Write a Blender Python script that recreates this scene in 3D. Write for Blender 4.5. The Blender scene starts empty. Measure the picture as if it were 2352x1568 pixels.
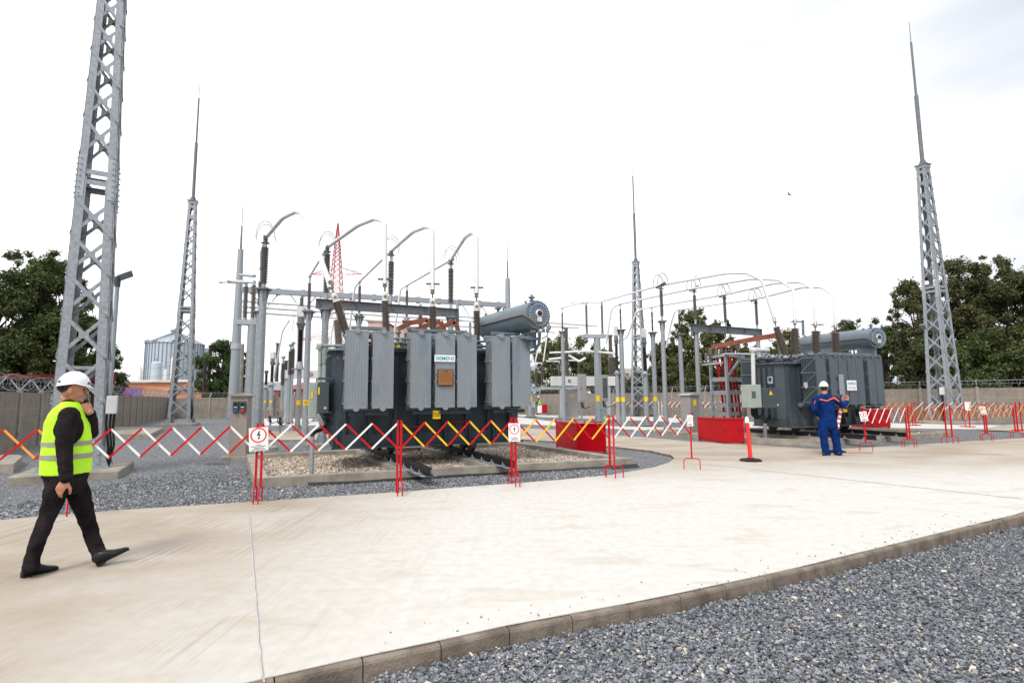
import bpy, bmesh, math, random
from mathutils import Vector, Matrix, noise
random.seed(7)
C = bpy.context.scene.collection
scn = bpy.context.scene
PI = math.pi

# ------------------------------------------------------------------ camera
FPX = 1210.0; PITCH = math.atan(129/FPX); ROLL = math.atan(.009); EYE = Vector((0, 0, 1.6))
fwd = Vector((0, math.cos(PITCH), math.sin(PITCH)))
_r0 = Vector((1, 0, 0)); _u0 = _r0.cross(fwd)
rgt = (_r0*math.cos(ROLL) - _u0*math.sin(ROLL)).normalized()
upv = rgt.cross(fwd).normalized()
cd = bpy.data.cameras.new('camera'); cam = bpy.data.objects.new('camera', cd); C.objects.link(cam)
cd.sensor_width = 36; cd.lens = 36*FPX/2352; cd.clip_start = .05; cd.clip_end = 3000
mw = Matrix((rgt, upv, -fwd)).transposed().to_4x4(); mw.translation = EYE
cam.matrix_world = mw
scn.camera = cam

# measuring helpers: a direction of view meets the ground, a depth or a plane
def ray(u, v): return fwd + rgt*((u-1176)/FPX) + upv*((784-v)/FPX)
def W(u, v, z=0.0):
    d = ray(u, v); return EYE + d*((z-EYE.z)/d.z)
def WD(u, v, D):
    d = ray(u, v); return EYE + d*(D/d.y)
def WP(u, v, O, n):
    d = ray(u, v); return EYE + d*((O-EYE).dot(n)/d.dot(n))
def proj(p):
    q = Vector(p)-EYE; z = q.dot(fwd); return 1176+FPX*q.dot(rgt)/z, 784-FPX*q.dot(upv)/z
def topz(x, y, v):
    lo, hi = -5, 90
    for _ in range(50):
        m = (lo+hi)/2
        if proj((x, y, m))[1] > v: lo = m
        else: hi = m
    return lo

# ------------------------------------------------------------------ light
w = bpy.data.worlds.new('World'); scn.world = w; w.use_nodes = True
nt = w.node_tree; nt.nodes.clear()
SUN_EL, SUN_AZ = math.radians(52), math.radians(205)     # azimuth clockwise from +Y: behind the camera, a little left
sky = nt.nodes.new('ShaderNodeTexSky'); sky.sky_type = 'NISHITA'; sky.sun_disc = False
sky.sun_elevation = SUN_EL; sky.sun_rotation = SUN_AZ; sky.dust_density = 6; sky.air_density = 1.5
hs = nt.nodes.new('ShaderNodeHueSaturation'); hs.inputs['Saturation'].default_value = .25
tc = nt.nodes.new('ShaderNodeTexCoord'); mp = nt.nodes.new('ShaderNodeMapping'); mp.inputs['Scale'].default_value = (1, 1, 3)
nz = nt.nodes.new('ShaderNodeTexNoise'); nz.inputs['Scale'].default_value = 1.6; nz.inputs['Detail'].default_value = 5; nz.inputs['Roughness'].default_value = .45
rp = nt.nodes.new('ShaderNodeValToRGB')
rp.color_ramp.elements[0].position = .08; rp.color_ramp.elements[0].color = (4.4, 4.75, 5.4, 1)
rp.color_ramp.elements[1].position = .46; rp.color_ramp.elements[1].color = (9.6, 9.65, 9.7, 1)
mx = nt.nodes.new('ShaderNodeMix'); mx.data_type = 'RGBA'; mx.inputs[0].default_value = .85
bg = nt.nodes.new('ShaderNodeBackground'); bg.inputs['Strength'].default_value = .15
ow = nt.nodes.new('ShaderNodeOutputWorld')
L = nt.links.new
L(sky.outputs[0], hs.inputs['Color']); L(hs.outputs[0], mx.inputs[6])
L(tc.outputs['Generated'], mp.inputs[0]); L(mp.outputs[0], nz.inputs['Vector']); sx_w = nt.nodes.new('ShaderNodeSeparateXYZ'); L(tc.outputs['Generated'], sx_w.inputs[0])
mr_w = nt.nodes.new('ShaderNodeMapRange'); mr_w.interpolation_type = 'SMOOTHSTEP'; mr_w.inputs[1].default_value = .12; mr_w.inputs[2].default_value = .75; mr_w.inputs[3].default_value = 0; mr_w.inputs[4].default_value = .33; L(sx_w.outputs['X'], mr_w.inputs[0])
mr_v = nt.nodes.new('ShaderNodeMapRange'); mr_v.interpolation_type = 'SMOOTHSTEP'; mr_v.inputs[1].default_value = -.45; mr_v.inputs[2].default_value = -.85; mr_v.inputs[3].default_value = 0; mr_v.inputs[4].default_value = .12; L(sx_w.outputs['X'], mr_v.inputs[0])
sb1 = nt.nodes.new('ShaderNodeMath'); sb1.operation = 'SUBTRACT'; L(nz.outputs[0], sb1.inputs[0]); L(mr_w.outputs[0], sb1.inputs[1])
sb2 = nt.nodes.new('ShaderNodeMath'); sb2.operation = 'SUBTRACT'; L(sb1.outputs[0], sb2.inputs[0]); L(mr_v.outputs[0], sb2.inputs[1]); L(sb2.outputs[0], rp.inputs[0]); L(rp.outputs[0], mx.inputs[7])
L(mx.outputs[2], bg.inputs['Color']); L(bg.outputs[0], ow.inputs[0])
sl = bpy.data.lights.new('sun', 'SUN'); sl.energy = 1.9; sl.angle = math.radians(14); sl.color = (1, .97, .92)
so = bpy.data.objects.new('sun', sl); C.objects.link(so)
sd = Vector((math.sin(SUN_AZ)*math.cos(SUN_EL), math.cos(SUN_AZ)*math.cos(SUN_EL), math.sin(SUN_EL)))
so.rotation_euler = sd.to_track_quat('Z', 'Y').to_euler(); so.location = (0, 0, 30)
scn.view_settings.view_transform = 'Standard'; scn.view_settings.look = 'None'
scn.view_settings.exposure = .10; scn.view_settings.gamma = 1
scn.render.engine = 'CYCLES'

# ------------------------------------------------------------------ materials
def mat(name, col, rough=.6, metal=0.0, var=.12, scale=6.0, bump=0.0, bscale=30.0, col2=None, spec=None, streak=0.0, coat=0.0):
    m = bpy.data.materials.new(name); m.use_nodes = True
    t = m.node_tree; b = t.nodes['Principled BSDF']
    b.inputs['Roughness'].default_value = rough; b.inputs['Metallic'].default_value = metal
    if spec is not None: b.inputs['Specular IOR Level'].default_value = spec
    if coat: b.inputs['Coat Weight'].default_value = coat
    tcn = t.nodes.new('ShaderNodeTexCoord')
    n = t.nodes.new('ShaderNodeTexNoise'); n.inputs['Scale'].default_value = scale; n.inputs['Detail'].default_value = 6; n.inputs['Roughness'].default_value = .6
    vec = tcn.outputs['Object']
    if streak:
        mpn = t.nodes.new('ShaderNodeMapping'); mpn.inputs['Scale'].default_value = (1, 1, streak)
        t.links.new(vec, mpn.inputs[0]); vec = mpn.outputs[0]
    t.links.new(vec, n.inputs['Vector'])
    r = t.nodes.new('ShaderNodeValToRGB')
    c2 = col2 if col2 else tuple(c*(1-var) for c in col)
    c1 = tuple(c*(1+var) for c in col) if not col2 else col
    r.color_ramp.elements[0].position = .35; r.color_ramp.elements[0].color = (*c2, 1)
    r.color_ramp.elements[1].position = .65; r.color_ramp.elements[1].color = (*c1, 1)
    t.links.new(n.outputs[0], r.inputs[0]); t.links.new(r.outputs[0], b.inputs['Base Color'])
    if bump:
        n2 = t.nodes.new('ShaderNodeTexNoise'); n2.inputs['Scale'].default_value = bscale; n2.inputs['Detail'].default_value = 4
        t.links.new(tcn.outputs['Object'], n2.inputs['Vector'])
        bp = t.nodes.new('ShaderNodeBump'); bp.inputs['Strength'].default_value = bump; bp.inputs['Distance'].default_value = .02
        t.links.new(n2.outputs[0], bp.inputs['Height']); t.links.new(bp.outputs[0], b.inputs['Normal'])
    return m

M = {}
M['galv'] = mat('galvanised_steel', (.30, .325, .35), .5, .3, .18, 14)
M['galv_light'] = mat('bright_galvanised_steel', (.37, .40, .43), .5, .3, .14, 5, streak=.3)
M['galv_dark'] = mat('weathered_steel', (.15, .165, .18), .55, .3, .2, 8)
M['alu'] = mat('aluminium_tube', (.74, .745, .76), .35, .15, .04, 5)
M['tank'] = mat('dark_grey_tank_paint', (.034, .046, .058), .55, 0, .15, 4, spec=.3)
M['grey_paint'] = mat('blue_grey_paint', (.125, .165, .195), .42, 0, .1, 3)
M['cab_dark'] = mat('cabinet_grey_paint', (.056, .072, .082), .45, 0, .1, 3, spec=.35)
M['cab_light'] = mat('pale_green_grey_paint', (.33, .37, .33), .42, 0, .05, 5)
M['steel_box'] = mat('brushed_stainless_steel', (.34, .33, .32), .4, .3, .14, 4, streak=6)
M['white_box'] = mat('white_enclosure_paint', (.58, .59, .58), .5, 0, .05, 5)
M['beige_box'] = mat('beige_plastic', (.33, .28, .245), .5, 0, .06, 5)
M['porcelain'] = mat('brown_porcelain', (.135, .10, .082), .3, 0, .2, 9)
M['porcelain_grey'] = mat('grey_brown_porcelain', (.20, .17, .14), .4, 0, .15, 9)
M['composite'] = mat('dark_maroon_insulator', (.030, .014, .018), .4, 0, .15, 9)
M['comp_grey'] = mat('dark_grey_insulator', (.135, .125, .12), .42, 0, .15, 9)
M['concrete'] = mat('cast_concrete', (.36, .325, .275), .85, 0, .2, 3, .35, 40, col2=(.22, .19, .155))
M['kerb'] = mat('kerb_concrete', (.25, .205, .165), .9, 0, .2, 5, .5, 60, col2=(.12, .093, .072))
M['red'] = mat('red_barrier_paint', (.50, .003, .010), .4, 0, .18, 7, spec=.25)
M['red_box'] = mat('red_sheet_metal_paint', (.40, .002, .008), .35, 0, .12, 1.5, spec=.25)
M['red_dark'] = mat('dark_red_paint', (.16, .015, .012), .6, 0, .2, 6, spec=.2)
M['white'] = mat('white_paint', (.78, .78, .76), .4, 0, .04, 5)
M['yellow'] = mat('yellow_paint', (.80, .50, .01), .4, 0, .06, 5)
M['orange'] = mat('orange_paint', (.85, .30, .01), .4, 0, .06, 5)
M['sign_yellow'] = mat('yellow_sign', (.85, .55, .0), .45, 0, .04, 5)
M['sign_white'] = mat('white_sign', (.82, .82, .82), .4, 0, .02, 5)
M['black'] = mat('black_rubber', (.008, .008, .009), .6, 0, .2, 10, spec=.25)
M['ink'] = mat('black_print', (.01, .01, .01), .6, 0, .1, 10)
M['teal'] = mat('teal_print', (.0, .30, .36), .5, 0, .05, 10)
M['sign_red'] = mat('red_print', (.75, .02, .02), .5, 0, .05, 10)
M['bronze'] = mat('bronze_nameplate', (.30, .125, .035), .45, .2, .15, 30)
M['bronze_dark'] = mat('engraved_lines', (.14, .055, .02), .6, 0, .1, 30)
M['copper'] = mat('copper_red_tape', (.23, .075, .048), .55, 0, .2, 6, spec=.2)
M['rail'] = mat('dark_rail_steel', (.022, .020, .020), .45, .3, .25, 8)
M['wheel'] = mat('cast_iron_wheel', (.03, .032, .035), .5, .2, .2, 8)
M['brass'] = mat('grey_brown_fittings', (.17, .135, .11), .5, .2, .25, 20)
M['amber'] = mat('amber_glass', (.22, .075, .01), .15, 0, .2, 10, coat=1)
M['bolt'] = mat('pale_bolt', (.55, .56, .57), .4, .3, .1, 10)
M['skin'] = mat('skin', (.47, .20, .125), .5, 0, .10, 25)
M['skin_red'] = mat('ruddy_skin', (.42, .17, .11), .5, 0, .1, 25)
M['hair'] = mat('dark_cropped_hair', (.035, .022, .018), .8, 0, .3, 120)
M['helmet'] = mat('white_helmet_plastic', (.80, .80, .84), .25, 0, .01, 3)
M['jacket'] = mat('dark_brown_jacket', (.016, .011, .0115), .8, 0, .3, 9, .8, 18, spec=.15, col2=(.007, .005, .0055))
M['jeans'] = mat('washed_black_denim', (.028, .022, .025), .95, 0, .3, 4, .8, 22, col2=(.006, .005, .006), spec=.06)
M['shoe'] = mat('black_leather', (.006, .006, .007), .4, 0, .2, 20, spec=.3)
M['hivis'] = mat('fluorescent_yellow_fabric', (.50, .95, .02), .7, 0, .05, 10, .25, 9)
M['reflective'] = mat('grey_reflective_tape', (.33, .29, .28), .5, 0, .08, 30)
M['coverall'] = mat('royal_blue_cloth', (.0035, .024, .125), .9, 0, .3, 9, .5, 12, spec=.1)
M['orange_cloth'] = mat('orange_cloth', (.80, .12, .015), .7, 0, .05, 9)
M['tape'] = mat('red_white_tape', (.65, .02, .03), .5, 0, .1, 9)
M['khaki'] = mat('khaki_cloth', (.30, .25, .2), .8, 0, .1, 9)
M['silo'] = mat('corrugated_zinc', (.46, .52, .58), .5, .2, .06, .5, streak=12)
M['silo_rib'] = mat('zinc_rib', (.20, .25, .30), .5, .2, .1, 2)
M['orange_wall'] = mat('salmon_plaster', (.62, .26, .13), .8, 0, .06, .6)
M['pink_wall'] = mat('pale_pink_plaster', (.62, .42, .35), .8, 0, .06, .6)
M['roof'] = mat('pale_roof_sheet', (.45, .42, .38), .7, 0, .2, 2)
M['window'] = mat('dark_window_glass', (.06, .08, .09), .15, 0, .3, 2)
M['trunk'] = mat('bark', (.05, .038, .03), .95, 0, .3, 8, .5, 20, spec=.1)
M['wire'] = mat('thin_wire', (.15, .15, .16), .5, .2, .1, 5)
M['razor'] = mat('razor_wire_steel', (.22, .23, .24), .5, .3, .1, 5)
M['pylon_red'] = mat('pylon_red_paint', (.42, .04, .06), .7, 0, .1, 2, spec=.1)
M['pylon_white'] = mat('pylon_white_paint', (.75, .72, .74), .6, 0, .1, 2)
M['brick'] = mat('reddish_brick', (.30, .09, .07), .9, 0, .2, 3)
M['blue'] = mat('blue_plastic', (.01, .10, .42), .4, 0, .05, 5)
M['pad'] = mat('pale_concrete_slab', (.55, .53, .49), .85, 0, .08, 1.5, .2, 50)
M['delin'] = mat('orange_red_plastic', (.80, .018, .014), .4, 0, .05, 5)
M['liner'] = mat('black_liner', (.012, .012, .014), .6, 0, .2, 8)
M['bird'] = mat('bird_grey', (.2, .2, .22), .7, 0, .1, 8)

def radiator_mat():
    m = mat('grey_radiator_paint', (.215, .240, .262), .38, 0, .06, 3, streak=.25)
    t = m.node_tree; b = t.nodes['Principled BSDF']
    tcn = t.nodes.new('ShaderNodeTexCoord'); mpn = t.nodes.new('ShaderNodeMapping'); mpn.inputs['Scale'].default_value = (1.3, 1.3, .45)
    n = t.nodes.new('ShaderNodeTexNoise'); n.inputs['Scale'].default_value = 2.6; n.inputs['Detail'].default_value = 5; n.inputs['Distortion'].default_value = .6
    r = t.nodes.new('ShaderNodeValToRGB'); r.color_ramp.elements[0].position = .56; r.color_ramp.elements[1].position = .66
    mxn = t.nodes.new('ShaderNodeMix'); mxn.data_type = 'RGBA'; mxn.inputs[7].default_value = (.13, .18, .235, 1)
    src = b.inputs['Base Color'].links[0].from_socket
    t.links.new(tcn.outputs['Object'], mpn.inputs[0]); t.links.new(mpn.outputs[0], n.inputs['Vector']); t.links.new(n.outputs[0], r.inputs[0])
    ml = t.nodes.new('ShaderNodeMath'); ml.operation = 'MULTIPLY'; ml.inputs[1].default_value = .55
    t.links.new(r.outputs[0], ml.inputs[0]); t.links.new(ml.outputs[0], mxn.inputs[0]); t.links.new(src, mxn.inputs[6]); t.links.new(mxn.outputs[2], b.inputs['Base Color'])
    return m
M['rad'] = radiator_mat()
M['rad_dark'] = mat('slate_radiator_paint', (.088, .110, .130), .45, 0, .08, 3, streak=.25, spec=.35)

def stone_mat(name, cols, island=True, scale=30, bump=.0):
    m = bpy.data.materials.new(name); m.use_nodes = True
    t = m.node_tree; b = t.nodes['Principled BSDF']; b.inputs['Roughness'].default_value = .75
    r = t.nodes.new('ShaderNodeValToRGB'); r.color_ramp.interpolation = 'LINEAR'
    els = r.color_ramp.elements
    for i, (p, c) in enumerate(cols):
        e = els[i] if i < 2 else els.new(p)
        e.position = p; e.color = (*c, 1)
    if island:
        g = t.nodes.new('ShaderNodeNewGeometry'); t.links.new(g.outputs['Random Per Island'], r.inputs[0])
    else:
        tcn = t.nodes.new('ShaderNodeTexCoord')
        v = t.nodes.new('ShaderNodeTexVoronoi'); v.inputs['Scale'].default_value = scale
        t.links.new(tcn.outputs['Object'], v.inputs['Vector'])
        sp = t.nodes.new('ShaderNodeSeparateColor'); t.links.new(v.outputs['Color'], sp.inputs[0]); t.links.new(sp.outputs[0], r.inputs[0])
        bp = t.nodes.new('ShaderNodeBump'); bp.inputs['Strength'].default_value = bump; bp.inputs['Distance'].default_value = .02; bp.invert = True
        t.links.new(v.outputs['Distance'], bp.inputs['Height']); t.links.new(bp.outputs[0], b.inputs['Normal'])
        # stone colour is multiplied darker towards the gaps between stones
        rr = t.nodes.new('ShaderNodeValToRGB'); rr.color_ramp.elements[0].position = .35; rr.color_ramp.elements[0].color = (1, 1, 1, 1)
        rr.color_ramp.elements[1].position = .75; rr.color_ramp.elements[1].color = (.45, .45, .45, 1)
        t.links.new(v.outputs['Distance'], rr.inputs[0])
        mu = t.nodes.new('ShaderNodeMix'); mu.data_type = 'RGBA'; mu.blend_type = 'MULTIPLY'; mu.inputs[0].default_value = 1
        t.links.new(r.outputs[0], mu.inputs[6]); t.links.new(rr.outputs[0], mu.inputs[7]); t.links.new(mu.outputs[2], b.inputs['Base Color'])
        return m
    t.links.new(r.outputs[0], b.inputs['Base Color'])
    return m
GREY = [(0, (.075, .083, .098)), (.45, (.155, .168, .192)), (.8, (.25, .265, .29)), (.93, (.32, .325, .335)), (.955, (.50, .40, .28)), (1, (.62, .57, .50))]
M['gravel'] = stone_mat('grey_gravel_ground', GREY, False, 38, 1.0)
M['gravel_stone'] = stone_mat('grey_gravel_stones', GREY, True)
BEI = [(0, (.22, .17, .13)), (.4, (.42, .35, .28)), (.8, (.58, .51, .43)), (.92, (.66, .61, .55)), (1, (.50, .24, .09))]
M['pebble'] = stone_mat('beige_river_pebbles', BEI, True)
M['pebble_bed'] = stone_mat('beige_pebble_bed', BEI, False, 24, 1.0)

def foliage_mat(name, cols):
    m = stone_mat(name, cols, True); t = m.node_tree; b = t.nodes['Principled BSDF']; b.inputs['Roughness'].default_value = .55
    src = b.inputs['Base Color'].links[0].from_socket
    tr = t.nodes.new('ShaderNodeBsdfTranslucent'); ms = t.nodes.new('ShaderNodeMixShader'); ms.inputs[0].default_value = .3
    t.links.new(src, tr.inputs[0]); o = t.nodes['Material Output']
    t.links.new(b.outputs[0], ms.inputs[1]); t.links.new(tr.outputs[0], ms.inputs[2]); t.links.new(ms.outputs[0], o.inputs[0])
    return m
M['leaf_dark'] = foliage_mat('dark_green_leaves', [(0, (.036, .060, .016)), (.55, (.068, .108, .028)), (.88, (.13, .155, .038)), (1, (.21, .14, .045))])
M['leaf_rust'] = foliage_mat('rusty_autumn_leaves', [(0, (.042, .058, .02)), (.5, (.082, .102, .033)), (.85, (.128, .128, .043)), (1, (.20, .11, .055))])
M['leaf_green'] = foliage_mat('fresh_green_leaves', [(0, (.018, .045, .012)), (.6, (.055, .11, .025)), (.9, (.11, .17, .04)), (1, (.17, .19, .06))])
M['leaf_olive'] = foliage_mat('olive_leaves', [(0, (.045, .060, .018)), (.5, (.10, .125, .036)), (.85, (.17, .185, .055)), (1, (.24, .16, .06))])

def road_mat():
    m = bpy.data.materials.new('pale_road_concrete'); m.use_nodes = True
    t = m.node_tree; b = t.nodes['Principled BSDF']; b.inputs['Roughness'].default_value = .8
    N = t.nodes.new; K = t.links.new
    tcn = N('ShaderNodeTexCoord')
    def noise_(sc, det, mscale=(1, 1, 1), rot=0, dist=0):
        mpn = N('ShaderNodeMapping'); mpn.inputs['Scale'].default_value = mscale; mpn.inputs['Rotation'].default_value = (0, 0, rot)
        K(tcn.outputs['Object'], mpn.inputs[0])
        n = N('ShaderNodeTexNoise'); n.inputs['Scale'].default_value = sc; n.inputs['Detail'].default_value = det; n.inputs['Distortion'].default_value = dist
        K(mpn.outputs[0], n.inputs['Vector']); return n.outputs[0]
    def ramp(src, p0, p1, c0=(0, 0, 0), c1=(1, 1, 1)):
        r = N('ShaderNodeValToRGB'); r.color_ramp.elements[0].position = p0; r.color_ramp.elements[1].position = p1
        r.color_ramp.elements[0].color = (*c0, 1); r.color_ramp.elements[1].color = (*c1, 1); K(src, r.inputs[0]); return r.outputs[0]
    def mixc(f, a, c):
        x = N('ShaderNodeMix'); x.data_type = 'RGBA'
        if isinstance(f, float): x.inputs[0].default_value = f
        else: K(f, x.inputs[0])
        K(a, x.inputs[6])
        if isinstance(c, tuple): x.inputs[7].default_value = (*c, 1)
        else: K(c, x.inputs[7])
        return x.outputs[2]
    def mul(a, k):
        x = N('ShaderNodeMath'); x.operation = 'MULTIPLY'; K(a, x.inputs[0])
        if isinstance(k, float): x.inputs[1].default_value = k
        else: K(k, x.inputs[1])
        return x.outputs[0]
    base = ramp(noise_(9, 8), .3, .7, (.53, .51, .475), (.61, .595, .565))
    # brown-stained concrete towards both ends of the road (distance from the pale middle)
    sep = N('ShaderNodeSeparateXYZ'); K(tcn.outputs['Object'], sep.inputs[0])
    def rng(src, a, b_):
        x = N('ShaderNodeMapRange'); x.inputs[1].default_value = a; x.inputs[2].default_value = b_; x.interpolation_type = 'SMOOTHSTEP'; K(src, x.inputs[0]); return x.outputs[0]
    lft = rng(sep.outputs['X'], -.3, -4.2); 
    rg = rng(sep.outputs['Y'], 9.0, 14.5)
    big = ramp(noise_(.55, 5, (1, 1.6, 1), .3, .4), .30, .62)
    addn = N('ShaderNodeMath'); addn.operation = 'MAXIMUM'; K(lft, addn.inputs[0]); K(rg, addn.inputs[1])
    f1 = N('ShaderNodeMath'); f1.operation = 'MULTIPLY_ADD'; K(big, f1.inputs[0]); f1.inputs[1].default_value = .45; f1.inputs[2].default_value = .48
    c = mixc(mul(mul(addn.outputs[0], f1.outputs[0]), 1.0), base, (.30, .235, .165))
    st = ramp(noise_(1.1, 6, (1, 2.6, 1), -.25, .6), .54, .72)
    c = mixc(mul(st, .36), c, (.38, .29, .19))
    st2 = ramp(noise_(3.3, 5, (1, 3.0, 1), .35), .60, .75)
    c = mixc(mul(st2, .12), c, (.45, .42, .38))
    # broom lines across the slab
    br = ramp(noise_(24, 2, (1, .010, 1), -.13), .50, .64)
    pm = ramp(noise_(.9, 3), .46, .60)
    c = mixc(mul(mul(mul(br, pm), lft), .75), c, (.24, .18, .13))
    fine = ramp(noise_(120, 4), .35, .65)
    c = mixc(mul(fine, .14), c, (.34, .31, .27))
    tr_ = ramp(noise_(7, 3, (1, .05, 1), 1.35), .60, .72)
    c = mixc(mul(tr_, .10), c, (.30, .27, .23))
    sp = N('ShaderNodeTexVoronoi'); sp.inputs['Scale'].default_value = 3.1; K(tcn.outputs['Object'], sp.inputs['Vector'])
    dots = ramp(sp.outputs['Distance'], .012, .024, (1, 1, 1), (0, 0, 0))
    c = mixc(mul(dots, .8), c, (.12, .10, .08))
    K(c, b.inputs['Base Color'])
    bp = N('ShaderNodeBump'); bp.inputs['Strength'].default_value = .25; bp.inputs['Distance'].default_value = .004
    K(noise_(60, 6), bp.inputs['Height']); K(bp.outputs[0], b.inputs['Normal'])
    return m
M['road'] = road_mat()

def wall_mat():
    m = mat('cast_panel_wall', (.30, .26, .22), .85, 0, .15, 2)
    t = m.node_tree; b = t.nodes['Principled BSDF']
    tcn = t.nodes.new('ShaderNodeTexCoord'); sx = t.nodes.new('ShaderNodeSeparateXYZ'); cx = t.nodes.new('ShaderNodeCombineXYZ')
    t.links.new(tcn.outputs['Object'], sx.inputs[0]); t.links.new(sx.outputs['X'], cx.inputs['X']); t.links.new(sx.outputs['Z'], cx.inputs['Y'])
    br = t.nodes.new('ShaderNodeTexBrick'); br.inputs['Scale'].default_value = 1; br.inputs['Brick Width'].default_value = .55; br.inputs['Row Height'].default_value = .075
    br.inputs['Mortar Size'].default_value = .012; br.inputs['Color1'].default_value = (1, 1, 1, 1); br.inputs['Color2'].default_value = (.82, .82, .82, 1); br.inputs['Mortar'].default_value = (.45, .43, .41, 1)
    t.links.new(cx.outputs[0], br.inputs['Vector'])
    mu = t.nodes.new('ShaderNodeMix'); mu.data_type = 'RGBA'; mu.blend_type = 'MULTIPLY'; mu.inputs[0].default_value = .8
    src = b.inputs['Base Color'].links[0].from_socket
    t.links.new(src, mu.inputs[6]); t.links.new(br.outputs['Color'], mu.inputs[7]); t.links.new(mu.outputs[2], b.inputs['Base Color'])
    bp = t.nodes.new('ShaderNodeBump'); bp.inputs['Strength'].default_value = .8; bp.inputs['Distance'].default_value = .015
    t.links.new(br.outputs['Color'], bp.inputs['Height']); t.links.new(bp.outputs[0], b.inputs['Normal'])
    return m
M['panel'] = wall_mat()

# ------------------------------------------------------------------ mesh builder
class MB:
    def __init__(s, M4=None): s.v = []; s.f = []; s.sm = []; s.M = M4
    def av(s, p):
        p = Vector(p); 
        if s.M is not None: p = s.M @ p
        s.v.append(p); return len(s.v)-1
    def fc(s, idx, smooth=False): s.f.append(tuple(idx)); s.sm.append(smooth)
    def hexa(s, p, smooth=False):
        i = [s.av(q) for q in p]
        for a in ((0, 3, 2, 1), (4, 5, 6, 7), (0, 1, 5, 4), (1, 2, 6, 5), (2, 3, 7, 6), (3, 0, 4, 7)): s.fc([i[k] for k in a])
        return s
    def box(s, x0, x1, y0, y1, z0, z1):
        s.hexa([(x0, y0, z0), (x1, y0, z0), (x1, y1, z0), (x0, y1, z0), (x0, y0, z1), (x1, y0, z1), (x1, y1, z1), (x0, y1, z1)]); return s
    def cbox(s, c, sx, sy, sz, b=0.0):
        x, y, z = c
        if b <= 0: return s.box(x-sx/2, x+sx/2, y-sy/2, y+sy/2, z-sz/2, z+sz/2)
        # chamfered box: stack of octagons
        rings = [(z-sz/2, b), (z-sz/2+b, 0), (z+sz/2-b, 0), (z+sz/2, b)]; R = []
        for zz, k in rings:
            hx, hy = sx/2-k, sy/2-k; q = min(b, hx*.9, hy*.9)
            R.append([s.av((x+a, y+c2, zz)) for a, c2 in ((hx-q, -hy), (hx, -hy+q), (hx, hy-q), (hx-q, hy), (-hx+q, hy), (-hx, hy-q), (-hx, -hy+q), (-hx+q, -hy))])
        for a, c2 in zip(R, R[1:]):
            for k in range(8): s.fc((a[k], a[(k+1) % 8], c2[(k+1) % 8], c2[k]))
        s.fc(R[0][::-1]); s.fc(R[-1]); return s
    def beam(s, a, b, w_, h, up=(0, 0, 1)):
        a = Vector(a); b = Vector(b); d = (b-a).normalized(); up = Vector(up)
        if abs(d.dot(up)) > .98: up = Vector((1, 0, 0))
        x = d.cross(up).normalized()*w_/2; y = x.cross(d).normalized()*h/2
        s.hexa([a-x-y, a+x-y, a+x+y, a-x+y, b-x-y, b+x-y, b+x+y, b-x+y]); return s
    def angle(s, a, b, w_, t_, nrm):
        # L section, flange in the face with normal nrm and one leg going inwards
        a = Vector(a); b = Vector(b); n = Vector(nrm).normalized(); d = (b-a).normalized(); x = d.cross(n).normalized()
        s.hexa([a-x*w_/2, a+x*w_/2, a+x*w_/2+n*t_, a-x*w_/2+n*t_, b-x*w_/2, b+x*w_/2, b+x*w_/2+n*t_, b-x*w_/2+n*t_])
        s.hexa([a-x*w_/2, a-x*(w_/2-t_), a-x*(w_/2-t_)-n*w_*.8, a-x*w_/2-n*w_*.8, b-x*w_/2, b-x*(w_/2-t_), b-x*(w_/2-t_)-n*w_*.8, b-x*w_/2-n*w_*.8]); return s
    def rings(s, cs, axs, rs, n=12, caps=True, smooth=True):
        R = []
        for c, (x, y), r in zip(cs, axs, rs):
            ra, rb = r if isinstance(r, tuple) else (r, r)
            R.append([s.av(c+x*(ra*math.cos(2*PI*k/n))+y*(rb*math.sin(2*PI*k/n))) for k in range(n)])
        for a, b in zip(R, R[1:]):
            for k in range(n): s.fc((a[k], a[(k+1) % n], b[(k+1) % n], b[k]), smooth)
        if caps: s.fc(R[0][::-1]); s.fc(R[-1])
    def tube(s, pts, r, n=8, caps=True, side=None):
        pts = [Vector(p) for p in pts]; k = len(pts)
        rs = r if isinstance(r, (list,)) else [r]*k
        ax = []; prev = None
        for i in range(k):
            d = (pts[min(i+1, k-1)]-pts[max(i-1, 0)]).normalized()
            if prev is None:
                q = Vector(side) if side else (Vector((0, 0, 1)) if abs(d.z) < .9 else Vector((1, 0, 0)))
            else: q = prev
            x = (q-d*q.dot(d)).normalized(); y = d.cross(x); prev = x; ax.append((x, y))
        s.rings(pts, ax, rs, n, caps); return s
    def lathe(s, a, b, prof, n=14):
        # prof: list of (t along a->b in metres, radius)
        a = Vector(a); d = (Vector(b)-a).normalized(); q = Vector((0, 0, 1)) if abs(d.z) < .9 else Vector((1, 0, 0))
        x = (q-d*q.dot(d)).normalized(); y = d.cross(x)
        s.rings([a+d*t for t, _ in prof], [(x, y)]*len(prof), [max(r, .0005) for _, r in prof], n); return s
    def cyl(s, a, b, r, n=12, r2=None):
        return s.lathe(a, b, [(0, r), ((Vector(b)-Vector(a)).length, r if r2 is None else r2)], n)
    def shed(s, a, b, r, rc, k, n=14):
        Ln = (Vector(b)-Vector(a)).length; p = Ln/k; pr = [(0, rc)]
        for i in range(k): pr += [(p*(i+.25), rc), (p*(i+.5), r), (p*(i+.62), r*.97), (p*(i+.8), rc)]
        pr.append((Ln, rc)); return s.lathe(a, b, pr, n)
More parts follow.
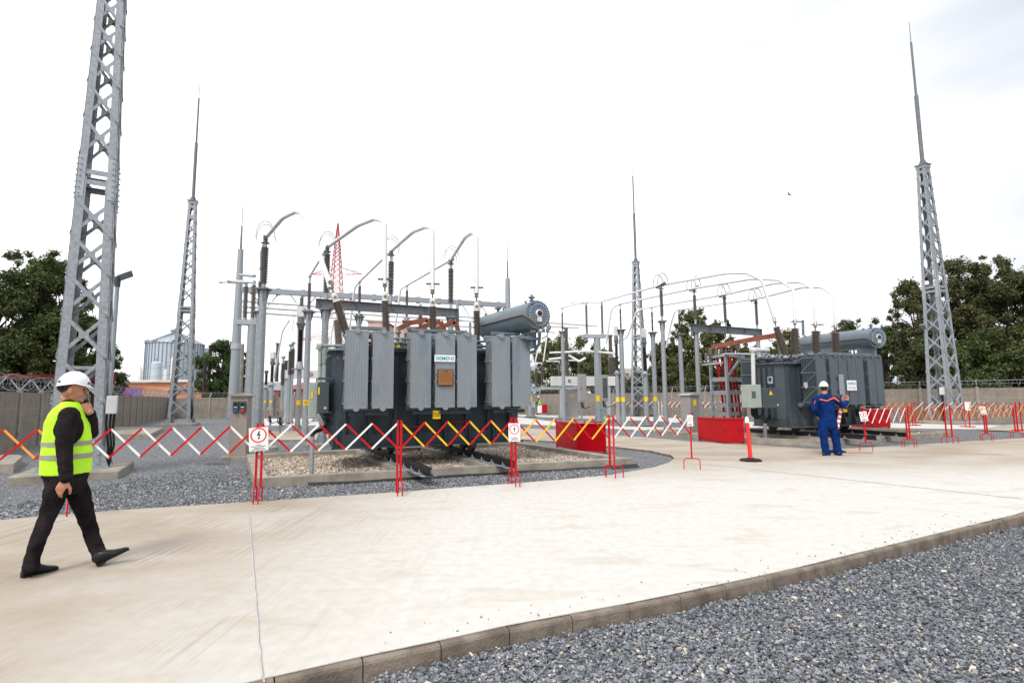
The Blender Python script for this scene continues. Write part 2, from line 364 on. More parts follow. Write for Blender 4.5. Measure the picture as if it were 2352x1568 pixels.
    def ball(s, c, rx, ry=None, rz=None, n=12, m=8, R=None):
        ry = ry or rx; rz = rz or rx; c = Vector(c); R = R or Matrix.Identity(3)
        cs = []; ax = []; rs = []
        for i in range(m+1):
            th = PI*i/m; cs.append(c+R@Vector((0, 0, -rz*math.cos(th)))); ax.append((R@Vector((1, 0, 0)), R@Vector((0, 1, 0)))); q = max(math.sin(th), .02); rs.append((rx*q, ry*q))
        s.rings(cs, ax, rs, n); return s
    def poly(s, pts, h=0.0):
        a = [s.av(p) for p in pts]; s.fc(a)
        if h:
            b = [s.av(Vector(p)-Vector((0, 0, h))) for p in pts]; n = len(pts)
            for k in range(n): s.fc((a[k], b[k], b[(k+1) % n], a[(k+1) % n]))
            s.fc(b[::-1])
        return s
    def build(s, name, m, parent=None, norm=True):
        off = Vector((0, 0, 0)); q = parent
        while q is not None: off += Vector(q.location); q = q.parent
        me = bpy.data.meshes.new(name)
        me.from_pydata([tuple(v-off) for v in s.v], [], s.f)
        me.polygons.foreach_set('use_smooth', s.sm)
        if norm:
            bm = bmesh.new(); bm.from_mesh(me); bmesh.ops.recalc_face_normals(bm, faces=bm.faces)
            if any(len(f.verts) > 4 for f in bm.faces): bmesh.ops.triangulate(bm, faces=[f for f in bm.faces if len(f.verts) > 4])
            bm.to_mesh(me); bm.free()
        if any(s.sm): me.set_sharp_from_angle(angle=math.radians(48))
        me.materials.append(M[m] if isinstance(m, str) else m)
        o = bpy.data.objects.new(name, me); C.objects.link(o); o.parent = parent
        return o

def tag(o, label=None, cat=None, group=None, kind=None):
    if label: o['label'] = label
    if cat: o['category'] = cat
    if group: o['group'] = group
    if kind: o['kind'] = kind
    return o
def thing(name, loc, label, cat, group=None):
    o = bpy.data.objects.new(name, None); C.objects.link(o); o.location = loc; o.empty_display_size = .2
    return tag(o, label, cat, group)
def copy_tree(o, parent=None):
    c = o.copy(); C.objects.link(c); c.parent = parent
    for ch in list(o.children): copy_tree(ch, c)
    return c
_txt = {}
def text(s, size, loc, xdir, ndir, m, name, parent=None, ext=.002, align='CENTER', bold=0.0):
    cu = bpy.data.curves.new('txt', 'FONT'); cu.body = s; cu.size = size; cu.align_x = align; cu.align_y = 'CENTER'; cu.extrude = ext; cu.offset = bold; cu.space_line = 1.05
    ob = bpy.data.objects.new('txt', cu); C.objects.link(ob); bpy.context.view_layer.update()
    me = bpy.data.meshes.new_from_object(ob.evaluated_get(bpy.context.evaluated_depsgraph_get())); bpy.data.objects.remove(ob)
    x = Vector(xdir).normalized(); z = Vector(ndir).normalized(); y = z.cross(x)
    R = Matrix((x, y, z)).transposed().to_4x4(); R.translation = Vector(loc)
    off = Vector((0, 0, 0)); q = parent
    while q is not None: off += Vector(q.location); q = q.parent
    me.transform(Matrix.Translation(-off) @ R); me.materials.clear(); me.materials.append(M[m])
    o = bpy.data.objects.new(name, me); C.objects.link(o); o.parent = parent
    return o
def Z(p, z): return Vector((p[0], p[1], z))
def lerp(a, b, t): return a+(b-a)*t
def frame(deg, origin):
    a = math.radians(deg); R = Matrix.Rotation(a, 4, 'Z'); R.translation = Vector(origin); return R
YARD = 22.0
rv = Vector((math.cos(math.radians(YARD)), math.sin(math.radians(YARD)), 0)); pv = Vector((-rv.y, rv.x, 0))

#@@GROUND
# ------------------------------------------------------------------ ground
g = MB(); g.poly([(-400, -60, -.138), (400, -60, -.138), (400, 900, -.138), (-400, 900, -.138)])
tag(g.build('ground', 'gravel'), kind='structure')
def G(u, v, z=0): p = W(u, v, z); return Vector((p.x, p.y, z))
kpx = [(300, 1640), (600, 1568), (835, 1514), (1030, 1473), (1176, 1440), (1500, 1380), (1816, 1312), (2080, 1247), (2352, 1180)]
near = [G(u, v) for u, v in kpx]
near = [near[0]+(near[0]-near[1])*3] + near + [near[-1]+(near[-1]-near[-2])*2.5+Vector((0, .6, 0)), near[-1]+(near[-1]-near[-2])*7+Vector((0, 2.2, 0))]
fpx = [(0, 1193), (270, 1171), (590, 1151), (915, 1129), (1170, 1110), (1290, 1101), (1400, 1090), (1500, 1073), (1535, 1062), (1549, 1052), (1540, 1044), (1500, 1035), (1410, 1025), (1273, 1013), (1197, 1008.5)]
far1 = [G(u, v) for u, v in fpx]
far1 = [far1[0]+(far1[0]-far1[1])*5] + far1
backn = [G(900, 1008.5), G(600, 1010), G(540, 1010)]
backf = [G(540, 990), G(600, 990.5), G(900, 985), G(1197, 981.5), G(1300, 987), G(1404, 998), G(1510, 1005.5), G(1585, 1012), G(1713, 1019), G(1790, 1024), G(1880, 1031), G(1952, 1029), G(2100, 1021), G(2250, 1011), G(2352, 1005.5)]
e = backf[-1]; backf += [e+Vector((3.0, 1.2, 0)), e+Vector((3.6, 2.4, 0)), e+Vector((2.4, 4.6, 0)), e+Vector((6, 7.5, 0)), e+Vector((30, 20, 0))]
def off_line(pts, d_):
    out = []
    for i, p in enumerate(pts):
        t_ = (pts[min(i+1, len(pts)-1)]-pts[max(i-1, 0)]).normalized(); out.append(p+Vector((-t_.y, t_.x, 0))*d_)
    return out
def resample(pts, step):
    out = [pts[0]]; acc = 0
    for a, c in zip(pts, pts[1:]):
        L_ = (c-a).length; t = step-acc
        while t <= L_: out.append(lerp(a, c, t/L_)); t += step
        acc = (acc+L_) % step
    return out
kn = resample(near, .5)
road = far1 + backn + backf + [near[-1]+Vector((20, 14, 0))] + off_line(kn, .055)[::-1]
tag(MB().poly(road, .006).build('road', 'road'), kind='structure')
# gravel yard sheet just below slab level
yard = [far1[0]+Vector((-6, -1, 0))]+far1[1:11]+[G(1700, 1080), Vector((40, 22, 0)), Vector((60, 60, 0)), Vector((-80, 80, 0)), Vector((-60, 0, 0))]
tag(MB().poly([Vector((p.x, p.y, -.045)) for p in yard]).build('gravel_yard', 'gravel'), kind='structure')
# slabs and paths further back
def slab(name, pts, m='pad', z=-.005, h=.03): return tag(MB().poly([G(u, v, z) for u, v in pts], h).build(name, m), kind='structure')
slab('path', [(590, 977), (1197, 973), (1500, 988), (1600, 992), (1600, 983), (1400, 978), (1300, 971), (1197, 958.5), (590, 961)])
slab('path', [(1190, 951.8), (1190, 955), (1500, 966), (1720, 982), (2030, 981.5), (2190, 984), (2260, 984), (2352, 992), (2480, 1002), (2480, 984), (2352, 977), (2040, 971.5), (1700, 968), (1500, 957)])
slab('path', [(1960, 968), (2480, 986), (2480, 1004), (2345, 990), (2290, 983), (2180, 981), (1990, 979)], z=-.001)
def kerb(name, pts, w_=.12, top=.0, bot=-.16, seg=1.0, m='kerb', gap=.008, inward=1):
    b = MB(); 
    for a, c in zip(pts, pts[1:]):
        n = max(1, round((c-a).length/seg))
        for i in range(n):
            p = lerp(a, c, i/n); q = lerp(a, c, (i+1)/n); d = (q-p).normalized(); x = Vector((-d.y, d.x, 0))*inward
            p = p+d*gap/2; q = q-d*gap/2; jz = random.uniform(-.004, .004); t = top+.004+jz; e_ = .022
            prof = [(x*0, bot), (x*0, t-e_), (x*e_*.35, t-e_*.3), (x*e_, t), (x*w_, t), (x*w_, bot)]
            A = [b.av(Z(p+o, z)) for o, z in prof]; B_ = [b.av(Z(q+o, z)) for o, z in prof]; k = len(prof)
            for j in range(k): b.fc((A[j], A[(j+1) % k], B_[(j+1) % k], B_[j]))
            b.fc(A[::-1]); b.fc(B_)
    return tag(b.build(name, m), kind='structure')
def resample(pts, step):
    out = [pts[0]]; acc = 0
    for a, c in zip(pts, pts[1:]):
        L_ = (c-a).length; t = step-acc
        while t <= L_: out.append(lerp(a, c, t/L_)); t += step
        acc = (acc+L_) % step
    return out
kerb('kerb', kn, .13, -.012, -.22, 2.0)
kb = far1[11:]+backn; kerb('kerb', kb, .10, 0, -.09, 1.0)
kerb('kerb', [G(1960, 1028), G(1880, 1030.5), G(1790, 1024), G(1713, 1019), G(1585, 1012), G(1510, 1005.5), G(1404, 998), G(1300, 987), G(1197, 981.5), G(900, 985), G(600, 990.5)][::-1], .10, 0, -.09, 1.0, inward=-1)
# joints in the slab
def strip(name, pts, w_, m, z=.005):
    b = MB(); P_ = [Z(p, z) for p in pts]
    for a, c in zip(P_, P_[1:]):
        d = (c-a).normalized(); x = Vector((-d.y, d.x, 0))*w_/2; b.fc([b.av(a-x), b.av(c-x), b.av(c+x), b.av(a+x)])
    return tag(b.build(name, m), kind='structure')
def jag(u0, v0, u1, v1, n, amp):
    a, c = G(u0, v0), G(u1, v1); return [lerp(a, c, i/n)+Vector((random.uniform(-amp, amp), random.uniform(-amp, amp), 0)) for i in range(n+1)]
M['joint'] = mat('dark_slab_joint', (.30, .28, .26), .9, 0, .3, 30)
M['joint_fill'] = mat('pale_joint_filler', (.52, .53, .545), .9, 0, .05, 30)
strip('joint', jag(572, 1162, 604, 1568, 14, .006), .008, 'joint_fill', .004)
strip('joint', jag(572, 1162, 604, 1568, 40, .004), .004, 'joint', .008)
strip('joint', jag(1620, 1066, 2352, 1146, 50, .012), .022, 'joint')
strip('joint', jag(1560, 1060, 2040, 1041, 20, .01), .012, 'joint')

def stones(name, n, sampler, m, smin, smax, z, label_kind='stuff', flat=.6):
    # many small irregular stones in one mesh
    t = (1+5**.5)/2
    iv = [Vector(q).normalized() for q in ((-1, t, 0), (1, t, 0), (-1, -t, 0), (1, -t, 0), (0, -1, t), (0, 1, t), (0, -1, -t), (0, 1, -t), (t, 0, -1), (t, 0, 1), (-t, 0, -1), (-t, 0, 1))]
    ov = [Vector(q) for q in ((1, 0, 0), (0, 1, 0), (-1, 0, 0), (0, -1, 0), (0, 0, 1), (0, 0, -1))]
    of = ((0, 1, 4), (1, 2, 4), (2, 3, 4), (3, 0, 4), (1, 0, 5), (2, 1, 5), (3, 2, 5), (0, 3, 5))
    cu = [Vector((x, y, z_)) for z_ in (-.8, .8) for x, y in ((-1, -1), (1, -1), (1, 1), (-1, 1))]
    cf = ((0, 3, 2, 1), (4, 5, 6, 7), (0, 1, 5, 4), (1, 2, 6, 5), (2, 3, 7, 6), (3, 0, 4, 7))
    vs = []; fs = []; rnd = random.Random(hash(name) % 1000 if False else len(name)*7+n)
    for i in range(n):
        p = sampler(rnd)
        if p is None: continue
        s_ = rnd.uniform(smin, smax)*(1.0 if rnd.random() < .93 else 1.6)
        src, fc = (ov, of) if rnd.random() < .5 else (cu, cf)
        k = .5 if src is ov else .36
        R = Matrix.Rotation(rnd.uniform(0, 6.3), 3, 'Z') @ Matrix.Rotation(rnd.gauss(0, .5), 3, 'X') @ Matrix.Rotation(rnd.gauss(0, .5), 3, 'Y')
        sx, sy, sz = s_*rnd.uniform(.7, 1.35), s_*rnd.uniform(.5, .95), s_*flat*rnd.uniform(.6, 1.2)
        o = len(vs)
        for q in src:
            a = R @ Vector((q.x*sx*k*rnd.uniform(.7, 1.2), q.y*sy*k*rnd.uniform(.7, 1.2), q.z*sz*k*rnd.uniform(.7, 1.2)))
            vs.append((p.x+a.x, p.y+a.y, z+p.z+a.z))
        fs += [tuple(o+j for j in f) for f in fc]
    me = bpy.data.meshes.new(name); me.from_pydata(vs, [], fs); me.materials.append(M[m])
    o = bpy.data.objects.new(name, me); C.objects.link(o); return o
def kerb_y(x):
    for a, c in zip(near, near[1:]):
        if a.x <= x <= c.x: return a.y+(c.y-a.y)*(x-a.x)/(c.x-a.x)
    return None
def samp_near(r):
    # density falls off with distance from the camera
    while True:
        d = r.uniform(1.9, 11.0)
        if r.random() < min(1, 3.2/d): break
    a = r.uniform(-.25, .82); x = d*math.sin(a)*1.0; y = d*math.cos(a)
    ky = kerb_y(x)
    if ky is None or y > ky-.03: return None
    return Vector((x, y, abs(r.gauss(0, .012))))
o = stones('gravel_stones', 140000, samp_near, 'gravel_stone', .016, .036, -.118)
tag(o, 'loose grey crushed stones with a few tan ones beside the kerb', 'gravel', kind='stuff')
xs_far = far1[:9]
def far_y(x):
    for a, c in zip(xs_far, xs_far[1:]):
        if a.x <= x <= c.x: return a.y+(c.y-a.y)*(x-a.x)/(c.x-a.x)
    return None
def samp_yard(r):
    x = r.uniform(-8, 2.2); fy = far_y(x)
    if fy is None: return None
    y = fy+.02+abs(r.gauss(0, 1))*2.0
    return Vector((x, y, abs(r.gauss(0, .008))))
b0 = [Vector((-4.80, 9.98, 0)), Vector((2.82, 12.70, 0)), Vector((.17, 17.70, 0)), Vector((-7.17, 14.41, 0))]
def inside(p, poly):
    s_ = [(b.x-a.x)*(p.y-a.y)-(b.y-a.y)*(p.x-a.x) for a, b in zip(poly, poly[1:]+poly[:1])]
    return all(q > 0 for q in s_)
def samp_yard2(r):
    p = samp_yard(r)
    return None if p is None or inside(p, b0) else p
o = stones('yard_gravel_stones', 60000, samp_yard2, 'gravel_stone', .022, .045, -.035)
tag(o, 'loose grey crushed stones between the road and the concrete basin', 'gravel', kind='stuff')

def samp_stray(r):
    x = r.uniform(-1, 6.5); ky = kerb_y(x)
    return None if ky is None else Vector((x, ky+.02+abs(r.gauss(0, .22)), .006))
o = stones('stray_stones', 110, samp_stray, 'gravel_stone', .010, .022, .0)
tag(o, 'a few grey stones strayed onto the road along the kerb', 'gravel', kind='stuff')
#@@BASIN
# ------------------------------------------------------------------ basins with rails
def inset(poly, d):
    c = sum(poly, Vector((0, 0, 0)))/len(poly); out = []; n = len(poly)
    for i in range(n):
        a, b, e_ = poly[i-1], poly[i], poly[(i+1) % n]
        d1 = (b-a).normalized(); d2 = (e_-b).normalized(); n1 = Vector((-d1.y, d1.x, 0)); n2 = Vector((-d2.y, d2.x, 0))
        bis = (n1+n2).normalized(); out.append(b+bis*(d/bis.dot(n1)))
    return out
def basin(poly, z1, zb, label, th=.24):
    t = thing('concrete_basin', Z(poly[0], 0), label, 'basin', 'concrete basins under the transformers')
    q = inset(poly, th); n = len(poly)
    for i in range(n):
        a, b, c, d = poly[i], poly[(i+1) % n], q[(i+1) % n], q[i]
        MB().hexa([Z(p, -.3) for p in (a, b, c, d)]+[Z(p, z1+.002*(i % 2)) for p in (a, b, c, d)])
        mb = MB(); mb.hexa([Z(p, -.3) for p in (a, b, c, d)]+[Z(p, z1) for p in (a, b, c, d)]); mb.build('wall', 'concrete', t)
    return t, q
bz = .15
t, q1 = basin(b0, bz, -.1, 'low concrete basin with beige pebbles in front of the near transformer')
rails1 = [(Vector((-4.30, 15.55, 0)), Vector((-1.55, 10.02, 0))), (Vector((-2.75, 16.70, 0)), Vector((.02, 11.08, 0)))]
def cut(a, b, poly):
    # extend to between inner basin walls
    d = (b-a).normalized(); x = Vector((-d.y, d.x, 0)); hits = []
    for p, q in zip(poly, poly[1:]+poly[:1]):
        e_ = q-p; den = d.x*e_.y-d.y*e_.x
        if abs(den) < 1e-6: continue
        s_ = ((p.x-a.x)*e_.y-(p.y-a.y)*e_.x)/den; k = ((p.x-a.x)*d.y-(p.y-a.y)*d.x)/den
        if -1e-3 <= k <= 1.001: hits.append(s_)
    return a+d*min(hits), a+d*max(hits)
for a, c in rails1:
    p, q = cut(a, c, q1); MB().beam(Z(p, -.076), Z(q, -.076), .55, .45).build('rail_beam', 'concrete', t)
def rail(a, c, z0, label, h=.16):
    d = (c-a).normalized(); t = thing('rail', Z(c, z0), label, 'rail', 'transformer rails')
    b = MB(); b.beam(Z(a, z0+.01), Z(c, z0+.01), .14, .02).beam(Z(a, z0+h/2), Z(c, z0+h/2), .03, h-.04).beam(Z(a, z0+h-.02), Z(c, z0+h-.02), .075, .04)
    b.build('rail_body', 'rail', t)
    n = int((c-a).length/.55); x = Vector((-d.y, d.x, 0)); b = MB(); b.beam(Z(a, z0+.004), Z(c, z0+.004), .30, .012); b.build('base_plate', 'galv', t)
    for i in range(n):
        p = lerp(a, c, (i+.5)/n)
        for s_ in (-1, 1):
            q = p+x*.125*s_; k = MB(); k.beam(Z(q-x*.04, z0+.03), Z(q+x*.04, z0+.03), .07, .025).cyl(Z(q, z0+.03), Z(q, z0+.10), .012, 6); k.build('rail_clamp', 'galv', t)
rail(*rails1[0], bz+.006, 'short dark rail on the left concrete beam of the near basin')
rail(*rails1[1], bz+.006, 'longer dark rail ending just behind the near round danger sign')
pbz = -.02
tag(MB().poly([Z(p, pbz) for p in q1]).build('pebble_bed', 'pebble_bed'), 'beige pebble layer filling the near concrete basin', 'pebbles', kind='stuff')
def samp_basin(poly, rails):
    xs = [p.x for p in poly]; ys = [p.y for p in poly]
    def f(r):
        for _ in range(6):
            p = Vector((r.uniform(min(xs), max(xs)), r.uniform(min(ys), max(ys)), 0))
            if not inside(p, poly): continue
            if any(abs((p-a).dot(Vector((-(c-a).y, (c-a).x, 0)).normalized())) < .3 for a, c in rails): continue
            hump = .05*noise.noise(p*.9); p.z = abs(r.gauss(0, .02))+max(0, hump); return p
        return None
    return f
o = stones('basin_pebbles', 24000, samp_basin(q1, rails1), 'pebble', .04, .075, pbz+.01, flat=.75)
tag(o, 'loose beige and rust river pebbles in the near basin', 'pebbles', kind='stuff')
ln = MB(); pts = [lerp(Vector((-3.9, 10.24, 0)), Vector((2.9, 12.66, 0)), i/30) for i in range(31)]
for i, (a, c) in enumerate(zip(pts, pts[1:])):
    h0 = .012+.035*max(0, noise.noise(a*1.3)+.25); h1 = .012+.035*max(0, noise.noise(c*1.3)+.25); y = Vector((.06, -.16, 0))
    ln.fc([ln.av(Z(a+Vector((.01, -.03, 0)), h0)), ln.av(Z(c+Vector((.01, -.03, 0)), h1)), ln.av(Z(c+y*.9, -.03)), ln.av(Z(a+y*.9, -.03))], True)
tag(ln.build('liner_sheet', 'liner'), 'black plastic liner edge showing along the foot of the near basin', 'plastic liner')
# second basin
c0 = Vector((9.85, 17.16, 0)); cr = Vector((16.96, 20.52, 0)); cl = Vector((8.0, 18.5, 0))
b2 = [c0, cr, cr+pv*5.6, cl+pv*4.4, cl]
t, q2 = basin(b2, .15, -.1, 'low concrete basin under the far transformer behind the worker in blue')
dB = Vector((-.49, .872, 0))
rails2 = [(Vector((11.75, 16.9, 0))+dB*5.6+Vector((.1, .3, 0)), Vector((11.75, 17.0, 0))+dB*.8), (Vector((13.45, 17.95, 0))+dB*5.6, Vector((13.45, 17.95, 0))+dB*.4)]
rails2[0] = (G(1712, 984, .3), G(2012, 1000.5, .3)); rails2[1] = (G(1840, 978.5, .3), G(2083, 994, .3))
rails2 = [(Z(a, 0), Z(c, 0)) for a, c in rails2]
for a, c in rails2:
    p, q = cut(a, c, q2); MB().beam(Z(p, -.076), Z(q, -.076), .5, .45).build('rail_beam', 'concrete', t)
rail(*rails2[0], bz+.006, 'dark rail of the far transformer, the one nearer the worker in blue')
rail(*rails2[1], bz+.006, 'dark rail of the far transformer reaching furthest to the right')
tag(MB().poly([Z(p, pbz) for p in q2]).build('pebble_bed', 'pebble_bed'), 'beige pebble layer in the far concrete basin', 'pebbles', kind='stuff')
o = stones('basin_pebbles', 7000, samp_basin(q2, rails2), 'pebble', .05, .085, pbz+.01, flat=.75)
tag(o, 'loose beige pebbles in the far basin', 'pebbles', kind='stuff')

#@@TRANSFORMER
# ------------------------------------------------------------------ transformers
def bushing(T, base, tip, r, label=None, cap=True, cm='porcelain'):
    base = Vector(base); tip = Vector(tip); d = (tip-base); Ln = d.length; d.normalize()
    e_ = base+d*(Ln*.77 if cap else Ln*.97)
    B = MB().shed(base, e_, r, r*.62, max(10, int(Ln*16)), 16).build('bushing', cm, T)
    if label: B['label'] = label
    MB().lathe(base-d*.28, base, [(0, r*1.25), (.03, r*1.25), (.04, r*.8), (.24, r*.8), (.25, r*.95), (.28, r*.95)], 16).build('flange', 'grey_paint', B)
    if cap:
        MB().lathe(e_, tip, [(0, r*.72), (.03, r*.62), (.05, r*.66), (Ln*.17, r*.66), (Ln*.205, r*.5), (Ln*.22, r*.2), (Ln*.23, r*.15)], 16).build('cap', 'white_box', B)
        side = (EYE-tip); side.z = 0; side = (side-d*side.dot(d)).normalized(); c = e_+d*Ln*.1+side*r*.6
        MB().cyl(c-side*.02, c+side*.012, r*.34, 12).build('sight_glass_ring', 'brass', B)
        MB().cyl(c+side*.012, c+side*.016, r*.24, 12).build('sight_glass', 'amber', B)
    return B
def clamp(T, p, d, k=1.0, name='connector'):
    p = Vector(p); d = Vector(d).normalized(); v = (EYE-p); v.z = 0; v.normalize(); x = d.cross(v).normalized(); b = MB()
    b.beam(p, p+d*.19*k, .045*k, .05*k, v).beam(p+d*.12*k, p+d*.34*k, .085*k, .07*k, v)
    for i in range(3):
        for s_ in (-1, 1):
            q = p+d*(.16+.07*i)*k+x*s_*.05*k; b.cyl(q-v*.045*k, q+v*.045*k, .015*k, 6)
    return b.build(name, 'brass', T)
def radiator(T, F, s0, s1, z0, z1, dep, m, nf, label=None, brace_left=True, knob=True):
    w_ = s1-s0; b = MB(F)
    for i in range(nf):
        t0 = dep*i/nf; tk = .014 if i else .03
        b.box(s0+(.008 if i else 0), s1-(.008 if i else 0), t0, t0+tk, z0+(.02 if i else 0), z1-(.02 if i else 0))
    # rounded pressed ribs on the front sheet
    k = 8
    for i in range(k):
        x = s0+w_*(i+.5)/k; hw = w_/k*.30; top = z1-.09-(.05 if i in (2, 4) else 0)-(.10 if i == 3 else 0); bot = z0+.08+(.05 if i in (2, 4) else 0)+(.08 if i == 3 else 0)
        b.hexa([(x-hw, .002, bot), (x+hw, .002, bot), (x+hw, .002, top), (x-hw, .002, top), (x-hw*.6, -.006, bot+.02), (x+hw*.6, -.006, bot+.02), (x+hw*.6, -.006, top-.02), (x-hw*.6, -.006, top-.02)])
    b.box(s0-.004, s0+.016, -.008, .035, z0-.004, z1+.004); b.box(s1-.016, s1+.004, -.008, .035, z0-.004, z1+.004)
    b.box(s0-.004, s1+.004, -.006, .033, z1-.012, z1+.008); b.box(s0-.004, s1+.004, -.006, .033, z0-.008, z0+.012)
    R = b.build('radiator', m, T)
    if label: R['label'] = label
    c = (s0+s1)/2
    for z, in ((z1+.0,), (z0-.005,)):
        h = MB(F); h.cyl((c, -.045, z), (c, dep+.25, z), .055, 14); h.cyl((c, -.062, z), (c, -.045, z), .062, 14); h.build('header_pipe', m, R)
    br = MB(F); x = s0-.012; lv = [z0+.10+(z1-z0-.2)*i/3.0 for i in range(4)]
    for i, z in enumerate(lv):
        br.beam((x, .04, z), (x, dep, z+.0), .010, .014); br.beam((s1+.012, .04, z), (s1+.012, dep, z), .010, .014)
        if i: br.beam((x, .0, z), (x, dep, lv[i-1]), .010, .012)
    br.build('bracing', 'bolt' if m == 'rad' else 'galv', R)
    return R
def plate_text(T, F, s, z, w_, h, lines, name='sign_plate', m='sign_white', tm='teal', t=-.03, sizes=None, lbl=None):
    P_ = MB(F).cbox((s, t, z), w_, .012, h, .004).build(name, m, T)
    if lbl: P_['label'] = lbl
    x = (F.to_3x3() @ Vector((1, 0, 0))); nn = (F.to_3x3() @ Vector((0, -1, 0)))
    return P_, x, nn

def transformer(F, rads, tank, z0, z1, m, name, label, dep, back_rads):
    T = thing(name, F.translation, label, 'transformer', 'power transformers on rails')
    s0, s1, t0, t1, zb, zt = tank; ch = .22
    o = MB(F); P_ = [(s0+ch, t0), (s1-ch, t0), (s1, t0+ch), (s1, t1-ch), (s1-ch, t1), (s0+ch, t1), (s0, t1-ch), (s0, t0+ch)]
    o.poly([(a, b, zt) for a, b in P_], zt-(zb+.30)); 
    n = int((s1-s0)/.62)
    for i in range(n+1):
        s = s0+ch+.06+(s1-s0-2*ch-.12)*i/n
        o.box(s-.045, s+.045, t0-.10, t0-.001, zb+.30, zt-.12); o.box(s-.045, s+.045, t1+.001, t1+.10, zb+.30, zt-.12)
    for s_, e_ in ((s0-.09, s0-.001), (s1+.001, s1+.09)):
        for y in (t0+ch+.15, (t0+t1)/2, t1-ch-.15): o.box(s_, e_, y-.05, y+.05, zb+.3, zt-.12)
    o.build('tank', 'tank' if m == 'rad' else 'cab_dark', T)
    o = MB(F); o.box(s0+.05, s1-.05, t0-.16, t1+.16, zb, zb+.035); o.box(s0+.05, s1-.05, t0-.10, t1+.10, zb+.035, zb+.30)
    for i in range(8):
        s = s0+.12+(s1-s0-.3)*i/7; o.hexa([(s, t0-.10, zb+.03), (s+.02, t0-.10, zb+.03), (s+.02, t0-.28, zb+.03), (s, t0-.28, zb+.03), (s, t0-.10, zb+.62), (s+.02, t0-.10, zb+.62), (s+.02, t0-.12, zb+.62), (s, t0-.12, zb+.62)])
    o.box(s0+.02, s1-.02, t0-.30, t0-.161, zb-.01, zb+.028)
    o.build('base_frame', 'tank' if m == 'rad' else 'cab_dark', T)
    o = MB(F); o.poly([(a+(-.09 if a < (s0+s1)/2 else .09), b+(-.09 if b < (t0+t1)/2 else .09), zt+.045) for a, b in P_], .043)
    for i in range(34):
        s = s0+.2+(s1-s0-.4)*i/33; o.cyl((s, t0-.05, zt-.03), (s, t0-.05, zt+.075), .016, 6)
    o.build('lid', 'grey_paint' if m == 'rad' else 'rad_dark', T)
    for i, (a, b) in enumerate(rads): radiator(T, F, a, b, z0, z1, dep, m, 12 if m == 'rad' else 10)
    for i, (a, b) in enumerate(back_rads):
        Fb = F @ Matrix.Translation((0, t1+t0, 0)) @ Matrix.Rotation(PI, 4, 'Z'); radiator(T, Fb, -b, -a, z0+.02, z1+.02, dep, m, 12)
    # support channels under and over the radiator groups
    groups = []; cur = [rads[0]]
    for a, b in zip(rads, rads[1:]):
        if b[0]-a[1] > .2: groups.append(cur); cur = [b]
        else: cur.append(b)
    groups.append(cur)
    for gq in groups:
        a, b = (gq[0][0]+gq[0][1])/2-.10, (gq[-1][0]+gq[-1][1])/2+.10
        k = MB(F); k.box(a, b, .30, .40, z1+.075, z1+.14); k.box(a, b, .42, .47, z1+.075, z1+.15); k.build('top_channel', 'grey_paint', T)
        k = MB(F); k.box(a-.04, b+.04, .16, .24, z0-.16, z0-.08); k.box((a+b)/2-.08, (a+b)/2+.08, .1, .16, z0-.15, z0-.09); k.build('bottom_channel', 'tank', T)
        for zz in (z1+.0, z0-.005):
            k = MB(F); k.cyl((a-.1, dep+.14, zz), (b+.1, dep+.14, zz), .075, 12); k.cyl(((a+b)/2, dep+.14, zz), ((a+b)/2, t0+.1, zz), .075, 12); k.build('manifold_pipe', 'grey_paint', T)
    return T

def wheels(T, F, spots, zb, zr):
    for s, t_ in spots:
        w_ = MB(); c = Vector((s, t_, zr+.15)); w_.M = F
        w_.lathe(c-Vector((.06, 0, 0)), c+Vector((.06, 0, 0)), [(0, .19), (.02, .19), (.03, .15), (.12, .15)], 20)
        wo = w_.build('wheel', 'wheel', T)
        k = MB(F)
        for d_ in (-.09, .075): k.hexa([(s+d_, t_-.16, zb+.001), (s+d_+.02, t_-.16, zb+.001), (s+d_+.02, t_+.16, zb+.001), (s+d_, t_+.16, zb+.001), (s+d_, t_-.05, zr+.10), (s+d_+.02, t_-.05, zr+.10), (s+d_+.02, t_+.05, zr+.10), (s+d_, t_+.05, zr+.10)])
        k.build('wheel_bracket', 'tank', T)

